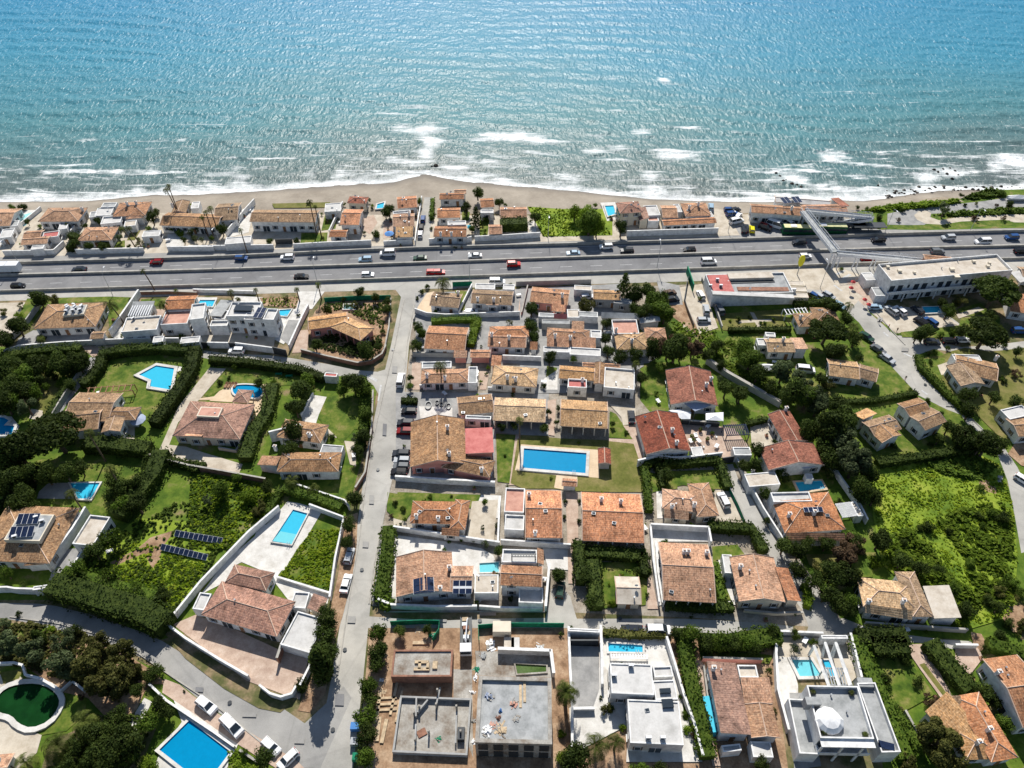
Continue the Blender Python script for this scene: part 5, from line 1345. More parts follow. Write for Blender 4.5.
for a in (('d', 80,250,95, 'dark tree left of the huge round pine'),('v', 60,290,60, 'olive coloured tree at the left photo edge'),('d', 30,420,80, 'dark tree at the left edge beside the grey pool deck'),('d', 120,480,60, 'dark tree below the grey pool deck'),('d', 330,370,60, 'dark tree between the huge pine and the teal pool'),('d', 230,380,60, 'dark tree under the huge pine, left one'),('d', 590,400,56, 'dark tree on the lawn right of the teal pool, upper one'),('d', 560,480,50, 'dark tree on the lawn right of the teal pool, lower one'),('o', 620,530,50, 'green tree on the lawn right of the teal pool, lowest one'),('d', 700,530,60, 'dark tree where the hedge meets the weedy plot'),
    ('x', 30,370,24, 'white flowering bush at the left photo edge')): tree(*a)
palm(450,165,36,11, 'tall palm before the white gabled wing');palm(365,480,50,7, 'palm hanging over the teal pool');palm(560,350,40,9, 'slim palm on the lawn above the teal pool')
lawn(430,330,745,340,640,500,510,600,400,560,200,515,190,500,455,510,515,425,430,420);lawn(110,320,260,300,250,340,130,370)
pool('teal pool with a grey shaded deck under the huge pine',[360,427,512,425,465,507,400,505], tile='pool_tile', rw=.4);pave('grey', 250,425,362,425,400,508,190,505,200,470)
hedge('deep dark hedge below the white gabled wing',[450,250,560,250,780,275],3.6,4.5, dens=5);hedge('thick dark hedge between the lawn and the weedy plot',[840,290,800,400,720,500,620,620],3.6,5, dens=5)
hedge('dark hedge below the cream tiled court',[800,285,880,320,1024,370],2,2)
# I: house with panels
r, S_ = house('wide brown hipped house with solar panels sunk in its roof',[('hx', 3.3, 'b', 38,545,425,545,245,828,-150,828),('f-', 3.2, 'C', 468,598,582,602,470,745,365,745),('hx', 3, 'b', 150,760,260,760,240,845,130,840)], group=VG, maxwin=10)
c, u, v, a, b = rect([100,575,275,595,205,720,22,720],5.6);mb = MB();mb.box(c, u, v, a, b, 4.6,5.7,0);mb.box(c, u, v, a - .3, b - .3,5.7,5.72,1);mb.build('plant_deck',['cream_wall','flat_grey'], r)
panels(r, [105,585,205,595,195,640,85,630],6.1, .25);panels(r, [65,650,180,660,165,705,50,700],6.1, .25)
for x, y in ((190,605),(220,625),(80,705)):
 p = G(x, y, 5.8);child(ACU, r, (p.x - r.location.x, p.y - r.location.y, 5.75),(0,0, .4))
wall('long white wall running down beside the carport',[462,585,400,690,262,880],3, .35)
C(0,530,5.12)
wall('white front wall with openings at the lower left road',[-30,320,60,318,100,325,270,330],2.2);wall('white balustrade wall beside the carport drive',[455,100,400,180,350,240],1.6)
pave('grey', 310,100,460,90,350,240,250,260);pave('beige', 180,300,280,300,280,330,180,330)
house('low pale gate house on the lower left road',[('f', 2.4, 'W', 175,282,285,282,285,300,170,302)], win=False, par=.1, cat='gate house', name='gate_house')
for a in (('o', 30,220,40, 'green bush in the shade before the panel roofed house'),('B', 120,285,30, 'dark bush behind the white front wall')): tree(*a)
BARE = [770,20,900,-30,860,90,830,150,790,215,740,150,600,190,550,170,700,90]
patch('field','field', pairs([700,-60,1024,-40,1150,0,1010,330,870,470,600,330,420,240,520,100]))
# weedy plot with two rows of panels
undergrowth([640,0,900,-150,1100,-100,1200,-60,1010,330,870,480,600,330,400,230,480,60],1200, 'leaf_mid', .4,(.2, .5), gap=BARE);undergrowth([700,60,1024,130,1050,200,850,450,500,280,560,160],1700, 'leaf_meadow', .25,(.2, .45), gap=BARE)
patch('bare_soil','earth', pairs([770,40,900,0,830,90,820,150,780,200,740,120,600,180,560,170,700,100]))
hedge('huge bushy hedge along the lower left road',[290,310,450,350,600,400,740,440,870,510],4.6,6, 'leaf_dark', dens=5)
hedge('bushy growth above the huge hedge on the lower left road',[330,250,480,290,640,340,800,380],3,5, 'leaf_mid', dens=4)
for a in (('o', 400,200,55, 'green tree beside the carport wall, lower one'),('d', 480,110,60, 'dark tree beside the carport wall, middle one'),('o', 560,40,60, 'green tree beside the carport wall, upper one'),('R', 590,270,34, 'brown dry bush in the weedy plot'),('o', 560,230,46, 'green tree in the middle of the weedy plot'),('o', 690,300,40, 'green bushy tree at the bottom of the weedy plot'),('d', 830,340,50, 'dark tree at the lower tip of the weedy plot'),('d', 860,460,44, 'dark tree at the lower corner of the pink terrace wall')): tree(*a)
C(160,530,4.65)
def array(label, q):
 c, u, v, a, b = rect(q, .8);r = empty('solar_array', label, 'solar panels',(c.x, c.y, 0),'ground solar panels');panels(r, q, .5, .45);mb = MB()
 for k in range(6):
  for s, h in ((-1, .5),(1, .5 + .9 * b)): mb.bar((c + u * (-a + (k + .5) * a / 3) + v * s * b * .8) * 1 + Vector((0,0,-c.z)), c + u * (-a + (k + .5) * a / 3) + v * s * b * .8 + Vector((0,0, h - c.z)), .05)
 mb.build('frame','metal_grey', r)
array('upper row of solar panels standing in the weedy plot',[82,-2,290,52,280,75,72,20]);array('lower row of solar panels standing in the weedy plot',[18,62,222,128,210,150,5,85])
# ------------------------------------------------------------------ J: corner villa
pave('pink', 165,395,300,440,560,560,690,600,650,790,560,760,400,700,60,440, name='terrace')
pave('white', 460,-20,560,-30,700,0,540,225,790,290,780,340,740,400,600,330,500,200,380,150,340,170,330,230,190,300,300,150,440,30)
lawn(700,0,850,0,800,285,545,222)
undergrowth([705,0,840,0,785,275,560,215],900, 'leaf_meadow', .35,(.15, .35))
C(190,400,5.12)
pave('white', 500,520,560,530,680,565,600,700,545,768,480,880,320,800,330,700,430,600)
pool('long turquoise pool on a bright white deck with a pale ledge',[528,562,602,582,520,740,420,725], tile='pool_tile', rw=.25, ledge=[462,672,548,688,522,738,422,722])
C(160,530,4.65)
house('large corner villa with a mauve hipped roof and white flat wings',[('hx', 3.4, 'm', 290,238,622,330,545,512,195,380),('hx', 3.6, 'm', 355,152,522,205,500,285,300,240),('f', 2.8, 'W', 190,292,245,300,205,372,148,372),('f-', 2.9, 'W', 658,385,758,412,712,580,542,528),('f', 2.6, 'W', 612,282,702,300,670,370,625,360)], group=VG, par=.3, maxwin=10)
house('small brown tiled porch roof beside the flat white wing',[('sl', 2.6, 'm', 715,305,785,318,745,385,690,375)], group=VG, win=False, wall='c')
wall('long white wall between the weedy plot and the corner villa',[560,-90,420,30,200,260,45,452],2.0, .35);wall('white wall with stepped gaps along the lower road below the corner villa',[45,455,130,520,290,620,420,695],1.8, .3);wall('curved white end wall at the street corner',[470,735,520,775,570,790,620,775,640,740],1.6, .3)
wall('white street wall right of the bright lawn',[700,-100,860,-40,820,150,795,330],1.8, .3);wall('white wall beside the dark cypress clump',[745,430,705,650,660,740],2.0, .3);wall('low white wall between lawn and villa court',[545,225,790,300], .8, .3)
wall('slim pink pillar wall under the flat white wing',[575,560,555,620],2.4, .4, 'brick_wall')
patch('verge','earth', pairs([860,-60,920,-80,915,60,900,200,850,400,800,560,770,760,700,850,640,840,720,640,790,380,830,200]))
patch('verge','soil', pairs([20,480,60,470,200,560,400,720,560,800,640,780,560,850,460,830,300,740,120,600]))
C(0,0,1)
for a in (('d', 327,611,10, 'dark spiky tree at the top of the clump by the corner villa'),('d', 325,638,13, 'dark dense tree in the middle of the clump by the corner villa'),('B', 303,684,9, 'dark bush at the rounded corner of the white wall'),('d', 350,523,9.5, 'dark round street tree beside the long pool deck, lower one'),('d', 355,497,9, 'dark round street tree beside the long pool deck, upper one'),('d', 347,542,8, 'dark round street tree above the parked white car')): tree(*a)
tree('c', 322,664,26, 'dark cypress at the street corner', 1.0)
for a in (('d', 329,622,13, 'dark tree in the clump by the corner villa, between the spiky and the dense one'),('d', 324,652,14, 'dark tree in the clump by the corner villa, just above the cypress'),('d', 321,676,13, 'dark tree in the clump by the corner villa, just below the cypress')): tree(*a)
C(190,400,5.12)
for a in (('o', 155,455,54, 'lone spreading tree in the weedy plot'),('o', 240,400,30, 'green bush against the brown wall'),('L', 300,490,52, 'bright round bush in the weedy plot, upper one'),('x', 355,560,48, 'yellow green round bush in the weedy plot'),('d', 400,440,40, 'dark bush where the brown wall ends'),('g', 90,510,30, 'grey low bush left of the lone tree')): tree(*a)
undergrowth([0,370,400,440,440,500,300,700,220,768,0,768],700, 'leaf_mid', .5,(.2, .45));undergrowth([0,370,400,440,440,500,300,700,220,768,0,768],1300, 'leaf_meadow', .45,(.2, .4))
# ------------------------------------------------------------------ H3: cream house with mauve roof
pave('beige', -110,230,-20,240,70,270,270,330,250,380,-170,320,-200,290)
pave('peach', 0,0,420,-60,410,60,300,240,290,320,250,300,310,100,300,0)
C(190,280,5.12)
pave('peach', 210,520,450,540,420,640,300,800,290,630,100,620,160,560);pave('beige', 100,450,185,455,60,600,-60,730,-120,880,-160,880,-60,650)
lawn(185,465,400,480,390,535,230,530,90,600,70,590);lawn(395,480,560,500,560,540,440,540)
pool('kidney shaped blue pool on a peach terrace',[215,545,260,535,330,538,375,550,365,600,320,605,280,590,225,590], tile='pool_tile_deep', round_=2, rw=.5)
C(190,400,5.12)
r, S_ = house('cream house with a large mauve hipped roof and a sunk terrace',[('hx', 3.4, 'm', 30,8,305,20,285,205,-120,180),('sn', 3.2, 'p', -10,165,75,170,65,200,-25,195)], group=VG, wall='c', maxwin=10)
c, u, v, a, b = rect([55,35,170,40,145,90,35,82],5.4);mb = MB();mb.box(c, u, v, a, b, 4.6,5.5,0);mb.box(c, u, v, a - .3, b - .3,5.5,5.52,1);mb.build('roof_terrace',['cream_wall','flat_pink'], r)
house('small purple brown gazebo roof beside the kidney pool',[('hx-', 2.5, 'm', 250 - 10,-55,325,-50,295,20,225,5)], win=False, cat='gazebo', name='gazebo')
wall('brown brick wall under the cream house court',[-200,300,0,355,180,385,395,425],1.8, .3, 'brick_wall');wall('cream terrace parapet of the cream house',[150,255,240,270,300,170,310,60],1.0, .3, 'cream_wall')
hedge('dark hedge between the peach terrace and the chimney house',[430,-60,400,80,330,190,290,320],2.6,4, 'leaf_dark', dens=5)
hedge('thick hedge above the brown brick wall',[-40,335,85,345],1.6,1.6)
r, S_ = house('brown tiled house of many roofs with white chimney walls',[('hx', 3.4, 'b', 500,85,700,140,680,210,430,200),('hx', 3.6, 'b', 455,265,790,270,745,372,462,362),('sr', 3, 't', 372,272,462,312,450,345,345,335),('f-', 2.8, 'G', 680,228,790,235,770,285,660,280)], group=VG, ch=(435,240,610,180), maxwin=8, par=.15)
wall('white parapet zigzagging over the brown house of many roofs',[420,215,540,185,575,175,640,235],3.9, .3)
pave('beige', 700,148,770,155,750,195,690,180);pave('beige', 790,210,850,215,850,340,820,330);lawn(690,0,870,-10,870,120,780,220,700,140,650,90)
lawn(680,460,800,350,850,340,820,560,700,500,600,450)
C(190,280,5.12)
lawn(700,600,800,585,870,620,875,768,690,745,660,700);pave('white', 570,690,635,590,700,600,660,690,640,750,580,745)
wall('low white wall left of the pale garden path',[632,590,570,700], .9);hedge('dark hedge behind the bright round lawn',[885,520,905,600,895,760,870,880],2.4,2.6, 'leaf_mid');
wall('brick street wall right of the bright round lawn',[940,580,935,760,900,1000,850,1080],1.4, .3, 'brick_wall')
for a in (('d', 835,520,62, 'dark tree at the street corner above the bright lawn, upper one'),('o', 890,560,50, 'green tree at the street corner above the bright lawn, lower one'),('o', 780,555,40, 'green tree left of the street corner trees'),('o', 905,690,40, 'green tree between the bright lawn and the street, upper one'),('d', 890,800,44, 'dark tree between the bright lawn and the street, lower one'),('d', 560,560,60, 'dark tree above the pale garden path'),('o', 600,510,44, 'green tree behind the garage gate'),('d', 540,650,55, 'dark tree left of the pale garden path'),('x', 620,540,24, 'white flowering bush near the pale garden path'),
    ('d', 345,530,32, 'dark bush hanging over the kidney pool'),('B', 150,520,20, 'small bush on the lawn strip above the peach terrace'),('B', 200,500,14, 'tiny bush on the lawn strip above the peach terrace'),('b', 230,445,22, 'bush by the lane wall above the kidney pool'),('b', 430,520,22, 'bush beside the green loungers'),
    ('d', 530,770,60, 'dark round bush left of the many roofed house'),('d', 500,860,52, 'dark bush at the corner of the cream house court'),('g', 560,820,36, 'grey green bush left of the many roofed house'),
    ('d', 860,880,40, 'dark tree right of the many roofed house'),('g', 850,810,34, 'grey tree above the pale yard of the many roofed house'),('d', 835,1110,44, 'dark tree over the verge below the many roofed house'),('B', 720,800,24, 'bush beside the pale path of the many roofed house')): tree(*a)
palm(520,1030,60,2.5, 'short wide palm below the many roofed house');palm(630,1070,50,2.2, 'short palm by the top of the long pool deck');palm(375,545,20,7, 'slim palm beside the kidney pool')
hedge('hedge above the long pool deck',[480,1080,620,1120,780,1180],2.2,2.2, 'leaf_mid');hedge('hedge left of the long pool deck',[470,1090,400,1210],2,1.8, 'leaf_mid')
wall('white wall above the long pool deck',[530,1060,800,1150,820,1180],1.8);hedge('dark hedge below the lane beside the garage gate',[110,425,300,440,560,475,690,520],2.6,2.4);wall('pale lane wall above the kidney pool plot',[100,408,300,420,560,465,690,505],1.6, m='grey_wall')
house('dark garage gate with a thin red roof on the lane',[('f', 2.6, 'R', 692,470,755,482,750,500,690,490)], win=False, par=.1, cat='garage', name='garage');
def lounger(x, y, ang, m, label):
 p = G(x, y, .3);r = empty('sun_lounger', label, 'sun lounger',(p.x, p.y, .1),'sun loungers by the pools', math.radians(ang));mb = MB();mb.box((0,0),(1,0),(0,1), .95, .33, .3, .42,0, True);o = mb.build('seat', m);o.parent = r
 mb = MB()
 for sx in (-.8, .8):
  for sy in (-.25, .25): mb.box((sx, sy),(1,0),(0,1), .04, .04,0, .3)
 o = mb.build('frame','metal_white');o.parent = r;mb = MB();mb.face([Vector((.3,-.33, .43)), Vector((.3, .33, .43)), Vector((.9, .33, .8)), Vector((.9,-.33, .8))]);o = mb.build('backrest', m);o.parent = r
lounger(455,482,0, 'green_net','green lounger on the lawn above the gazebo, left one');lounger(508,492,0, 'green_net','green lounger on the lawn above the gazebo, right one')
for k in range(4): lounger(185 + k * 16,540 + k * 0,80, 'wood','wooden lounger in the row left of the kidney pool')
# ------------------------------------------------------------------ H: white modern villa, tan house
r, S_ = house('white cubic modern villa with louvred panels on its roof',[('f', 6.2, 'W', 218,118,372,118,345,190,185,192),('f', 5.8, 'W', 290,185,440,158,400,205,275,212),('f', 6.4, 'W', 398,150,448,156,435,212,378,205),('f', 3.2, 'W', 110,212,205,212,190,240,105,242),('f', 3, 'W', 140,160,195,165,185,205,130,205)], group=VG, par=.5, maxwin=12)
panels(r, [345,138,395,145,365,196,325,192],6.9, name='louvre')
mb = MB();c, u, v, a, b = rect([238,135,325,138,315,165,225,162],6.3);mb.box(c, u, v, a, b, 6.2,6.9,0);mb.build('skylight','glass_dark', r)
r, S_ = house('white glass roofed wing left of the cubic modern villa',[('sn', 3, 'G', 150,100,225,105,160,200,110,195)], group=VG, win=False)
pave('white', 20,90,140,90,120,200,20,190);pave('white', 440,150,610,150,480,330,420,300);pave('white', 555,60,690,60,625,150,540,150);pave('white', 230,80,375,90,370,120,220,110);pave('beige', -20,250,440,260,430,340,-20,330)
patch('garden_bed','earth', pairs([355,92,560,85,545,145,378,132]));pave('grey', 505,205,578,208,500,330,462,300, name='driveway')
undergrowth([360,92,555,88,540,140,380,130],120, 'leaf_bright', .5,(.15, .3))
pool('teal pool left of the cubic modern villa',[52,103,130,103,115,136,36,134], rw=.4);pool('teal pool right of the cubic modern villa',[458,154,520,150,497,186,460,182], rw=.3)
wall('white street wall of the cubic modern villa, left stretch',[-30,335,50,345],2.2);wall('white street wall of the cubic modern villa, middle stretch',[98,348,205,350],2.2);wall('white street wall of the cubic modern villa, right stretch',[240,350,430,375],2.2)
wall('black double gate in the modern villa wall',[50,345,96,348],2.2, .15, 'metal_dark', False, 'gate','gate');wall('narrow black door in the modern villa wall',[207,350,238,351],2.2, .15, 'metal_dark', False, 'gate','gate');wall('wide black garage gate at the right end of the modern villa wall',[432,376,500,392],2.6, .2, 'metal_dark', False, 'gate','gate')
wall('white wall beside the dark sloping drive',[610,150,580,210,512,360],2.0, .35);wall('white back wall behind the modern villa court',[20,62,340,72],1.2, .3)
wall('dark railing wall behind the upper left pool',[-250,75,-100,72,40,78],1.2, .3, 'brick_wall')
house('tan tiled house with pink walls and a deep shaded porch',[('gx', 3.6, 'y', 602,192,800,165,812,235,612,245),('hx', 3.6, 'y', 790,175,935,250,868,320,730,235)], group=VG, wall='p', maxwin=6, porch=(1,))

wall('curved brick wall of the tan tiled house',[572,372,700,405,860,440,930,430,985,395,1005,350],1.4, .35, 'brick_wall');wall('green screened fence behind the tan house garden',[690,112,850,102,1030,98],1.6, .15, 'green_net', False, 'fence','fence');wall('pale edge wall of the tan house garden along the main street',[1030,105,1020,250,1000,350],1.0, m='cream_wall')
pave('pink', 560,260,610,255,600,370,522,375);patch('yard','earth', pairs([690,115,1024,105,1015,300,990,400,930,420,860,430,640,370,600,250,640,160]))
undergrowth([700,120,1010,120,990,250,940,230,780,150,690,180],500, 'leaf_mid', .5,(.15, .35));undergrowth([610,340,870,400,980,380,980,290,870,350,740,270],500, 'leaf_dark', .8,(.2, .4))
pool('dry grey pond in the tan house garden',[790,125,850,125,845,150,785,150], tile='flat_grey', ladder=False, rw=.3)
for a in (('d', 695,145,32, 'dark tree at the left end of the green screened fence'),('d', 868,55 + 5,30, 'dark round tree at the middle of the green screened fence'),('d', 945,85,26, 'dark round tree right of the middle one at the green fence'),('d', 1010,110,26, 'dark tree at the corner of the tan house garden'),('d', 1005,145,30, 'dark tree at the street side of the tan house garden'),('B', 785,100,18, 'small bush under the green fence'),('b', 985,265,20, 'bush at the street side of the tan house'),('x', 840,130,24, 'yellow green low bush in the tan house garden'),('d', 900,360,50, 'dark tree below the tan house porch, right one'),('d', 640,330,36, 'dark tree below the tan house porch, left one'),('d', 965,340,26, 'dark bush at the curve of the brick wall'),('x', 245,95,16, 'palm like bush behind the modern villa'),('x', 495,95,20, 'yellow green bush in the brown bed of the modern villa'),('B', 555,180,12, 'tiny dark bush on the white terrace')): tree(*a)
palm(205,60,26,5, 'small palm at the back wall of the modern villa');palm(335,48,18,5, 'little palm at the service road, second');palm(545,45,20,5, 'little palm at the service road, third');palm(655,20,22,6, 'little palm at the service road, fourth')
car('u', 238,362,178, 'white','white SUV standing in the lane before the modern villa')
palm(-75,52,18,4.5, 'little palm beside the striped glass roof terrace')
# main street traffic
C(160,530,4.65)
car('s', 865,248,84, 'white','white car parked on the verge of the main street');car('h', 880,120,84, 'silver','silver car parked under a street tree above the white one')
# ------------------------------------------------------------------ K: bottom left
C(0,620,5.12)
pave('beige', -100,470,70,490,90,540,160,570,215,590,190,680,100,768,-100,768);lawn(325,380,370,345,440,400,440,480,340,570,215,590,290,510,330,450);pave('beige', -60,400,20,340,120,300,60,260,-60,300);lawn(0,270,120,250,100,300,20,330, m='lawn_dry')
pool('dark green kidney shaped pond with a white rim',[-20,400,30,350,95,330,190,325,260,350,305,400,300,450,250,520,160,555,95,530,60,488,0,475,-40,450], tile='pond_tile', round_=1, rw=1.0, ladder=False)
wall('curved white low wall behind the green pond',[-60,250,0,232,80,228,125,240,140,290,220,310,320,370,375,320,440,370], .9, .35)
house('terracotta roof corner at the bottom left photo corner',[('gx', 3, 'p', -200,690,60,700,20,860,-250,860)], group=VG)
patch('slope','earth', pairs([0,0,60,90,400,90,640,170,780,260,860,330,760,330,700,460,600,560,450,400,320,370,130,240,0,220]))
undergrowth([0,20,200,20,400,60,620,140,760,300,600,420,440,340,150,250,0,210],1500, 'leaf_olive', .8,(.2, .45))
for a in (('g', 30,120,70, 'grey green tree at the left photo edge above the pond'),('g', 170,150,80, 'large grey green tree above the green pond'),('g', 310,110,66, 'grey green tree above the pond, upper middle one'),('g', 320,230,80, 'large grey green tree between pond and road'),('v', 500,110,62, 'olive tree by the road with a ragged top'),('v', 460,230,85, 'large olive tree right of the grey ones'),('v', 610,170,75, 'olive tree nearest the road bend'),('v', 600,290,90, 'large brownish olive tree above the long narrow terrace'),('v', 520,330,80, 'olive tree right above the pond lawn'),('d', 390,45,34, 'small dark tree at the lower left road'),('L', 260,45,26, 'bright bush between the cypress and the road'),('g', 20,30,44, 'grey tree at the left photo edge below the road'),('B', 95,-30,22, 'small dark bush at the roadside, leftmost'),
    ('B', 790,275,58, 'perfectly round dark bush at the parking place'),('d', 700,360,44, 'dark tree above the narrow terrace'),('d', 810,440,52, 'dark tree between the narrow terrace and the blue pool'),('d', 640,620,90, 'dark tree at the bottom beside the blue pool'),('o', 750,520,60, 'green tree left of the blue pool'),('d', 560,560,70, 'dark tree right of the big palms'),('x', 700,650,44, 'yellow green bush below the blue pool deck'),('d', 500,680,80, 'dark tree at the bottom between the palms and the pool'),('R', 415,395,22, 'red brown bush at the zigzag wall'),('v', 690,250,40, 'pale small tree at the roadside'),('L', 760,740,60, 'bright bush at the bottom edge left of the blue pool')): tree(*a)
tree('c', 200,90,62, 'dark cypress among the grey green trees', .9)
for a in (('d', 480,590,70, 'dark tree in the thicket between the big palms and the blue pool, upper left one'),('d', 600,490,60, 'dark tree in the thicket between the big palms and the blue pool, topmost'),('d', 560,720,80, 'dark tree in the thicket at the bottom edge, left of the blue pool'),('o', 660,700,60, 'green tree in the thicket at the bottom edge, left of the blue pool'),('d', 400,640,60, 'dark tree in the thicket between two big palms'),('d', 360,740,60, 'dark tree in the thicket at the bottom edge between the palms'),('d', 850,470,44, 'dark tree at the corner of the blue pool deck')): tree(*a)
patch('garden_bed','soil', pairs([440,480,620,500,700,470,800,560,700,800,200,800,260,620,400,560]))
undergrowth([440,480,620,500,740,480,780,560,690,768,250,768,400,560],700, 'leaf_dark', .8,(.2, .4))
palm(430,520,95,3.0, 'big spreading palm on the pond lawn, right one');palm(290,640,105,3.2, 'big spreading palm on the pond lawn, middle one');palm(130,730,85,2.6, 'big spreading palm at the bottom photo edge')
pave('white', 640,560,740,400,780,420,700,570);
C(180,640,5.12)
pave('white', -60,230,60,330,300,530,240,660,180,760,-200,760,-110,600,10,420)
undergrowth([250,570,330,560,420,620,420,700,250,700],350, 'leaf_bright', .5,(.12, .3))
pool('deep blue rectangular pool at the bottom edge',[48,412,258,572,130,745,-105,562], tile='pool_tile_deep', rw=.6)
patch('parking_bay','paving_pink', pairs([-80,200,0,230,60,280,200,380,420,510,600,620,680,700,560,700,400,600,290,530,60,370,-90,270]))
wall('white balustrade between the parking place and the blue pool',[-150,235,-60,320,60,400,180,480,285,555],1.0, .3);wall('low pink wall at the lower end of the balustrade',[310,570,400,630], .8, .3, 'pink_wall')
lawn(255,570,400,610,420,700,240,700)
car('u', 135,335,148 + 180, 'white','white car with a grey roof, first in the row beside the blue pool');car('v', 265,440,-38, 'white','white van, second in the row beside the blue pool', name='van');car('h', 465,545,-36, 'white','white car, third in the row beside the blue pool');car('h', 553,610,228, 'white','white car, last in the row, at the bottom edge')
tree('d', 430,600,62, 'dark bushy tree over the third car in the row');tree('o', 330,570,24, 'green bush behind the second car in the row')
tree('B', 22,262,10, 'small dark bush on the parking place')

C(0,280,5.12)
for a in (('d', 20,470,60, 'dark tree in the crowded left garden, topmost at the photo edge'),('d', 110,560,56, 'dark tree in the crowded left garden, above the blue pool'),('o', 60,620,50, 'green tree in the crowded left garden, right at the blue pool'),('o', 250,470,34, 'green tree in the crowded left garden, above the orchard tree'),('d', 340,440,50, 'dark tree in the crowded left garden, near the hedge corner'),('d', 190,510,40, 'dark tree in the crowded left garden, left of the orchard tree'),('d', 360,530,36, 'dark tree in the crowded left garden, beside the grey wall'),('d', 420,400,40, 'dark tree in the crowded left garden, over the lane corner')): tree(*a)
C(0,400,5.12)
for a in (('d', 30,330,70, 'dark tree in the shaded garden beside the huge pine, at the photo edge'),('d', 150,370,60, 'dark tree in the shaded garden beside the huge pine, middle one'),('d', 90,520,60, 'dark tree in the shaded garden above the panel roofed house, left one'),('d', 170,540,40, 'dark tree in the shaded garden above the panel roofed house, right one'),('d', 410,350,44, 'dark tree between the huge pine and the slim palm'),('d', 620,450,50, 'dark tree against the thick hedge, right of the teal pool'),('d', 700,420,50, 'dark tree top inside the thick hedge')): tree(*a)
undergrowth([0,300,180,330,200,420,150,560,0,620],500, 'leaf_dark', 1.0,(.25, .5))
CG = 'houses in the middle block'
# ------------------------------------------------------------------ L: first row right of the main street
C(380,270,6.4)
pave('grey', 225,150,1000,120,1000,600,230,600, name='yard')
pave('peach', 250,225,300,150,345,138,325,215,330,275,230,262);pave('pink', 905,110,970,120,910,280,880,300);lawn(480,130,560,140,540,260,500,270)
house('olive brown gabled house at the top corner of the main street',[('gx', 3.2, 'b', 345,142,530,150,500,245,318,222)], group=CG, ch=(500,150))
house('mottled brown house with white roofed sheds behind it',[('gx', 3.2, 'b', 598,132,862,130,835,222,580,212),('f', 3, 'W', 612,88,738,90,735,125,608,122),('f', 2.8, 'W', 790,92,862,95,860,128,785,125),('sn', 2.6, 'p', 680,212,762,215,758,240,678,240)], group=CG, ch=(625,185,728,190), par=.15)
wall('pale garden wall curving round the olive brown gabled house',[225,275,300,302,420,312,895,295],1.8);wall('low white wall between the two highway side houses',[590,110,500,290],1.4);wall('screened wall along the service road behind the middle block',[465,105,590,100],1.8, m='green_net');wall('grey wall along the service road right of the white sheds',[870,100,1350,85],1.6, m='grey_wall')
wall('slim pink wall beside the mottled brown house',[945,115,905,290],1.2, m='pink_wall')
house('brown orange gabled house behind the curved wall',[('gx', 3.2, 't', 325,362,565,362,548,515,270,500)], group=CG, ch=())
house('house with two orange tiled tiers over a dark porch',[('gx', 3.2, 'p', 702,400,940,398,932,495,685,490),('hx', 3.6, 't', 705,370,955,348,945,420,700,440)], group=CG, ch=(825,440,715,425), maxwin=6)
house('long low pink and orange tiled annex between two houses',[('sf', 2.6, 'p', 475,530,560,530,555,560,470,560),('gx', 2.6, 'p', 580,510,705,510,705,560,575,560),('sf', 2.5, 'p', 722,562,782,562,772,612,705,615)], group=CG, wall='p', win=False)
house('orange hipped house between two green terraces',[('hx', 3, 't', 262,648,580,620,560,722,265,722),('f', 2.8, 'G', 575,625,632,620,612,725,555,728),('f', 2.8, 'G', 270,590,460,590,455,622,268,640)], group=CG, ch=(415,690,300,680), par=.3)
house('tan hipped house with two chimneys in the third row',[('hx', 3.2, 'y', 745,622,1022,618,995,735,692,740)], group=CG, ch=(815,690,868,700))
house('little orange roofed shed beside the two tier house',[('sf', 2.4, 't', 962,475,1010,475,1005,508,958,510)], win=False, cat='shed', name='shed')
wall('pale curb wall along the main street, upper block',[225,300,215,330],1.0, m='grey_wall');wall('low wall under the green terrace',[210,555,470,560],1.6, m='grey_wall');wall('white wall strip above the tan hipped house',[785,575,1030,585],1.8)
wall('white wall at the front of the orange hipped house',[255,755,610,762],1.2);wall('white wall at the front of the tan hipped house',[690,770,1000,772],1.2)
pave('pink', 205,590,262,595,262,768,200,768);pave('pink', 635,650,700,650,680,768,640,768)
hedge('bright hedge strip right of the brown orange gabled house',[625,340,600,430,578,500],2.2,2.4, 'leaf_bright');hedge('hedge behind the brown orange gabled house',[330,345,480,335,640,335],2.0,1.8, 'leaf_mid')
for a in (('d', 245,360,44, 'dark tree beside the main street, left of the brown orange house, upper one'),('o', 270,400,40, 'green tree beside the main street, left of the brown orange house'),('d', 235,470,44, 'dark tree beside the main street, left of the brown orange house, lower one'),('B', 300,105,22, 'dark bush at the top corner of the main street'),('B', 265,140,24, 'second dark bush at the top corner of the main street'),('B', 240,180,18, 'third dark bush at the top corner of the main street'),('b', 350,265,24, 'bush before the olive brown gabled house'),('d', 190,690,30, 'dark bush beside the pink yard'),('o', 190,745,30, 'green bush beside the pink yard, lower one'),
    ('d', 970,240,48, 'dark tree before the bright orange roof'),('d', 975,370,50, 'dark tree right of the two tier house'),('d', 985,430,40, 'second dark tree right of the two tier house'),('x', 830,335,24, 'pale bush behind the two tier house')): tree(*a)
palm(400,75,62,6, 'broad bushy palm at the service road', fan=True);palm(385,610,62,8, 'big palm in front of the orange hipped house');palm(205,490,30,3, 'short palm at the street beside the brown orange house')
car('v', 133,705,88, 'white','white van with dark windows parked high on the main street', name='van')
car('h', 585,268,10, 'white','white car behind the curved wall');car('v', 750,78,0, 'white','white van on the service road by the white sheds', name='van')
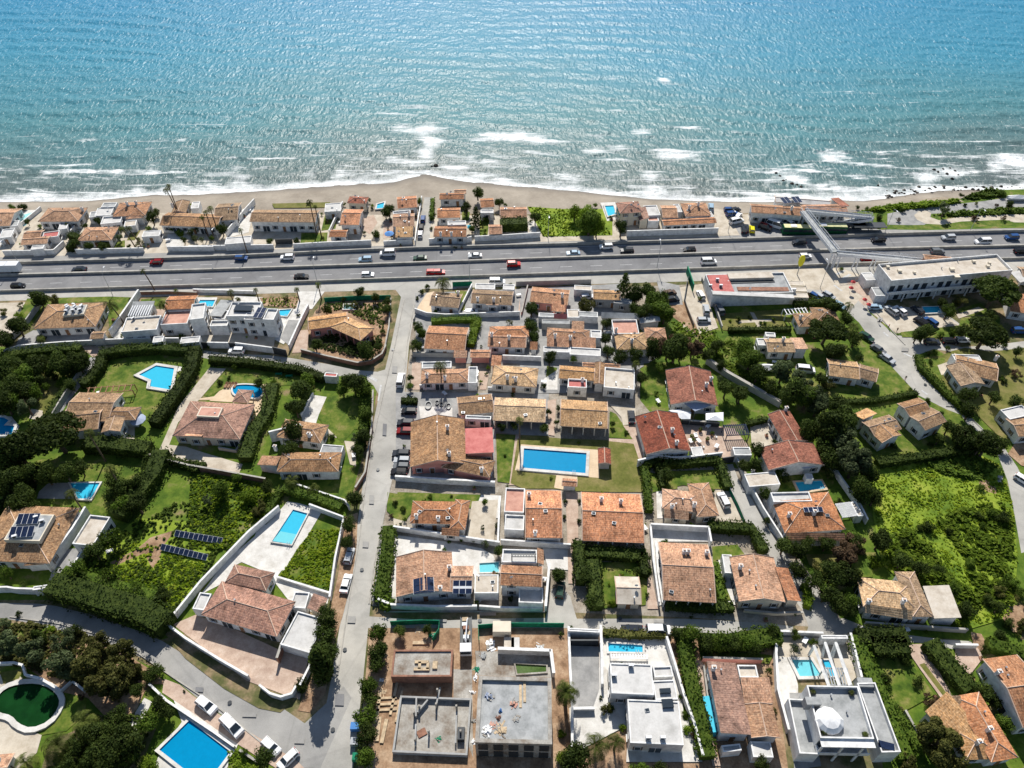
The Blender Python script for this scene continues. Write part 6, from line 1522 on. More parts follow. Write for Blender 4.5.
# ------------------------------------------------------------------ M
C(520,270,6.4)
pave('grey', 0,120,640,90,660,300,900,290,940,520,740,650,740,790,0,790, name='yard')
house('bright orange roofed house beside the service road',[('gx', 3.4, 't', 80,108,325,128,300,222,62,205),('sf', 2.8, 'p', 205,215,292,218,288,268,202,262)], group=CG, wall='p', ch=(270,170))
house('grey blue walled house with a thin tan roof beneath the big conifer',[('gx', 3.6, 'y', 470,128,640,128,640,190,468,188),('f', 3, 'G', 600,180,720,190,710,220,600,215)], group=CG, wall='g', par=.2)
house('white and beige shed before the service road fence',[('f', 2.6, 'C', 350,100,460,100,455,130,345,128)], win=False, par=.1, cat='shed', name='shed')
house('row of small grey and red garden roofs',[('f', 2.6, 'G', 120,275,235,278,232,302,118,300),('sf', 2.6, 'R', 218,295,300,298,300,312,215,312),('f', 2.6, 'C', 300,255,380,250,375,305,305,305),('f', 2.6, 'G', 375,268,500,268,495,298,370,300)], win=False, par=.1, cat='shed', name='shed')
house('house with a red brown upper roof and a wide pink lower roof',[('hx', 3.6, 't', 172,362,450,390,440,440,172,438),('sf', 3.0, 'p', 172,440,485,446,482,498,172,490),('f', 2.6, 'W', 150,492,318,492,315,530,150,528),('f', 2.8, 'W', 318,495,518,508,515,552,318,545),('f', 3.4, 'W', 452,388,520,390,520,438,452,436),('sf', 3.2, 't', 332,345,412,342,408,388,330,385)], group=CG, ch=(225,420,322,430), par=.25, maxwin=4)
house('long low grey walled row behind the peach roof',[('sf', 2.6, 'G', 520,290,765,290,765,310,520,312),('sr', 2.8, 'G', 765,300,880,315,905,345,765,340),('f', 2.6, 'G', 140,318,320,320,318,345,140,345)], win=False, wall='g', par=.1, group=CG)
house('peach terrace house with a tan hipped roof and pink wing',[('f', 3.2, 'K', 598,322,755,330,745,390,590,440),('hx', 3.2, 'y', 622,410,800,392,825,498,602,520),('hx', 3.2, 'p', 785,372,942,366,925,448,815,450)], group=CG, par=.5, ch=(715,460,615,380), maxwin=5)
house('wide house with tan tiles, a red terrace and a pale flat roof',[('gx', 3.2, 'y', 255,612,480,625,475,712,248,690),('gy', 3.3, 'b', 480,590,545,595,540,735,470,730),('f', 3.2, 'R', 308,702,428,706,425,758,305,758),('f', 3.1, 'C', 542,620,735,652,730,765,535,765),('gx', 3.0, 't', 400,590,640,600,640,622,400,618)], group=CG, par=.45, ch=(400,700), maxwin=9)
lawn(172,615,238,628,225,700,165,700);lawn(790,600,945,590,920,800,800,800);pave('white', 150,700,240,640,240,768,150,768)
lawn(860,310,960,300,1100,340,1060,520,900,520,760,560,740,480,900,440)
tree('n', 668,105,98, 'very tall ragged conifer rising beside the service road')
for a in (('d', 75,255,44, 'dark tree before the bright orange roofed house'),('x', 430,235,62, 'olive bush between the garden roofs and the blue wall'),('d', 740,150,60, 'dark tree right of the tall ragged conifer, nearest it'),('d', 820,130,60, 'dark tree on the service road edge, right of the conifer'),('o', 860,190,66, 'green tree on the corner by the parking strip, upper one'),('o', 900,250,70, 'green tree on the corner by the parking strip, lower one'),('d', 800,260,60, 'dark tree between the grey walls and the parking strip'),('d', 740,240,46, 'white flowering dark tree behind the grey walled row'),('d', 560,340,36, 'dark tree left of the peach terrace'),('d', 550,440,44, 'dark tree between the two middle houses, upper one'),('d', 565,520,48, 'dark tree between the two middle houses, lower one'),('d', 640,560,56, 'dark tree under the tan hipped roof, left one'),('d', 740,550,60, 'dark tree under the tan hipped roof, right one'),('d', 860,500,70, 'big dark tree below the pink wing, left one'),('r', 950,490,80, 'brownish bare tree below the pink wing'),('d', 1030,520,60, 'dark tree left of the diagonal grey wall'),('o', 900,620,40, 'green tree on the lawn below the pink wing'),('d', 780,690,46, 'dark tree right of the pale flat roof'),('d', 190,560,50, 'dark tree above the small lawn'),('d', 60,340,40, 'dark tree left of the red brown upper roof'),('d', 90,420,40, 'dark narrow tree left of the wide pink roof'),('o', 340,570,30, 'green bush above the tan tiles'),('B', 150,745,26, 'bush at the foot of the small lawn')): tree(*a)
palm(535,330,30,4, 'short bushy palm beside the peach terrace');palm(745,600,40,5, 'bright palm before the lawn of the peach house')
car('h', 430,170,10, 'white','white car parked between the beige shed and the blue wall')
# ------------------------------------------------------------------ N
C(660,270,5.69)
pave('beige', 190,90,240,80,330,330,190,380,130,330,140,220,110,100);patch('yard','earth', pairs([50,200,140,180,210,330,240,400,170,340,60,260]))
pave('grey', -20,60,110,90,130,200,50,200,0,140)
r, S_ = house('long low flat building with one red roof section',[('f', 4.2, 'G', 258,38,700,15,756,135,300,145)], group=CG, par=.5, win=False)
def slab(r, q, z, h, m):
 c, u, v, a, b = rect(q, z);mb = MB();mb.box(c, u, v, a, b, z - .3, z + h, 0);return mb.build('roof_section', m, r)
slab(r, [268,36,378,30,425,128,305,130],4.5, .3, 'flat_red');slab(r, [378,24,632,22,648,52,392,56],4.6, .6, 'flat_cream');slab(r, [395,66,650,62,655,72,400,76],4.2, .15, 'metal_dark');slab(r, [302,138,752,128,757,150,300,156],4.7, .3, 'flat_white');slab(r, [440,100,722,98,735,118,440,122],4.2, .2, 'brick_wall')
for x, y in ((325,60),(345,95),(285,95)):
 p = G(x, y, 4.9);child(ACU, r, (p.x - r.location.x, p.y - r.location.y, 4.8))
wall('tall white front wall of the long low building',[298,215 - 40,755,215 - 50],4.0, .5)
for k, (x, y) in enumerate(((725,62),(735,95),(745,130))): house('cream roofed trailer beside the long low building, ' + ('nearest the highway','middle one','nearest the hedge')[k],[('f', 2.8, 'C', x - 5, y, x + 92, y, x + 100, y + 26, x, y + 26)], win=False, par=.05, wall='c', cat='trailer', name='trailer')
wall('rusty iron fence beside the parking strip',[190,330,150,230,135,180,155,60],1.6, .12, 'metal_dark', False, 'fence','fence');wall('tall dark green triangular screen beside the highway',[150,20,185,125],3.0, .3, 'green_net', False, 'fence','fence');wall('thin grey wall left of the long low building',[235,60,300,190,350,340],1.4, .2, 'grey_wall')
for a in (('u', 52,132,20, 'brown','brown car parked under the corner trees'),('u', 68,168,12, 'dark','dark blue car parked under the corner trees'),('h', 232,140,100, 'white','white car parked at the top of the gravel drive'),('u', 262,225,85, 'silver','silver car parked halfway down the gravel drive, left one'),('h', 250,285,0, 'silver','silver car parked at the foot of the gravel drive'),('v', 335,225,100, 'grey','grey van beside the thin grey wall'),('h', 885,150,-50, 'blue','blue car beside the cream trailers'),('h', 915,155,-50, 'silver','silver car beside the cream trailers')):
 car(*a)
lawn(350,250,690,225,725,345,360,345,330,300, m='lawn_dry');pave('beige', 510,240,535,245,580,330,560,340, name='path');pave('beige', 450,290,640,280,650,292,450,305, name='path')
hedge('clipped dark hedge below the flower garden',[385,355,560,352,740,350],1.8,1.6);hedge('dark hedge under the cream trailers',[755,205,980,195],2,2.4)
for a in (('B', 447,275,22, 'round bush in the flower garden, left one'),('B', 510,270,14, 'round bush in the flower garden, second'),('b', 600,300,16, 'round bush in the flower garden, third'),('b', 650,280,18, 'round bush in the flower garden, fourth'),('L', 400,290,12, 'small bright bush in the flower garden'),('b', 570,300,14, 'small bush beside the garden path')): tree(*a)
house('brown tiled house with a white pergola beside the flower garden',[('hx', 3.2, 'b', 745,250,880,240,900,320,800,322),('hx', 3.4, 'b', 860,215,985,212,1030,300,880,300)], group='houses on the right side', ch=(800,270))
pergola('white pergola beside the flower garden',[690,222,838,215,845,245,720,255],2.5, 'white_fabric', 7)
tree('u', 945,360,100, 'huge dark dome shaped pine beside the right road')
house('white house with a patchwork of tan and white roofs',[('gx', 3.2, 'y', 605,400,745,378,760,462,605,470),('sn', 3, 'p', 745,385,810,385,838,462,762,465),('f', 3.2, 'W', 548,395,625,388,620,430,560,432),('f', 3.4, 'W', 600,358,655,358,655,380,600,382)], group='houses on the right side', par=.2, ch=(700,400))
lawn(380,380,600,380,560,480,660,530,780,540,860,520,940,600,1000,700,820,720,640,740,480,620,320,540,340,440);undergrowth([60,280,320,350,360,520,200,500,60,420],500, 'leaf_bright', .6,(.15, .4));undergrowth([320,420,420,400,460,560,700,680,640,740,480,620,300,560],700, 'leaf_bright', .6,(.15, .4))
for a in (('o', 470,440,62, 'green tree left of the patchwork roofed house, upper one'),('o', 520,500,66, 'green tree left of the patchwork roofed house, lower one'),('d', 560,580,60, 'dark tree below the patchwork roofed house'),('g', 700,575,70, 'pale green tree below the patchwork roofed house, left one'),('g', 800,640,70, 'pale green tree below the patchwork roofed house, middle one'),('g', 880,720,70, 'pale green tree below the patchwork roofed house, right one'),('d', 640,660,50, 'dark tree in the shade beside the pale green trees'),('d', 90,440,80, 'dark tree above the big red brown roof, left one'),('r', 190,430,70, 'brownish tree above the big red brown roof, right one'),('d', 330,430,44, 'dark tree along the plot border, upper one'),('d', 280,480,44, 'dark tree along the plot border, middle one'),('d', 350,540,36, 'dark tree along the plot border, lower one'),('o', 30,240,60, 'green tree below the parked dark blue car'),
    ('o', 10,160,50, 'green tree left of the parked brown car'),('d', 450,700,50, 'dark round tree below the diagonal grey wall'),('d', 920,620,44, 'dark tree behind the small patchwork house'),('g', 340,620,24, 'pale bush beside the big red brown roof'),('d', 1000,460,60, 'dark tree in the shadow of the dome pine')): tree(*a)
car('v', 828,568,-8, 'white','white motorhome parked on the grass under the trees', name='van')
boat(600,560, 'small white boat lying among the trees')
wall('long pale grey diagonal wall crossing the gardens',[262,530,380,610,520,690,680,780],2.0, .8, 'grey_wall')
house('big red brown roofed house with blue grey sails',[('gy', 3.6, 'r', 42,560,270,585,350,768,48,770)], group='houses on the right side', ch=(262,660,290,620), wall='w')
C(660,380,5.12)
def sail(label, q, m='blue_grey_fabric', z=2.8):
 P = poly(q, z);c = sum(P, Vector()) / len(P);r = empty('shade_sail', label, 'shade sail',(c.x, c.y, 0),'shade sails');mb = MB()
 mid = c + Vector((0,0, .5))
 for i in range(len(P)): mb.face([P[i], P[(i + 1) % len(P)], mid]);
 mb.build('sail', m, r);mb = MB()
 for p in P: mb.bar((p.x, p.y, 0), p, .05)
 mb.build('pole','metal_grey', r)
sail('blue grey sail hanging from the big red brown roof, dark middle one',[95,100,185,85,285,120,180,160], z=3.8);sail('pale grey sail below the big red brown roof, left one',[45,155,100,148,160,165,155,200,110,200],'metal_white');sail('pale grey sail below the big red brown roof, right one',[235,170,325,165,325,210,235,205],'metal_white')
wall('dark green hedge panel wall below the pale sails',[110,225,300,240],1.6, .4, 'metal_dark')
pave('pink', 110,225,320,240,380,250,470,360,460,400,160,400);pave('beige', 460,230,550,210,600,330,540,350,470,345)
pergola('large blue grey louvred pergola',[322,232,440,225,462,282,340,285],2.8, 'solar', 12)
r, S_ = house('long red roofed house of two wings',[('gy', 3.2, 'r', 548,172,655,163,770,312,640,325),('gy', 3.6, 'r', 528,360,770,312,852,435,540,462)], group='houses on the right side', ch=(645,150,), maxwin=5)
house('white flat carport with a blotched roof beside the lane',[('f-', 3, 'C', 428,482,588,470,615,535,458,548)], win=False, par=.1, cat='carport', name='carport')
r, S_ = house('orange hipped house with small solar panels beside the lane',[('hx', 3.6, 't', 590,605,850,560,955,760,620,790),('f', 4.2, 'W', 560,585,765,572,770,622,585,632),('sf', 2.8, 't', 640,800,940,790,945,818,650,825)], group='houses on the right side', ch=(660,695,785,690), maxwin=6, par=.4)
panels(r, [732,655,828,650,835,672,740,680],5.2, .1)
pool('blue pool with an orange rim behind the carport',[692,525,825,517,846,555,715,572], rim='paving_peach');lawn(600,470,860,440,900,500,860,600,720,570,600,580,560,545)
house('white garden cube at the edge of the orange rimmed pool',[('f', 2.2, 'W', 745,482,782,478,780,505,748,510)], win=False, par=.05, cat='shed', name='shed')
wall('pale blue grey wall behind the orange rimmed pool',[620,465,860,440],2.4);wall('white wall running down the right side of the orange rimmed pool',[860,440,920,530,1010,660,1050,740],2.0);wall('white front wall of the hipped house beside the lane',[455,560,520,680,640,868],2.0);wall('white low wall right of the lane',[370,380,410,470,430,520],1.6)
pergola('checkerboard white pergola beside the orange hipped house',[892,632,972,628,1012,695,935,708],2.8, 'white_fabric', 14)
house('beige flat roof strip right of the checkerboard pergola',[('f-', 2.8, 'C', 975,625,1000,622,1045,695,1012,698)], win=False, par=.05, cat='carport', name='carport')
pave('white', 520,600,560,600,600,768,640,860,560,768);pave('grey', 560,545,600,590,560,600,520,600)
wall('curved white wall in front of the bright red roof',[-120,445,-20,420,60,430,150,425,310,405],2.6, .3);wall('dark garage gate at the top of the lane',[312,430,372,420],2.4, .2, 'metal_dark', False, 'gate','gate')
house('dark garage block at the top of the lane',[('f', 2.6, 'G', 372,345,458,345,470,385,380,388)], win=False, par=.15, cat='garage', name='garage')
house('bright red brown gabled house between the pool lawn and the patio',[('gy', 3.6, 'r', -120,190,85,165,162,365,-78,380)], group=CG, ch=(60,268,82,332), wall='w', maxwin=4)
house('white square awning block on the patio',[('f', 2.4, 'W', 158,345,212,340,225,380,165,385)], win=False, par=.05, cat='shed', name='shed')
# patio clutter
random.seed(21)
for i in range(14):
 x, y = random.uniform(130,290), random.uniform(235,350);k = i % 3
 p = G(x, y, .4);nm = ('table','planter','chair')[k];r = empty(nm, ('white square patio table','leafy potted plant','grey patio chair')[k] + ' on the crowded patio beside the bright red roof',('table','plant','chair')[k],(p.x, p.y, .1),('tables','plants','chairs')[k] + ' on the crowded patio', random.random() * 3)
 if k == 0:
  mb = MB();mb.box((0,0),(1,0),(0,1), .7, .45, .7, .76,0, True);mb.build('tabletop','white_fabric').parent = r;mb = MB();[mb.box((sx * .55, sy * .35),(1,0),(0,1), .04, .04,0, .7) for sx in (-1,1) for sy in (-1,1)];mb.build('leg','metal_white').parent = r
 elif k == 1:
  mb = MB();mb.box((0,0),(1,0),(0,1), .3, .3,0, .5,0, t=1.2);mb.build('pot','brick_wall').parent = r;mb = MB();[leafquad(mb, Vector((0,0, .9)) + rv() * .45, rv(), .2) for _ in range(60)];mb.build('leaves','leaf_mid').parent = r
 else:
  mb = MB();mb.box((0,0),(1,0),(0,1), .25, .25, .4, .46,0, True);mb.box((0, .23),(1,0),(0,1), .25, .03, .46, .9);mb.build('seat','metal_grey').parent = r;mb = MB();[mb.box((sx * .2, sy * .2),(1,0),(0,1), .025, .025,0, .4) for sx in (-1,1) for sy in (-1,1)];mb.build('leg','metal_grey').parent = r
house('peach roofed house beside the white SUV drive',[('hx', 3.2, 'p', 8,560,225,575,200,668,15,668),('hy', 3.4, 't', 135,530,262,525,290,690,195,705),('sf', 2.6, 't', 20,672,145,682,145,712,20,710)], group=CG, wall='c', ch=(62,645,175,640), maxwin=5)
pave('beige', 270,570,345,560,440,768,300,768);pave('white', -20,560,10,560,15,710,-15,710);lawn(-10,470,300,460,330,560,250,560,120,540,0,560)
car('u', 325,615,102, 'white','white SUV parked on the drive beside the peach roofed house');hedge('dark hedge above the peach roofed house lawn',[-20,445,120,440,290,425,320,500,345,570],2.4,2.4);hedge('dark hedge left of the peach roofed house',[-15,450,15,560],2,1.8)
wall('green screened wall beside the white SUV drive',[350,560,400,660,450,780],1.4, .2, 'green_net')
for a in (('d', 45,480,40, 'dark tree on the lawn above the peach roof'),('d', 415,70,50, 'dark round tree beside the diagonal wall'),('d', 500,350,46, 'dark palm like tree between pergola and red roof'),('d', 430,440,40, 'dark tree at the top of the lane, left one'),('d', 500,435,40, 'dark tree at the top of the lane, right one'),('d', 620,470,36, 'dark tree behind the flat carport'),('d', 540,575,40, 'dark tree below the flat carport'),('d', 650,500,30, 'dark bush left of the orange rimmed pool'),('d', 870,480,30, 'dark bush in the corner behind the orange rimmed pool'),('d', 760,260,60, 'dark tree right of the long red roof, upper one'),('d', 860,230,90, 'big dark tree right of the long red roof'),('g', 930,300,70, 'pale green tree above the vacant field, upper one'),('g', 980,390,80, 'pale green tree above the vacant field, lower one'),('d', 850,340,60, 'dark tree beside the pale green trees'),('d', 1075,470,60, 'dark tree at the left end of the field hedge'),('d', 1100,600,50, 'dark tree right of the white pool wall'),('d', 680,60,70, 'dark tree in the wooded strip, left one'),('o', 760,80,66, 'green tree in the wooded strip, middle one'),('g', 810,130,60, 'pale green tree in the wooded strip'),('d', 920,620,24, 'bush by the white pool wall'),('d', 590,320,22, 'dark bush at the corner of the beige patio'),
    ('d', 545,720,24, 'bush in the white entry of the hipped house'),('d', 340,40,50, 'dark tree right of the big red brown roof')): tree(*a)
hedge('dark hedge around the corner of the beige patio',[430,240,490,225,545,210],1.8,1.5);sail('grey blue sail at the end of the long red roof',[690,440,745,420,800,445,740,455])
RG = 'houses on the right side'
# ------------------------------------------------------------------ O: right road plots
C(824,270,5.12)
house('small house with a tan and pink patchwork roof on a bright lawn',[('gx', 3.2, 'y', 22,460,175,465,172,552,22,545),('gx', 3.2, 'b', 178,478,280,508,265,575,180,548)], group=RG, maxwin=6)
lawn(-60,420,60,400,230,400,330,480,460,620,480,650,300,670,0,690,-80,680);lawn(60,700,330,690,500,660,560,720,600,768,300,800,0,790)
lawn(480,450,600,440,640,420,720,400,860,420,1100,390,1100,900,900,860,760,720,620,610,500,540, m='lawn_dry');lawn(480,460,620,450,600,560,700,700,640,680,520,560)
lawn(390,320,690,285,700,245,900,240,900,350,700,350,400,345);lawn(680,200,800,170,860,230,700,240);pave('beige', 675,230,790,190,820,205,690,250, name='path')
house('white walled house of brown gables on the wide dry lawn',[('gx', 3.2, 'b', 700,440,870,470,895,560,640,520),('gy', 3.4, 'b', 640,490,740,480,830,582,690,600),('f', 3.4, 'W', 660,440,790,430,800,460,670,470)], group=RG, par=.2, ch=(885,445,))
pave('beige', 580,490,640,470,660,520,600,540)
house('brown roofed white house at the right edge above the big trees',[('gx', 3.2, 't', 960,130,1150,128,1150,222,930,220)], group=RG)
house('white house with a bright white flat roof at the right photo edge',[('f', 3.6, 'W', 905,720,1010,690,1060,740,950,770),('gx', 3.4, 'b', 960,790,1150,720,1200,830,1000,860)], group=RG, par=.2)
hedge('dark hedge along the right road beside the dry lawn',[475,450,490,510,640,660,740,750],1.8,2.0, 'leaf_mid');hedge('clipped hedge between the two bright lawns',[10,690,250,680,470,640],1.6,1.6)
pool('small teal pool in the hotel car park',[505,190,585,188,600,218,512,222], rw=.3)
for a in (('u', 347,208,115, 'silver','silver car parked before the hotel, left of the white one'),('u', 388,208,115, 'white','white car parked before the hotel'),('h', 480,205,115, 'dark','dark car parked beside the small teal pool'),('h', 262,190,0, 'lblue','grey blue car parked in the shade of the hotel'),('u', 498,265,120, 'black','black car in the middle of the hotel car park, left one'),('u', 545,265,120, 'blue','dark blue car in the middle of the hotel car park, right one'),('u', 553,370,0, 'dark','dark car on the side road, first of three'),('u', 645,365,0, 'black','black car on the side road, second of three'),('h', 710,357,0, 'white','white car on the side road, third of three'),('s', 218,340,-55, 'green','dark green car parked along the right road, highest one'),('s', 278,405,-55, 'grey','grey car parked along the right road under a small tree'),('s', 325,452,-55, 'silver','silver car parked along the right road, lowest one'),('u', 1000,310,0, 'blue','dark blue car in the shade at the right photo edge'),('h', 25,130,-50, 'silver','silver car at the top of the right road'),('h', 80,180,-50, 'lblue','pale blue car at the top of the right road, second one')): car(*a)
for a in (('d', 520,315,50, 'dark leafy tree in the middle of the hotel car park'),('d', 480,330,40, 'second dark leafy tree in the middle of the hotel car park'),('x', 698,158,38, 'pale green round tree before the hotel'),('o', 640,205,44, 'green tree right of the teal pool'),('d', 605,165,30, 'dark bush against the hotel front'),('u', 870,125,105, 'huge dark pine at the right end of the hotel'),('u', 820,340,100, 'huge dark pine over the side road'),('d', 720,310,44, 'dark tree left of the huge pine over the side road'),('d', 850,240,40, 'dark tree between the two huge pines'),('b', 600,330,22, 'round bush beside the side road, left one'),('b', 665,320,26, 'round bush beside the side road, right one'),('B', 533,425,17, 'round dark bush at the corner of the side road'),('b', 575,420,22, 'round bush below the dark cars'),('b', 632,400,18, 'round bush below the black car'),('B', 545,470,18, 'bush inside the corner hedge'),('d', 870,650,40, 'spreading tree on the dry lawn'),('d', 745,640,52, 'dark tree in front of the brown gabled house'),('d', 750,720,50, 'dark tree below the brown gabled house'),('d', 990,680,44, 'dark bush above the bright white flat roof'),('B', 930,570,18, 'small bush on the dry lawn beside the gables'),('R', 985,530,30, 'brown bush on the dry lawn'),('d', 1000,415,30, 'dark bush at the right photo edge below the side road'),('b', 925,385,20, 'bush at the edge of the side road'),
    ('d', 175,450,24, 'dark round bush behind the patchwork house'),('d', 160,350,44, 'dark tree beside the right road, second from the top'),('d', 120,240,40, 'dark tree beside the right road, highest one'),('d', 40,180,50, 'dark hedge like tree at the top of the right road'),('B', 285,430,20, 'small tree over the grey parked car'),('b', 530,665,18, 'round bush at the roadside above the twin houses'),('B', 600,735,18, 'second round bush at the roadside above the twin houses'),('x', 20,590,40, 'yellow green bush left of the patchwork house'),('d', 80,700,70, 'dark dome of leaves below the clipped hedge'),('b', 440,610,14, 'tiny bush at the roadside'),('o', 915,560,14, 'tiny tree beside the gables')): tree(*a)
palm(130,180,36,4, 'small palm at the top of the right road');palm(155,290,44,5, 'palm beside the right road')
def person(x, y, top, bot, label, ang=0):
 p = G(x, y, .9);r = empty('person', label, 'person',(p.x, p.y, .06), None, ang)
 V = [(0,0, .95),(0,0,1.2),(0,0,1.42),(0,0,1.52),(0, .02,1.66),(-.1,0, .9),(-.12, .12, .5),(-.12, .05, .08),(-.12, .22, .04),(.1,0, .9),(.12,-.1, .5),(.12,-.22, .1),(.12,-.08, .04),(-.19,0,1.4),(-.25,-.08,1.12),(-.24, .05, .88),(.19,0,1.4),(.25, .1,1.12),(.24, .2, .9)]
 E = [(0,1),(1,2),(2,3),(3,4),(0,5),(5,6),(6,7),(7,8),(0,9),(9,10),(10,11),(11,12),(2,13),(13,14),(14,15),(2,16),(16,17),(17,18)]
 R = [.15, .14, .13, .06, .11, .1, .07, .05, .04, .1, .07, .05, .04, .06, .045, .035, .06, .045, .035]
 me = bpy.data.meshes.new('body');me.from_pydata(V, E, []);o = bpy.data.objects.new('body', me);COL.objects.link(o)
 sk = o.modifiers.new('skin','SKIN');
 for i, rr in enumerate(R): me.skin_vertices[0].data[i].radius = (rr, rr * .8)
 me.skin_vertices[0].data[0].use_root = True
 ss = o.modifiers.new('s','SUBSURF');ss.levels = 1;ss.render_levels = 1
 dg = bpy.context.evaluated_depsgraph_get();m2 = bpy.data.meshes.new_from_object(o.evaluated_get(dg));bpy.data.objects.remove(o)
 m2.name = 'body'
 for n in (top, bot, 'skin','metal_dark'): m2.materials.append(MATS[n])
 for f in m2.polygons:
  z = f.center.z;f.material_index = 3 if z > 1.68 else (2 if z > 1.5 or (abs(f.center.x) > .2 and z < 1.1) else (0 if z > .93 else 1));f.use_smooth = True
 b = bpy.data.objects.new('body', m2);COL.objects.link(b);b.parent = r
person(284,262, 'metal_dark','metal_dark','person in dark clothes walking on the hotel side of the right road');person(333,287, 'red_fabric','metal_dark','person in a red top standing at the edge of the hotel car park', 1);person(376,305, 'brick_wall','metal_dark','person in brown clothes at the corner of the hotel car park', 2);person(419,552, 'metal_dark','red_fabric','person in a dark top and red trousers walking on the right road', 2.4)
# ------------------------------------------------------------------ P: twin houses, field
C(824,380,5.12)
house('white two wing house with brown roofs and an orange flat porch',[('gx', 4, 'b', 190,215,330,178,400,255,260,285),('gy', 4, 'b', 225,250,330,225,395,275,300,330),('sn', 3.6, 'y', 152,168,220,148,262,175,195,225)], group=RG, maxwin=8)
house('white gabled house with brown roofs right of the two wing house',[('gx', 4.6, 'b', 385,115,475,95,555,150,430,195),('gx', 4.6, 'b', 440,185,545,140,625,210,520,262)], group=RG, maxwin=8)
pave('pink', 380,300,405,292,520,375,495,388, name='path');pave('beige', 600,320,640,300,650,310,615,335)
lawn(330,190,460,90,700,180,780,300,760,350,280,440,240,400,200,280);lawn(0,130,400,90,340,180,160,150,60,160)
hedge('long dark hedge along the top of the vacant field',[262,440,420,418,600,390,780,362],2.4,2.4)
for a in (('d', 845,320,76, 'dark tree at the corner where road and field meet'),('d', 800,340,50, 'second dark tree at the field corner'),('d', 720,285,66, 'round dark bush cluster right of the gabled house'),('d', 640,240,44, 'dark bush against the gabled house'),('g', 100,310,75, 'pale green tree left of the two wing house, upper one'),('g', 165,420,90, 'large pale green tree above the field'),('d', 90,210,80, 'big dark tree left of the orange porch'),('d', 40,400,60, 'dark tree under the pale green tree'),('B', 355,340,24, 'bush at the end of the pink path'),('d', 590,300,34, 'dark bush below the gabled house, left one'),('B', 545,330,20, 'small bush below the gabled house'),('d', 930,330,36, 'dark hedge bush before the white flat roof'),('B', 530,105,16, 'bush between road and gabled house'),('d', 200,560,70, 'dark tree in the shade at the left side of the field')): tree(*a)
patch('field','field', pairs([230,460,780,375,900,440,960,620,990,900,970,1210,700,1290,300,950,250,700]))
undergrowth([230,470,780,380,900,440,960,620,990,900,960,1200,700,1280,300,950,260,700],5200, 'leaf_meadow', .25,(.12, .34),'weeds');undergrowth([480,400,760,390,880,450,800,520,600,480],900, 'leaf_mid', .8,(.25, .6));undergrowth([300,800,500,760,600,950,800,1150,700,1280,400,1100],1100, 'leaf_bright', .9,(.25, .6));undergrowth([560,700,900,620,960,700,960,1150,800,1150,700,900],1100, 'leaf_bright', .8,(.25, .6))
patch('bare_soil','earth', pairs([790,520,830,515,885,560,880,585,840,575,800,550]));patch('verge','earth', pairs([980,320,1100,300,1100,460,1010,440,940,380]))
for i in range(12):
 a = random.uniform(0,1);x = 300 + 620 * random.random();y = 520 + 650 * random.random() * .9
 if x > 300 + (y - 500) * .2 : tree('B' if i % 3 else 'b', x, y, random.uniform(22,40),'dark shrub clump in the bright vacant field, one of many alike')
car('h', 1020,510,-50, 'white','white car at the right photo edge on the right road')
# ------------------------------------------------------------------ Z: tan villa below the field, and the black shaded garden left of it
C(844,520,5.69)
house('tan villa with hipped roofs and a sloping beige shed roof',[('hx', 3.6, 'y', 72,338,405,345,392,500,120,515),('hy', 3.7, 'b', 285,292,405,295,508,548,395,552),('sf', 3.0, 'y', 120,510,380,512,375,548,125,545),('sr', 3.2, 'C', 442,360,560,400,690,572,515,555)], group=RG, ch=(140,465,335,465), maxwin=9, par=.3)
wall('blue grey street wall of the tan villa',[110,600,400,620,690,640],1.4, .3, 'grey_wall')
patch('bare_soil','earth', pairs([940,490,1100,480,1100,640,960,640,900,560]));patch('verge','earth', pairs([720,640,780,650,840,760,740,740]))
for a in (('d', 210,110,70, 'dark tree between the field and the round clipped bush'),('d', 330,230,60, 'dark tree behind the tan villa'),('d', 440,280,54, 'dark tree right behind the tan villa'),('L', 180,235,46, 'round clipped green bush beside the tan villa'),('R', 60,130,80, 'brown bare tree beside the white pool wall'),('d', 30,520,44, 'dark tree at the left corner of the tan villa'),('o', 620,400,50, 'green bushy growth right of the beige shed roof, upper one'),('d', 700,520,56, 'green bushy growth right of the beige shed roof, lower one'),('d', 880,500,44, 'dark bush at the lower edge of the field')): tree(*a)
C(700,500,5.69)
lawn(600,310,790,310,800,400,720,430,620,370, m='lawn_dry');lawn(900,300,1000,300,980,440,860,440)
for a in (('d', 480,260,60, 'dark tree beside the lane, first below the hipped house'),('d', 570,290,60, 'dark tree beside the lane, second below the hipped house'),('d', 620,250,50, 'dark tree right under the orange hipped house'),('d', 560,390,60, 'dark tree beside the lane, third'),('d', 650,460,60, 'dark tree beside the lane, fourth'),('r', 820,300,90, 'large brown bare tree left of the field'),('d', 760,420,76, 'big dark tree in the shaded garden, left one'),('d', 840,420,76, 'big dark tree in the shaded garden, right one'),('d', 720,530,66, 'dark tree in the shaded garden, lower left one'),('d', 800,580,70, 'dark tree at the junction of lane and street'),('o', 860,570,56, 'green tree left of the tan villa'),('d', 720,250,50, 'dark tree behind the brown bare tree'),('x', 660,372,26, 'pale bush on the small shaded lawn'),('d', 900,240,50, 'dark tree above the small white table')): tree(*a)
hedge('hedge under the orange hipped house terrace',[500,240,700,230,900,215],1.8,1.6, 'leaf_mid')
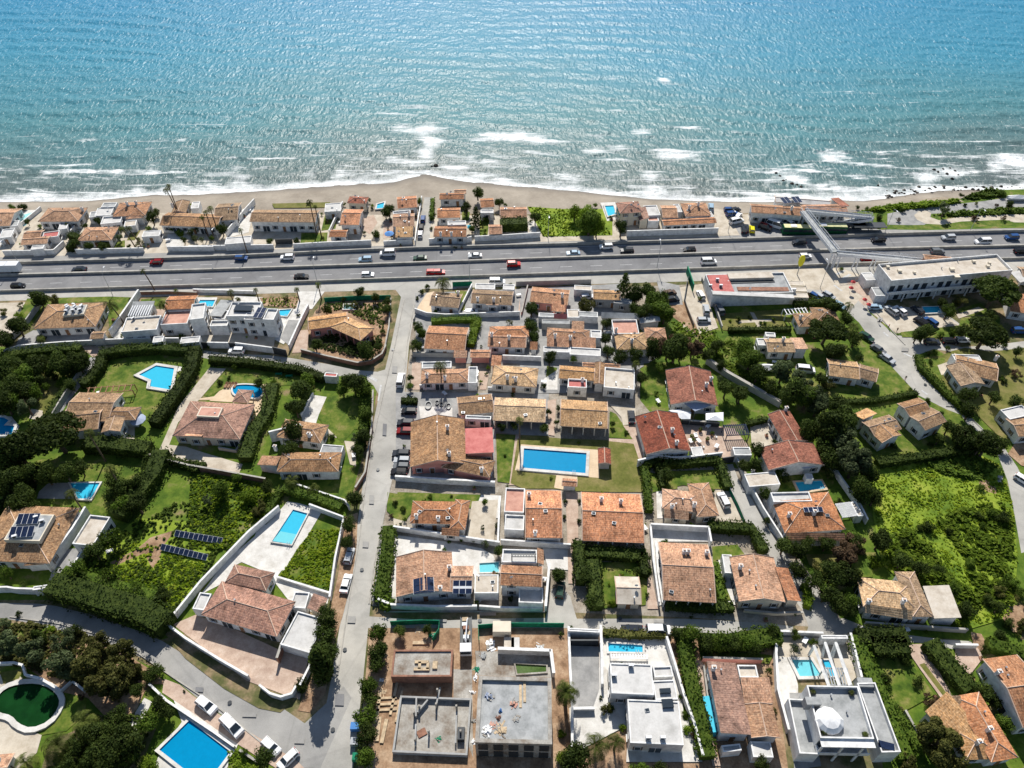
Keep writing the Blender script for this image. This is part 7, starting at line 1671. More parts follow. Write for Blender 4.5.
# ------------------------------------------------------------------ Q: large brown house with the red terrace
C(380,380,5.69)
pave('grey', 90,70,960,80,960,330,660,300,640,610,90,570, name='yard')
pave('white', 222,150,412,160,412,222,230,220)
r, S_ = house('sprawling brown roofed house with a red terrace roof',[('gy', 3.4, 'b', 188,232,478,225,492,462,158,512),('sn', 3.4, 'R', 482,275,642,270,645,425,490,435),('hx', 3.0, 'b', 420,435,650,435,640,520,300,520)], group=CG, wall='p', ch=(385,285,395,435,577,505), maxwin=10)
wall('white wall along the front of the sprawling brown house',[90,572,360,590,655,605],1.8, .4)
house('brown roofed house with white planters on its shaded terrace',[('gx', 3.2, 'b', 408,92,645,88,638,190,480,190),('f', 3, 'G', 488,205,635,205,630,225,485,225)], group=CG, par=.2, ch=(), maxwin=5)
house('long tan roofed house with a dark porch above the blue pool',[('gx', 3.4, 'y', 645,95,948,112,935,245,655,225)], group=CG, wall='c', maxwin=8, porch=(0,))
for k, (x, y, dx) in enumerate(((275,145,24),(325,130,14),(350,140,12),(390,150,18))):
 c = G(x, y, .3);r = empty('round_bench','oval dark rimmed bench in the white court, ' + ('leftmost','second','third','rightmost')[k],'bench',(c.x, c.y, 0),'oval benches in the white court');mb = MB();n = 16;R1 = dx * .8 / ppm(x, y)
 for i in range(n):
  a0, a1 = 2 * PI * i / n, 2 * PI * (i + 1) / n;q = [Vector((c.x + math.cos(t) * R1 * s, c.y + math.sin(t) * R1 * 1.7 * s, 0)) for t, s in ((a0,1),(a1,1),(a1, .8),(a0, .8))];mb.prism(q, [p + Vector((0,0, .5)) for p in q],0)
 mb.build('seat','metal_dark', r)
for a in (('h', 165,178,178, 'black','black car with a silver bonnet, top of the row in the parking bay'),('u', 145,245,178, 'dark','dark car in the parking bay above the red one'),('u', 143,292,178, 'dred','dark red car in the parking bay'),('u', 120,420,178, 'dark','dark car in the lower parking bay, first of four'),('h', 125,455,178, 'silver','silver car in the lower parking bay, second of four'),('h', 120,490,178, 'grey','grey car in the lower parking bay, third of four'),('h', 108,522,178, 'black','black car in the lower parking bay, last of four')): car(*a)
hedge('dark clipped hedge block at the top of the parking bay',[122,130,215,132],1.6,2.0)
lawn(660,308,772,315,740,590,668,580);lawn(800,315,960,320,960,345,810,355, m='lawn_dry');pave('pink', 772,310,798,312,772,600,735,600, name='path')
lawn(100,640,575,655,545,730,200,730,100,860,80,800);pave('white', 575,655,690,660,680,790,530,768)
palm(795,225,34,9, 'very tall palm beside the blue pool with a long thin trunk');tree('b', 283,658,20, 'round bush on the lawn below the long white wall');tree('B', 405,662,12, 'tiny bush on the lawn below the long white wall');tree('o', 595,700,20, 'small tree on the white court below the long wall');tree('B', 128,730,16, 'bush at the left end of the lawn strip');tree('B', 85,700,22, 'dark bush at the street corner of the lawn strip')
for a in (('d', 690,265,30, 'dark bush under the long tan porch, left one'),('d', 760,262,30, 'dark bush under the long tan porch, middle one'),('d', 930,270,34, 'dark bush under the long tan porch, right one'),('d', 955,180,26, 'dark bush between the two tan roofs, upper one'),('b', 712,430,12, 'little bush on the narrow lawn')): tree(*a)
# ------------------------------------------------------------------ R: communal pool
C(500,380,5.69)
lawn(125,315,350,335,620,345,760,365,800,480,815,640,640,640,440,635,300,620,130,620,60,590,100,340, m='lawn_dry');lawn(625,180,660,195,690,240,755,290,755,340,620,330)
pave('beige', 620,140,770,160,775,250,700,260,690,215,640,160);pave('pink', 700,262,775,262,835,480,800,485,760,365,620,350,620,335,755,340, name='path')
pave('peach', 120,368,560,400,565,560,440,548,440,570,355,625,308,615,320,545,85,515);pave('pink', 270,120,320,110,310,320,275,315, name='path')
pool('large deep blue communal pool on a pale deck',[136,390,492,417,486,531,130,500], tile='pool_tile_deep', rw=.8, group='communal pools')
house('two tone tan roofed house with a deep dark porch above the pool',[('gx', 3.4, 'y', 350,112,612,122,610,275,338,262)], group=CG, wall='c', maxwin=8, porch=(0,))
house('small red brown pool hut on the right end of the pool deck',[('gy', 2.6, 'r', 558,390,630,390,632,480,558,476)], wall='g', cat='hut', name='pool_hut', maxwin=2);house('tiny orange roofed hut at the bottom of the pool deck',[('gx', 2.3, 'p', 355,560,440,562,436,605,352,602)], cat='hut', name='pool_hut', win=False)
car('s', 748,210,88, 'dark','dark car parked in the pale court right of the tan roof')
for a in (('d', 640,250,22, 'dark bush beside the deep dark porch'),('b', 720,300,20, 'bush on the curved lawn'),('d', 330,160,20, 'dark bush on the pink path between the tan roofs, upper one'),('d', 325,240,22, 'dark bush on the pink path between the tan roofs, lower one'),('b', 450,355,14, 'small tree on the lawn above the pool'),('b', 292,560,14, 'small bush at the lower left pool corner')): tree(*a)
house('orange brown terraced house with pink terraces on its left',[('gx', 3.4, 'p', 140,622,352,635,350,895,150,900),('f', 3, 'K', 30,615,140,625,138,760,25,755),('f', 2.8, 'W', 30,770,140,775,135,860,25,855)], group=CG, ch=(165,660,200,870), par=.4, maxwin=5)
house('long orange brown terraced house with two chimneys',[('gx', 3.4, 'p', 465,640,800,648,818,925,465,915)], group=CG, ch=(575,690,685,705), maxwin=8, porch=(0,))
for a in (('B', 370,690,18, 'bush between the two terraced houses, upper one'),('B', 450,690,16, 'bush between the two terraced houses, second'),('B', 365,780,18, 'bush between the two terraced houses, third'),('B', 450,800,18, 'bush between the two terraced houses, lowest'),('d', 835,700,20, 'dark narrow bush right of the long terraced house')): tree(*a)
hedge('dark hedge between the red gabled house and the lawn plot',[815,490,900,480,1010,485],2.4,2.2);hedge('hedge down the left side of the peach house lawn',[820,500,830,600,845,760],2,2, 'leaf_mid');lawn(840,530,1000,540,1010,620,870,640, m='lawn')
pave('pink', 375,640,445,645,445,900,385,900, name='path')
# ------------------------------------------------------------------ T: lower middle row
C(370,500,5.39)
house('orange hipped house on a lawn above the white terrace',[('hx', 3.2, 't', 240,5,470,8,490,140,205,115),('hy', 3.3, 't', 440,-5,550,2,502,165,450,150),('sf', 2.6, 't', 388,160,485,170,480,196,385,188)], group=CG, ch=(250,90,368,100), maxwin=6)
lawn(95,-40,220,-20,200,110,130,100,90,60);pave('beige', 125,100,200,120,190,160,130,155);pave('beige', 550,10,690,0,665,245,520,215)
pave('white', 130,190,400,225,600,262,665,300,700,400,590,560,560,400,130,560,95,500,130,400)
r, S_ = house('wide brown roofed house with two solar arrays and a white terrace',[('gy', 3.4, 'p', 132,305,445,283,448,500,150,520),('gx', 3.5, 'p', 435,352,556,358,550,498,438,496)], group=CG, ch=(428,365,380,485), maxwin=7)
o = S_[0]
def onroof(r, o, q, name='solar_panel'):
 c, u, v, a, b = rect(q, o.h + 1.0);mb = MB();nx = max(2, round(a * 2 / 1.3));ny = max(2, round(b * 2 / 1.7))
 for i in range(nx):
  for j in range(ny):
   cc = c + u * (-a + (i + .5) * 2 * a / nx) + v * (-b + (j + .5) * 2 * b / ny);P = []
   for sx, sy in ((-1,-1),(1,-1),(1,1),(-1,1)):
    p = cc + u * sx * (a / nx - .05) + v * sy * (b / ny - .05);P.append(Vector((p.x, p.y, roofz(o, p) + .12)))
   mb.prism([p - Vector((0,0, .06)) for p in P], P, 0, True, True)
 mb.build(name, ['solar'], r)
 mb = MB();P = [c + u * sx * a + v * sy * b for sx, sy in ((-1,-1),(1,-1),(1,1),(-1,1))];P = [Vector((p.x, p.y, roofz(o, p) + .07)) for p in P];mb.face(P);mb.build('panel_frame','metal_white', r)
onroof(r, o, [232,430,345,418,346,500,235,512]);onroof(r, S_[1],[446,428,550,432,548,494,446,492])
house('tan flat carport roof beside the pale pool',[('f-', 3, 'C', 565,402,695,402,690,500,562,505)], win=False, par=.05, wall='w', cat='carport', name='carport')
pool('pale turquoise pool on the white terrace',[590,342,694,336,694,388,592,390], tile='pool_tile_pale', rw=.3)
r, S_ = house('white house with a mottled orange roof and a roof terrace',[('gx', 5.2, 't', 703,352,930,355,925,478,705,450),('f', 5, 'W', 715,270,900,275,898,345,712,342),('f', 3, 'W', 800,470,935,485,930,560,805,560),('sl', 5, 't', 900,270,938,270,935,350,902,350)], group=CG, par=.5, maxwin=8)
pergola('white pergola bars on the roof terrace of the mottled house',[760,285,895,290,895,310,762,305],6.4, 'metal_dark', 9)
wall('white frame wall right of the mottled house',[965,370,945,600],2.2, .4);wall('white wall with bars right above the mottled house',[705,240,1080,265],2.0);wall('white street wall of the mottled house',[590,590,730,600,930,600],1.6, .3)
pave('white', 930,260,1080,270,1070,380,960,375);pave('pink', 590,598,680,600,680,625,590,625)
wall('white street wall below the solar house',[48,555,120,585,350,595,578,592],1.8, .35);wall('long white wall with lamps above the white terrace',[130,165,400,205,700,250],1.8, .3);wall('pink street wall at the corner of the solar house',[75,150,55,300,20,560],1.2, .3, 'cream_wall');wall('slim white wall between the two lower row plots',[700,0,690,240],1.6, .3)
hedge('dark hedge along the street beside the solar house',[105,160,95,300,75,450,60,540],2.2,3.4, 'leaf_mid');hedge('round end of the hedge at the street corner',[60,500,80,560,120,580],1.8,3.0, 'leaf_mid')
for a in (('d', 690,275,34, 'dark bush between the terrace and the mottled house'),('g', 620,235,26, 'grey bush at the end of the lamp wall, left one'),('b', 560,215,18, 'bush at the end of the lamp wall, middle one'),('b', 425,228,14, 'small bush along the lamp wall'),('d', 745,345,22, 'dark potted plant on the mottled roof edge'),('b', 495,215,16, 'second small bush along the lamp wall'),('b', 180,45,22, 'bush on the lawn of the orange hipped house'),('R', 115,85,16, 'red bush at the street corner'),('o', 620,10,22, 'little tree on the beige court'),('g', 608,150,16, 'tiny palm like bush on the beige court'),('d', 1010,410,44, 'dark bush beside the shaded parked car')): tree(*a)
# ------------------------------------------------------------------ U
C(540,500,5.12)
lawn(250,320,500,320,560,360,540,540,300,560,260,480);pave('pink', 548,400,572,400,605,560,550,560, name='path')
house('grey beige roofed hut on the small lawn',[('gx', 2.6, 'C', 385,392,508,392,515,532,390,535)], wall='c', cat='hut', name='garden_hut', maxwin=2)
hedge('dark hedge between the terraced house and the small lawn',[230,280,380,290,540,300],2.4,3.2);hedge('dark hedge left of the small lawn',[265,330,275,450,285,570],2.8,3.4);hedge('dark hedge right of the small lawn',[530,290,530,380,525,400],2.4,2)
hedge('tall dark cypress hedge along the brick alley',[190,240,200,340,205,440],3.4,2.6)
pave('pink', 132,0,178,0,178,200,168,430,145,430,140,200, name='path')
r, S_ = house('orange roofed white house with long side passages',[('gx', 3.6, 'p', 610,222,868,222,888,522,628,515)], group=CG, ch=(735,275,755,275,850,280), maxwin=6, porch=(0,))
wall('white walled terrace behind the long passage house, back wall',[560,150,855,165],2.2, .3);wall('white left passage wall, outer one',[560,150,575,330,605,545],2.0, .3);wall('white left passage wall, inner one',[590,225,600,380,625,540],1.2, .3);wall('white right wall of the long passage house',[855,165,868,240],2.2, .3)
pave('white', 560,150,855,160,860,215,610,215,620,540,600,545);pave('white', 910,300,950,300,1000,540,960,530);lawn(880,240,1010,230,1060,300,900,310,980,520,900,520)
hedge('dark hedge below the long passage house',[640,545,800,560,985,560],2.0,2.2);hedge('hedge right of the long passage house',[895,330,910,430,930,520],1.4,1.8, 'leaf_mid');hedge('dark hedge below the peach roofed house drive',[855,150,1080,164,1110,225,1142,280],2.6,2.6)
house('cream gabled house beside the lane with a stepped right edge',[('gy', 3.6, 'p', 985,297,1190,290,1262,522,1005,522),('sl', 3.0, 'p', 1195,355,1265,350,1345,520,1262,522)], group=CG, wall='c', ch=(1025,345), maxwin=5)
house('white shed with steps left of the cream gabled house',[('f', 2.4, 'W', 932,280,985,280,990,375,945,375)], win=False, par=.1, cat='shed', name='shed')
wall('cream street wall below the cream gabled house',[1040,575,1200,590,1340,585],1.0, .3, 'cream_wall');hedge('ivy hedge on the lane side of the cream gabled house',[1345,440,1370,500,1360,560],1.8,1.6, 'leaf_bright')
car('h', 104,460,80, 'green','small dark green car in the shade at the alley end');car('s', 470,662,178, 'dark','dark blue car parked along the lane above the white villa pool');car('v', 605,668,0, 'white','white van parked along the lane under a tree', name='van')
for a in (('d', 95,385,44, 'dark tree above the shaded green car'),('d', 230,400,40, 'dark tree on the corner of alley and lane, upper one'),('d', 265,520,44, 'dark tree on the corner of alley and lane, lower one'),('L', 370,530,30, 'yellow green bush before the garden hut'),('d', 500,370,30, 'dark bush behind the garden hut'),('b', 560,360,20, 'bush in the gap beside the garden hut')): tree(*a)
# ------------------------------------------------------------------ V: building site
C(360,610,4.86)
def block(label, q, h, t, wm, fm, fz, cat='unfinished building', name='building_shell'):
 c, u, v, a, b = rect(q, h);r = empty(name, label, cat, (c.x, c.y, 0));mb = MB();c = Vector((c.x, c.y, 0))
 for s in (-1,1):
  mb.box(c + v * s * (b - t / 2), u, v, a, t / 2,0, h);mb.box(c + u * s * (a - t / 2), u, v, t / 2, b - t - .002,0, h)
 mb.build('wall', wm, r);mb = MB();mb.box(c, u, v, a - t, b - t, fz - .3, fz);mb.build('floor', fm, r);return r, c, u, v, a, b
def lump(r, x, y, z, sx, sy, h, m, nm, ang=0):
 p = G(x, y, z);mb = MB();mb.box(p, (math.cos(ang), math.sin(ang)),(-math.sin(ang), math.cos(ang)), sx, sy, z, z + h, 0, t=.93);return mb.build(nm, m, r)
def item(nm, label, cat, x, y, z, sx, sy, h, m, ang=0, group=None, t=.93, mats=None):
 p = G(x, y, z);mb = MB();mb.box((0,0),(1,0),(0,1), sx, sy, 0, h, 0, t=t);o = mb.build(nm, m);o.location = (p.x, p.y, z);o.rotation_euler = (0,0, ang);return tag(o, label, cat, group)
def sack(nm, label, cat, x, y, z, R, h, m, group=None):
 R *= .7;h *= .5;p = G(x, y, z);random.seed(int(x * 7 + y));mb = MB();mb.box((0,0),(1,0),(.1,1), R * .6, R * .45,0, h * .45,0, t=.7)
 for _ in range(16):
  a = random.uniform(0,6.3);q = R * random.random();c = math.cos(a * 3);d = math.sin(a * 3);mb.box((math.cos(a) * q, math.sin(a) * q),(c, d),(-d, c), random.uniform(.1, .45) * R, random.uniform(.06, .22) * R, 0, h * random.uniform(.2,1) * (1.2 - q / R), random.choice((0,0,1)), t=random.uniform(.7,1))
 o = mb.build(nm, [m, 'concrete_raw']);o.location = p;return tag(o, label, cat, group)
patch('bare_soil','earth', pairs([60,90,560,90,560,800,60,820]));patch('bare_soil','earth', pairs([570,110,1000,100,1010,820,560,820]));patch('slab','concrete_raw', pairs([455,290,545,290,550,720,455,470]))
r, c, u, v, a, b = block('brick walled shell with a grey concrete slab inside',[165,190,450,195,447,325,150,322],3.2, .35, 'brick_wall','concrete_raw', 2.9)
for q in ((300,255,1.4, .3),(300,290,1.6, .3),(290,272, .3, .8),(330,275, .3, .7),(365,270, .5, .8)): lump(r, q[0], q[1],2.9, q[2], q[3], .35, 'plank','plank_stack')
r, c, u, v, a, b = block('open concrete foundation with low grey walls and rubble',[200,420,545,425,520,700,150,695],1.4, .35, 'grey_wall','concrete_raw', .5)
for k, (x0, y0, x1, y1) in enumerate(((275,430,272,520),(272,560,270,660),(390,380,370,470),(470,500,465,650),(330,440,280,500))):
 p, q = G(x0, y0,1), G(x1, y1,1);mb = MB();d = (q - p).normalized();n = Vector((-d.y, d.x, 0)) * .15;mb.prism([Vector((w_.x, w_.y, .5)) for w_ in (p - n, q - n, q + n, p + n)],[Vector((w_.x, w_.y, 1.5)) for w_ in (p - n, q - n, q + n, p + n)],0);mb.build('inner_wall','grey_wall', r)
for x, y in ((378,400),(372,470),(290,480),(265,510),(335,600),(270,640),(490,600),(470,480)):
 p = G(x, y, 1);mb = MB();mb.box(p, (1,0),(0,1), .18, .18, .5,2.6);mb.build('column','concrete_raw', r)
sack('rubble_heap','small bright green heap of sheeting in the open foundation','rubble', 382,628, .5, .9, .5, 'green_net');item('plank_stack','reddish board lying in the open foundation','boards', 300,598, .5, .9, .7, .2, 'brick_wall', .5)
item('pallet','dark pallet stack in the right of the open foundation','pallet', 492,610, .5, .7,1.2,1.2, 'metal_dark')
r, c, u, v, a, b = block('flat roofed house under construction with a pink brown parapet',[578,320,932,328,932,650,558,645],7, .7, 'concrete_raw','flat_grey', 6.4)
F0 = c - v * (b + .04)
for k in range(5):
 p = F0 + u * (-a + (k + .5) * 2 * a / 5)
 for z in (.3,3.6): mb = MB();mb.box(p, u, v, a / 5 - .5, .05, z, z + 2.5);mb.build('opening','metal_dark', r)
for k, (x, y, R, h, m, l) in enumerate(((628,420,1.3,1.1, 'blue_grey_fabric','blue grey bundle of tarpaulin on the unfinished roof'),(742,455,1.3, .9, 'flat_pink','pinkish heap of bricks on the unfinished roof'),(682,490, .6,1.2, 'blue_fabric','small blue drum on the unfinished roof'),(672,525, .8,1.2, 'brick_wall','small red pile on the unfinished roof'),(760,530,1.4, .4, 'flat_grey','grey scattered pile on the unfinished roof'),(622,590,1.6, .8, 'white_fabric','white sheet heap on the unfinished roof'),(690,585,2.0, .7, 'plank','tan heap of boards on the unfinished roof'),(650,560,1.0, .4, 'flat_pink','low pink pile on the unfinished roof'))):
 sack('building_materials', l, 'building materials', x, y, 6.4, R, h, m)
for k, (x, y) in enumerate(((800,395),(780,400))): item('plank_stack','pale boards laid along the unfinished roof, ' + ('right ones','left ones')[k],'boards', x, y + 20 * k, 6.4, .25,2.2, .15, 'plank')
patch('basin_floor','concrete_raw', pairs([560,200,940,210,950,330,570,320]))
pool('murky ochre pool basin behind the unfinished house',[755,262,905,270,905,300,765,310], tile='lawn_dry', rim='concrete_raw', ladder=False, rw=.3)
wall('white beam wall behind the murky pool basin',[670,210,925,220],2.2, .5);wall('white side wall right of the murky pool basin',[925,215,940,330],2.2, .5)
wall('green mesh fence along the lane, left stretch',[150,75,300,68,388,70,385,110,355,155],1.8, .12, 'green_net', False, 'fence','fence');wall('green mesh fence along the lane, long right stretch',[580,165,575,92,700,82,990,84],1.8, .12, 'green_net', False, 'fence','fence')
for k, (x, y, R, h, m, l) in enumerate(((635,175,2.2,1.2, 'white_fabric','white heap of bags beside the site hut'),(600,225,1.6,1, 'flat_grey','grey heap of bags beside the site hut'),(568,285,1.4, .8, 'green_net','bright green sheet behind the unfinished house'),(560,330,1.2, .8, 'white_fabric','white rubble heap left of the unfinished house'),(285,100,1.5, .7, 'plank','heap of tan boards behind the green mesh'),(350,125,1.8,1.2, 'green_net','crumpled green net at the mesh fence'),(872,182,1.6, .8, 'metal_grey','grey stack of sheets near the green mesh'),(545,400,1.0, .7, 'white_fabric','white bag heap between the two sites, upper one'),(548,540,1.0, .7, 'flat_grey','grey bag heap between the two sites'),(548,640,1.1, .7, 'white_fabric','white bag heap between the two sites, lower one'),(115,400,1.4, .6, 'plank','tan heap left of the foundation'),(105,340,1.2, .6, 'white_fabric','pale heap beside the brick shell'))):
 sack('building_materials', l, 'building materials', x, y, .1, R, h, m)
for k, (x, y, sx, sy, an) in enumerate(((290,162,1.4, .35,0),(130,430,2.0, .22, .05),(130,460,2.0, .22, .05),(130,487,2.0, .22, .05),(90,470, .3,3.0,0),(165,430, .25,3.2,-.1),(90,580, .35,2.2,0),(118,590, .35,2.2,-.1),(190,470, .2,3,-.1))):
 item('plank_stack','stack of pale timber on the soil of the building site','timber', x, y, .12, sx, sy, .35, 'plank', an, 'timber stacks on the building site', 1)
item('site_hut','small white topped site hut behind the long green mesh','site hut', 690,105, .1,1.9,1.2,2.3, 'cream_wall', 0, None, .97);item('brick_pallet','pale pallets of blocks below the long green mesh, left ones','pallet', 725,170, .1,1.1,1.3,1.1, 'flat_cream');item('brick_pallet','pale pallets of blocks below the long green mesh, right ones','pallet', 755,170, .1, .9,1.2,1.1, 'flat_white')
p = G(515,130,1.2)
def truck():
 r = empty('crane_truck','white cabbed flatbed truck with a crane between the two sites','truck',(p.x, p.y, .07), None, math.radians(-88))
 mb = MB();mb.box((2.9,0),(1,0),(0,1), .95,1.2, .6,2.6,0, t=.94);o = mb.build('cab','car_paint');o.color = (.78, .78, .78,1);o.parent = r
 mb = MB();mb.box((3.75,0),(1,0),(0,1), .15,1.05,1.5,2.3,0);mb.build('windscreen','glass_dark').parent = r
 mb = MB();mb.box((-1.2,0),(1,0),(0,1),3,1.2, .9,1.1,0, True);[mb.box((-1.2, s * 1.15),(1,0),(0,1),3, .05,1.1,1.6) for s in (-1,1)];mb.build('flatbed','metal_dark').parent = r
 mb = MB();mb.bar((1.5,0,1.1),(1.5,0,3), .2);mb.bar((1.5,0,3),(-2.6, .3,3.3), .13);mb.bar((-2.6, .3,3.3),(-3.6, .4,2.0), .1);mb.build('crane','metal_white').parent = r
 for i in range(5): mb = MB();mb.box((-3.6 + i, random.uniform(-.3, .3)),(1,0),(0,1), .4, .6,1.1,1.5 + random.random() * .6);mb.build('load', random.choice(['plank','brick_wall','white_fabric','metal_grey'])).parent = r
 for x in (-3,-1.8,2.7):
  for s in (-1,1): child(VP['m']['ty'], r, (x, s * 1.02, .46))
truck()
for k, (x, y, m, lab) in enumerate(((4.5,565, 'blue_fabric','blue container half hidden by the street trees'),(6,600, 'metal_grey','grey container half hidden by the street trees'),(4,648, 'green_net','green container half hidden by the street trees'))):
 px_ = 880 if k < 2 else 890;X, Y = 180 + (px_ + 20) / 5.12,640 + (450 + 78 * k) / 5.12
 SH_ = SH;C(0,0,1);item('waste_container', lab, 'container', X, Y, .1, .9, .7,1.2, m);C(*SH_)
for a in (('o', 85,110,55, 'green tree at the corner of street and lane'),('d', 80,190,55, 'dark tree along the street by the building site, upper one'),('d', 70,260,50, 'dark tree along the street by the building site, second'),('o', 40,370,55, 'green tree along the street by the building site, third'),('d', 45,440,50, 'dark tree along the street by the building site, fourth'),('o', 20,520,60, 'green tree along the street by the building site, fifth'),('d', 30,610,60, 'dark tree along the street by the building site, sixth'),('o', 25,710,60, 'green tree along the street by the building site, lowest'),('d', 190,105,36, 'dark bush behind the left green mesh'),('d', 330,95,30, 'dark bush behind the left green mesh, right one')): tree(*a)
palm(1000,400,60,6, 'tall palm between the site and the white villa', fan=True)
# ------------------------------------------------------------------ W: white villa
C(550,610,4.86)
pave('white', 240,90,580,140,600,300,680,560,740,740,370,740,380,560,110,700,90,480,200,380,240,280);pave('grey', 95,175,238,180,240,385,205,490,110,480, name='driveway');patch('verge','earth', pairs([10,240,90,240,100,800,0,820]))
r, S_ = house('long white flat roofed villa with a turquoise pool behind it',[('f', 4.6, 'W', 297,262,490,262,508,412,292,408),('f', 4, 'W', 385,440,622,440,652,655,380,650),('f', 4, 'W', 498,345,602,340,622,435,512,440)], group='white modern villas', par=.18, maxwin=8)
for q in ((532,380,585,378,590,400,536,402),(542,432,596,430,603,470,548,474)):
 c, u, v, a, b = rect(list(q),4.6);mb = MB();mb.box(c, u, v, a, b, 3.95,4.55);mb.build('skylight','glass_dark', r)
for x, y in ((478,622),(548,622),(310,325),(392,278)):
 p_ = G(x, y, 4.4);child(ACU, r, (p_.x - r.location.x, p_.y - r.location.y, 4.1 if y > 400 else 4.65))
pool('turquoise pool strip at the top of the white villa',[282,162,450,172,450,205,285,202], rw=.4);house('louvred white terrace roof beside the white villa',[('f-', 3.2, 'W', 500,278,588,272,598,325,506,330)], win=False, par=.3, cat='pergola', name='pergola')
pergola('slatted deck cover between pool and white roof',[290,212,475,218,480,240,290,235],1.2, 'white_fabric', 14)
house('white open garage with a dark inside at the lane',[('f', 2.8, 'W', 88,92,242,90,240,105,88,108)], win=False, par=.1, cat='garage', name='garage');wall('white left wall of the villa drive',[88,100,95,300,105,480,105,700],2, .35);wall('white right wall of the villa drive',[242,95,248,240,250,380],2, .35)
wall('black garage gate of the white villa',[98,172,232,172],2.4, .3, 'metal_dark', False, 'gate','gate');wall('white right wall of the villa with the pool strip',[560,150,600,280,640,420,690,560,735,725],2, .35);wall('low white step wall at the end of the villa drive',[110,490,215,488],1.2, .4)
hedge('brown green hedge along the lane above the villa pool',[255,118,400,130,560,130],1.8,1.6, 'leaf_olive');patch('lawn','lawn', pairs([640,380,660,380,670,540,650,540]))
hedge('thick hedge down the right side of the white villa',[640,110,660,260,690,420,720,560,760,730],2.6,3.4, 'leaf_mid', dens=5)
for a in (('b', 642,422,20, 'clipped oval bush beside the white villa, upper one'),('b', 653,505,20, 'clipped oval bush beside the white villa, lower one'),('x', 275,490,36, 'palm like bush in the villa courtyard'),('L', 355,570,24, 'small bright bush in the villa courtyard'),('o', 690,110,56, 'green tree beside the lane over the parked van'),('d', 620,120,40, 'dark tree beside the lane over the parked van'),('o', 830,150,50, 'green tree in the lane hedge, left one'),('d', 760,150,50, 'dark tree in the lane hedge'),('o', 960,160,50, 'green tree in the lane hedge, right one'),('d', 890,165,46, 'dark tree in the lane hedge, second from the right'),('L', 670,580,30, 'bright bush at the right end of the white villa'),('R', 710,620,30, 'brown bush at the lower right of the white villa'),('d', 550,790,60, 'dark bushes at the bottom edge below the white villa'),('o', 440,800,70, 'green bushes at the bottom edge below the white villa'),('d', 120,720,80, 'dark tree at the bottom left of the white villa'),('L', 60,600,26, 'bright bush left of the white villa wall'),('L', 70,720,44, 'bright bush at the bottom left of the white villa wall'),('d', 720,330,24, 'dark bush beside the red roof wall')): tree(*a)
palm(85,395,76,6, 'bright feathery palm left of the grey drive', fan=True);palm(225,660,85,4, 'large feathery palm at the bottom edge by the white villa', fan=True);palm(320,640,60,4, 'second feathery palm at the bottom edge by the white villa', fan=True)
lawn(730,205,1024,215,1060,250,730,255);hedge('tall dark hedge along the lane above the bright lawn strip',[720,170,860,175,1024,150,1110,140],2.8,4, 'leaf_mid', dens=5)
r, S_ = house('house with a long dark red sloping roof and two orange roofs',[('sl', 4.2, 'm', 762,258,908,258,972,600,820,612),('sf', 3.6, 'p', 920,338,1060,338,1085,450,945,452),('gy', 3.6, 't', 948,458,1080,458,1120,618,975,625),('f', 3.2, 'C', 908,272,1000,270,1010,330,920,332)], group=RG, ch=(792,290), par=.4, maxwin=6)
house('white awning block at the foot of the orange roofs',[('f', 2.8, 'W', 975,640,1070,640,1085,715,985,718)], win=False, par=.15);house('grey awning block at the foot of the dark red roof',[('f', 2.6, 'G', 832,655,920,655,935,685,840,690)], win=False, par=.15)
wall('orange red wall behind the orange roofs',[735,250,1024,258],1.8, .3, 'pink_wall');pave('pink', 690,240,740,250,780,600,830,760,790,760,730,500);item('slide','light blue tarpaulin covered frame beside the dark red roof','tarpaulin', 775,520, .1, .7,3.6,1.6, 'pool_tile', .12);wall('pale wall beside the light blue tarpaulin',[742,280,760,420,790,600],1.2, .25, 'grey_wall')
# ------------------------------------------------------------------ X: modern villa with white beams
C(740,620,5.19)
pave('beige', 180,90,560,100,600,300,560,340,200,200);pave('white', 190,190,260,200,300,340,300,560,260,600,190,400);pave('grey', 255,380,340,380,420,760,280,780);lawn(0,170,170,185,150,230,0,215)
r, S_ = house('large modern villa with a grey roof terrace, white parapets and glass front',[('f', 6.6, 'G', 350,352,600,350,690,622,400,625),('f', 4.2, 'G', 610,335,690,335,830,690,715,700),('f', 3.4, 'G', 262,420,345,420,400,700,285,705)], group='white modern villas', par=.9, win=False)
facade(r, S_[0],5,2,1.4, wf=.85, zt=2.6, cap=True)
for q, z, h in (((332,408,412,402,415,440,345,450),7.4,1.4),((605,305,680,303,690,350,615,352),4.6,1.2)):
 c, u, v, a, b = rect(list(q), z);mb = MB();mb.box(c, u, v, a, b, z - 1.8, z + h - .8,0);mb.build('roof_box','flat_grey', r)
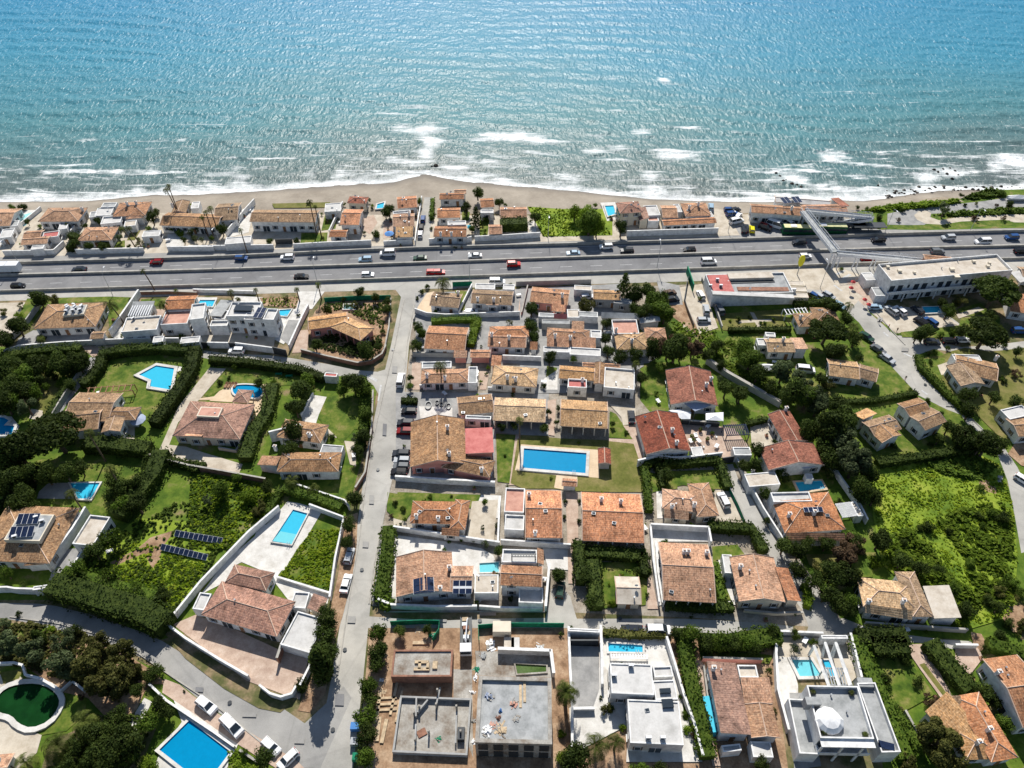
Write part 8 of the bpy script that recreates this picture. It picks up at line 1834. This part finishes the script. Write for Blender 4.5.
# fabric dome on the terrace
p = G(462,520,7.4);mb = MB();n = 12;R = 2.5;rings = []
for k, (zz, rr) in enumerate(((0, .95),(.9,1.0),(1.7, .72),(2.1, .3),(2.25, .05))): rings.append([Vector((p.x + math.cos(2 * PI * i / n) * R * rr * (1 + .08 * math.sin(i * 3 + k)), p.y + math.sin(2 * PI * i / n) * R * rr, 6.4 + zz)) for i in range(n)])
for a, b in zip(rings, rings[1:]): mb.prism(a, b, 0, False)
mb.face(rings[-1]);o = mb.build('dome_tent','white_fabric', None, True);tag(o, 'white folded fabric dome standing on the grey roof terrace','tent')
p = G(500,590,6.6);item('round_rug','dark round mat beside the white dome','mat', 495,575,6.45,1.6,1.6, .05, 'metal_dark', .6)
for k, (x, y) in enumerate(((378,375),(578,380),(437,582),(650,595))):
 q = G(x, y, 6.9);t_ = empty('potted_palm','potted palm on the grey roof terrace, ' + ('upper left corner','upper right corner','beside the dark mat','lower right corner')[k],'potted palm',(q.x, q.y, 6.41),'potted palms on the roof terrace');mb = MB();mb.box((q.x, q.y),(1,0),(0,1), .4, .4,6.41,7.0,0, t=1.15);mb.build('pot','metal_dark', t_);child(variant('palm','palm_leaf', 0), t_, (0,0, .8),(0,0, k),(.95, .95, .95))
pool('shallow turquoise pool under white triangular beams',[268,208,370,208,422,290,310,292], tile='pool_tile_pale', rw=.6);pool('narrow turquoise plunge pool between the white beams',[425,210,460,208,500,290,470,292], tile='pool_tile', rw=.2, ladder=False)
def beam(x0, y0, x1, y1, x2, y2, label):
 h = 5.2;A = G(x0, y0, .1);T = G(x1, y1, h);B = G(x2, y2, h + .2);r = empty('white_beam', label, 'beam',(A.x, A.y, 0),'white beams over the pool');mb = MB();mb.bar(A, T, .28,0,4);mb.bar(T, B, .3,0,4);mb.build('beam','white_wall', r)
beam(355,185,385,135,460,340, 'white angled beam reaching over the pool, leftmost');beam(425,195,443,118,515,340, 'white angled beam reaching over the pool, second');beam(470,190,498,118,570,340, 'white angled beam reaching over the pool, third');beam(478,200,500,122,576,338, 'white angled beam reaching over the pool, rightmost')
pergola('steel sun louvres between the white beams',[438,250,560,245,580,338,455,342],4.6, 'metal_grey', 9)
house('white flat porch with a dark opening at the lane',[('f', 2.8, 'W', 420,80,555,78,560,95,425,100)], win=False, par=.1, cat='garage', name='garage');wall('white left boundary wall of the modern villa',[185,75,175,190,185,380,240,590],2, .35);wall('white back wall of the modern villa',[185,75,420,85],1.6, .3);wall('white right boundary wall of the modern villa',[558,90,600,260,615,320],2, .35)
c, u, v, a, b = rect([712,618,800,650,800,680,720,665],4.9);mb = MB();mb.box(c, u, v, a, b, 5.0,5.1);mb.build('solar_panel','solar', r)
wall('black garage gate at the modern villa lane porch',[425,110,545,108],2.4, .3, 'metal_dark', False, 'gate','gate')
for a in (('d', 290,75,34, 'dark bush at the back wall of the modern villa'),('g', 290,150,34, 'grey green low tree in the modern villa court'),('b', 365,115,18, 'columnar bush in the modern villa court, left one'),('R', 407,115,14, 'brown columnar bush in the modern villa court'),('d', 175,60,40, 'dark tree where the lane meets the modern villa'),('d', 150,265,24, 'dark bush beside the orange roofs'),('R', 130,330,30, 'dark red bush beside the orange roofs'),('x', 175,470,22, 'pale bush along the modern villa wall'),('d', 120,745,50, 'dark tree at the bottom edge below the orange roofs'),('d', 70,130,50, 'dark tree in the hedge left of the modern villa')): tree(*a)
hedge('thick dark hedge right of the modern villa',[590,100,620,200,680,330,740,470,800,620,850,740],2.6,3.4, 'leaf_mid', dens=5);hedge('dark hedge along the lane right of the modern villa',[590,105,700,110,850,105],3,4, dens=5)
# ------------------------------------------------------------------ Y: bottom right
C(864,640,6)
lawn(20,100,250,100,420,330,240,430,130,400,60,230);patch('driveway','paving_pink', pairs([235,30,360,25,420,140,530,345,455,345,330,170]));lawn(330,150,360,140,500,330,470,335, m='lawn_dry')
pave('pink', 545,55,680,50,715,105,635,210,545,140);lawn(560,195,640,210,640,250,600,240)
r, S_ = house('rambling orange and tan roofed house in the bottom right corner',[('hy', 3.6, 't', 540,335,690,312,925,700,760,740),('sf', 3.4, 'y', 300,430,500,402,735,515,530,545),('hx', 3.2, 'y', 540,545,760,520,800,690,620,740),('sf', 3.2, 'b', 485,350,570,342,600,440,530,440)], group=RG, ch=(685,615,745,540), maxwin=6)
house('big orange gabled house cut by the right photo edge',[('gx', 4.6, 't', 705,112,912,90,1180,500,958,520)], group=RG, ch=(795,205), wall='w', maxwin=10)
wall('pale front edge wall of the bottom right house',[230,440,340,640],1.6, .3, 'cream_wall');wall('white gate pillar wall at the head of the pink court',[530,48,665,50],1.6, .3)
hedge('tall dark hedge between the pink drive and the pink court',[375,30,430,100,520,210,620,320],2.8,4.4, dens=5);hedge('hedge at the right edge above the orange gable',[720,40,860,80,1050,140],2.6,3, 'leaf_mid', dens=5);hedge('hedge right of the modern villa, lower stretch',[150,430,250,560,330,680],2,2.6, 'leaf_mid')
hedge('clipped hedge block at the top of the round bush lawn',[30,55,130,60,240,55],3,4.5, dens=5)
for a in (('B', 118,228,46, 'round dark bush on the bright lawn, left one'),('B', 258,115,44, 'round dark bush on the bright lawn, upper one'),('B', 320,245,42, 'round dark bush on the bright lawn, right one'),('R', 405,355,56, 'purple brown bush below the bright lawn'),('R', 205,420,34, 'reddish bush beside the modern villa'),('v', 450,610,130, 'large olive coloured tree at the bottom right corner'),('v', 540,700,90, 'second olive coloured tree at the bottom right corner'),('d', 720,300,66, 'dark tree between the two orange roofs, upper one'),('d', 780,370,50, 'dark tree between the two orange roofs, middle one'),('o', 840,500,60, 'green tree between the two orange roofs, lower one'),('d', 660,280,40, 'dark bush above the bottom right house'),('v', 260,730,60, 'olive bush at the bottom edge right of the modern villa')): tree(*a)
C(0,0,1)
for i in range(26):        # scrub on the bank at the right edge
 x = random.uniform(985,1060);y = random.uniform(575,655);tree(random.choice('bBx'), x, y, random.uniform(4,8),'shrub on the rough bank at the right photo edge, one of many alike')
# ------------------------------------------------------------------ small things around every house
random.seed(77)
def free(x, y, m=.5):
 for _, _, S, _ in HOUSES:
  for o in S:
   if abs(o.c.x - x) + abs(o.c.y - y) < 40 and inside(o, (x, y),-m): return False
 for P in ROADS + POOLS:
  if inpoly(P, x, y): return False
 return True
def dish_mesh():
 mb = MB();n = 10;mb.bar((0,0,0),(0,0, .9), .03)
 A = [Vector((math.cos(2 * PI * i / n) * .4,-.1, .95 + math.sin(2 * PI * i / n) * .4)) for i in range(n)];c = Vector((0, .08, .95))
 for i in range(n): mb.face([A[i], A[(i + 1) % n], c])
 o = mb.build('satellite_dish','metal_white');PROTOS.append(o);return o
DISH = dish_mesh()
mb = MB();mb.bar((0,0,-.2),(0,0, .5), .12,0,8);mb.bar((0,0, .5),(0,0, .62), .2,0,8);VENT = mb.build('roof_vent','metal_grey')
mb = MB();mb.box((0,0),(1,0),(0,1), .45, .35,-.1, .14,0);mb.box((0,0),(1,0),(0,1), .36, .26, .14, .17,1);RLIGHT = mb.build('roof_window',['metal_grey','glass_dark']);PROTOS.extend([VENT, RLIGHT])
SHR = {m: [crown_mesh('round', 260,900 + i, m) for i in range(3)] for m in ('leaf_dark','leaf_mid','leaf_bright')}
for v_ in SHR.values(): PROTOS.extend(v_)
mb = MB();mb.box((0,0),(1,0),(0,1), .34, .34,0, .45,0, t=1.2);POT = mb.build('pot','brick_wall')
mb = MB();mb.box((0,0),(1,0),(0,1), .75, .45, .7, .76,0, True);TT = mb.build('tabletop','white_fabric')
mb = MB();[mb.box((a * .6, b * .35),(1,0),(0,1), .04, .04,0, .7) for a in (-1,1) for b in (-1,1)];TL = mb.build('leg','metal_white');PROTOS.extend([POT, TT, TL])
for label, root, S, wl in HOUSES[:]:
 nw = len(label.split());big = max(S, key=lambda o: o.L * o.Wd);sx = root.location
 for k in range(random.randint(1,3)):       # on the roof
  o = big;t = random.choice([DISH, VENT, VENT, RLIGHT]);p = o.c + o.e1 * o.L * random.uniform(-.8, .8) + o.e2 * o.Wd * random.uniform(-.8, .8)
  if o.L > 2.5 and o.Wd > 2: child(t, root, (p.x - sx.x, p.y - sx.y, roofz(o, p)),(0,0, random.uniform(-.4, .4)))
 if nw > 11 or big.L < 2.5 or S[0].h < 2.5: continue
 n = 0;kinds = []
 for k in range(26):
  if n >= 4: break
  o = random.choice(S);a, b = (o.e1, o.e2) if random.random() < .5 else (o.e2, o.e1);la, lb = (o.L, o.Wd) if a is o.e1 else (o.Wd, o.L)
  p = o.c + a * random.choice((-1,1)) * (la + random.uniform(.8,2.6)) + b * random.uniform(-1,1) * lb
  if not free(p.x, p.y, .45) or not (-190 < p.x < 190): continue
  n += 1;r_ = random.random();z = .06
  if r_ < .58:
   m = random.choice(['leaf_dark','leaf_mid','leaf_mid','leaf_bright']);R_ = random.uniform(.45,1.15)
   t = empty('shrub','small shrub beside the ' + label, 'shrub',(p.x, p.y, z),'small shrubs beside the ' + label);child(random.choice(SHR[m]), t, (0,0, R_ * .7),(0,0, random.random() * 6),(R_, R_, R_ * .9),'foliage')
   t.children[0].name = 'foliage'
  elif r_ < .84:
   t = empty('potted_plant','potted plant beside the ' + label, 'potted plant',(p.x, p.y, z),'potted plants beside the ' + label);child(POT, t);c_ = child(random.choice(SHR['leaf_mid']), t, (0,0, .85),(0,0,0),(.5, .5, .5));c_.name = 'foliage'
  elif 't' not in kinds:
   kinds.append('t');t = empty('table','small white table beside the ' + label, 'table',(p.x, p.y, z), None, random.random() * 3);child(TT, t);child(TL, t)
# kerbs and repaired spots on the streets
C(0,0,1)
def kerb(l):
 P = poly(l);A = offs(P, .12);B = offs(P, -.12);mb = MB()
 for i in range(len(P) - 1):
  q = [A[i], A[i + 1], B[i + 1], B[i]];mb.prism(q, [p + Vector((0,0, .2)) for p in q],0)
 o = mb.build('kerb','concrete_barrier');o['kind'] = 'structure'
kerb([404,300,395,345,383,395,373,440,365,490,360,535,349,600,338,675]);kerb([414,305,407,345,403,388]);kerb([391,484,383,520,374,565,369,604])
kerb([10,617,60,624,120,641,180,682,215,705,268,748]);kerb([384,612,545,612]);kerb([865,300,898,338,905,345]);kerb([918,362,935,382,960,408,985,432])
for i, (x, y, w_, h_, m) in enumerate(((395,370,5,7,0),(385,430,4,12,0),(372,500,5,9,1),(366,545,6,6,0),(352,620,8,7,1),(340,700,9,12,0),(250,715,14,5,0),(120,650,12,4,1),(200,690,8,5,0),(300,740,10,8,1),(440,621,14,3,1),(520,620,8,3,0),(660,622,12,3,0),(780,560,6,6,1),(745,490,5,5,0),(905,350,7,4,0),(880,320,5,4,1),(950,405,8,4,1),(1000,480,5,8,0),(270,360,10,2.5,0),(330,372,8,2.5,1),(600,289,20,1.5,0),(450,289,14,1.5,1),(240,293,20,1.2,0),(820,600,8,5,0))):
 patch('road_patch','asphalt_highway' if m == 0 and i % 3 else 'asphalt',[(x - w_ / 2, y - h_ / 2),(x + w_ / 2, y - h_ / 2 + .4),(x + w_ / 2 - .6, y + h_ / 2),(x - w_ / 2 - .5, y + h_ / 2 - .3)])
for x, y in ((378,470),(362,570),(345,650),(333,730),(230,703),(150,660),(480,621),(620,619),(800,590),(925,385),(985,440),(300,368),(393,350)):
 p = G(x, y, 0);mb = MB();z = PZ[0] + .002;mb.face([(p.x + math.cos(2 * PI * i / 12) * .42, p.y + math.sin(2 * PI * i / 12) * .42, z) for i in range(12)]);o = mb.build('manhole_cover','metal_dark');o['kind'] = 'structure'
# ------------------------------------------------------------------ the master shapes were only there to be copied
for l in LIB.values(): PROTOS.extend(l)
for o in set(PROTOS): bpy.data.objects.remove(o)
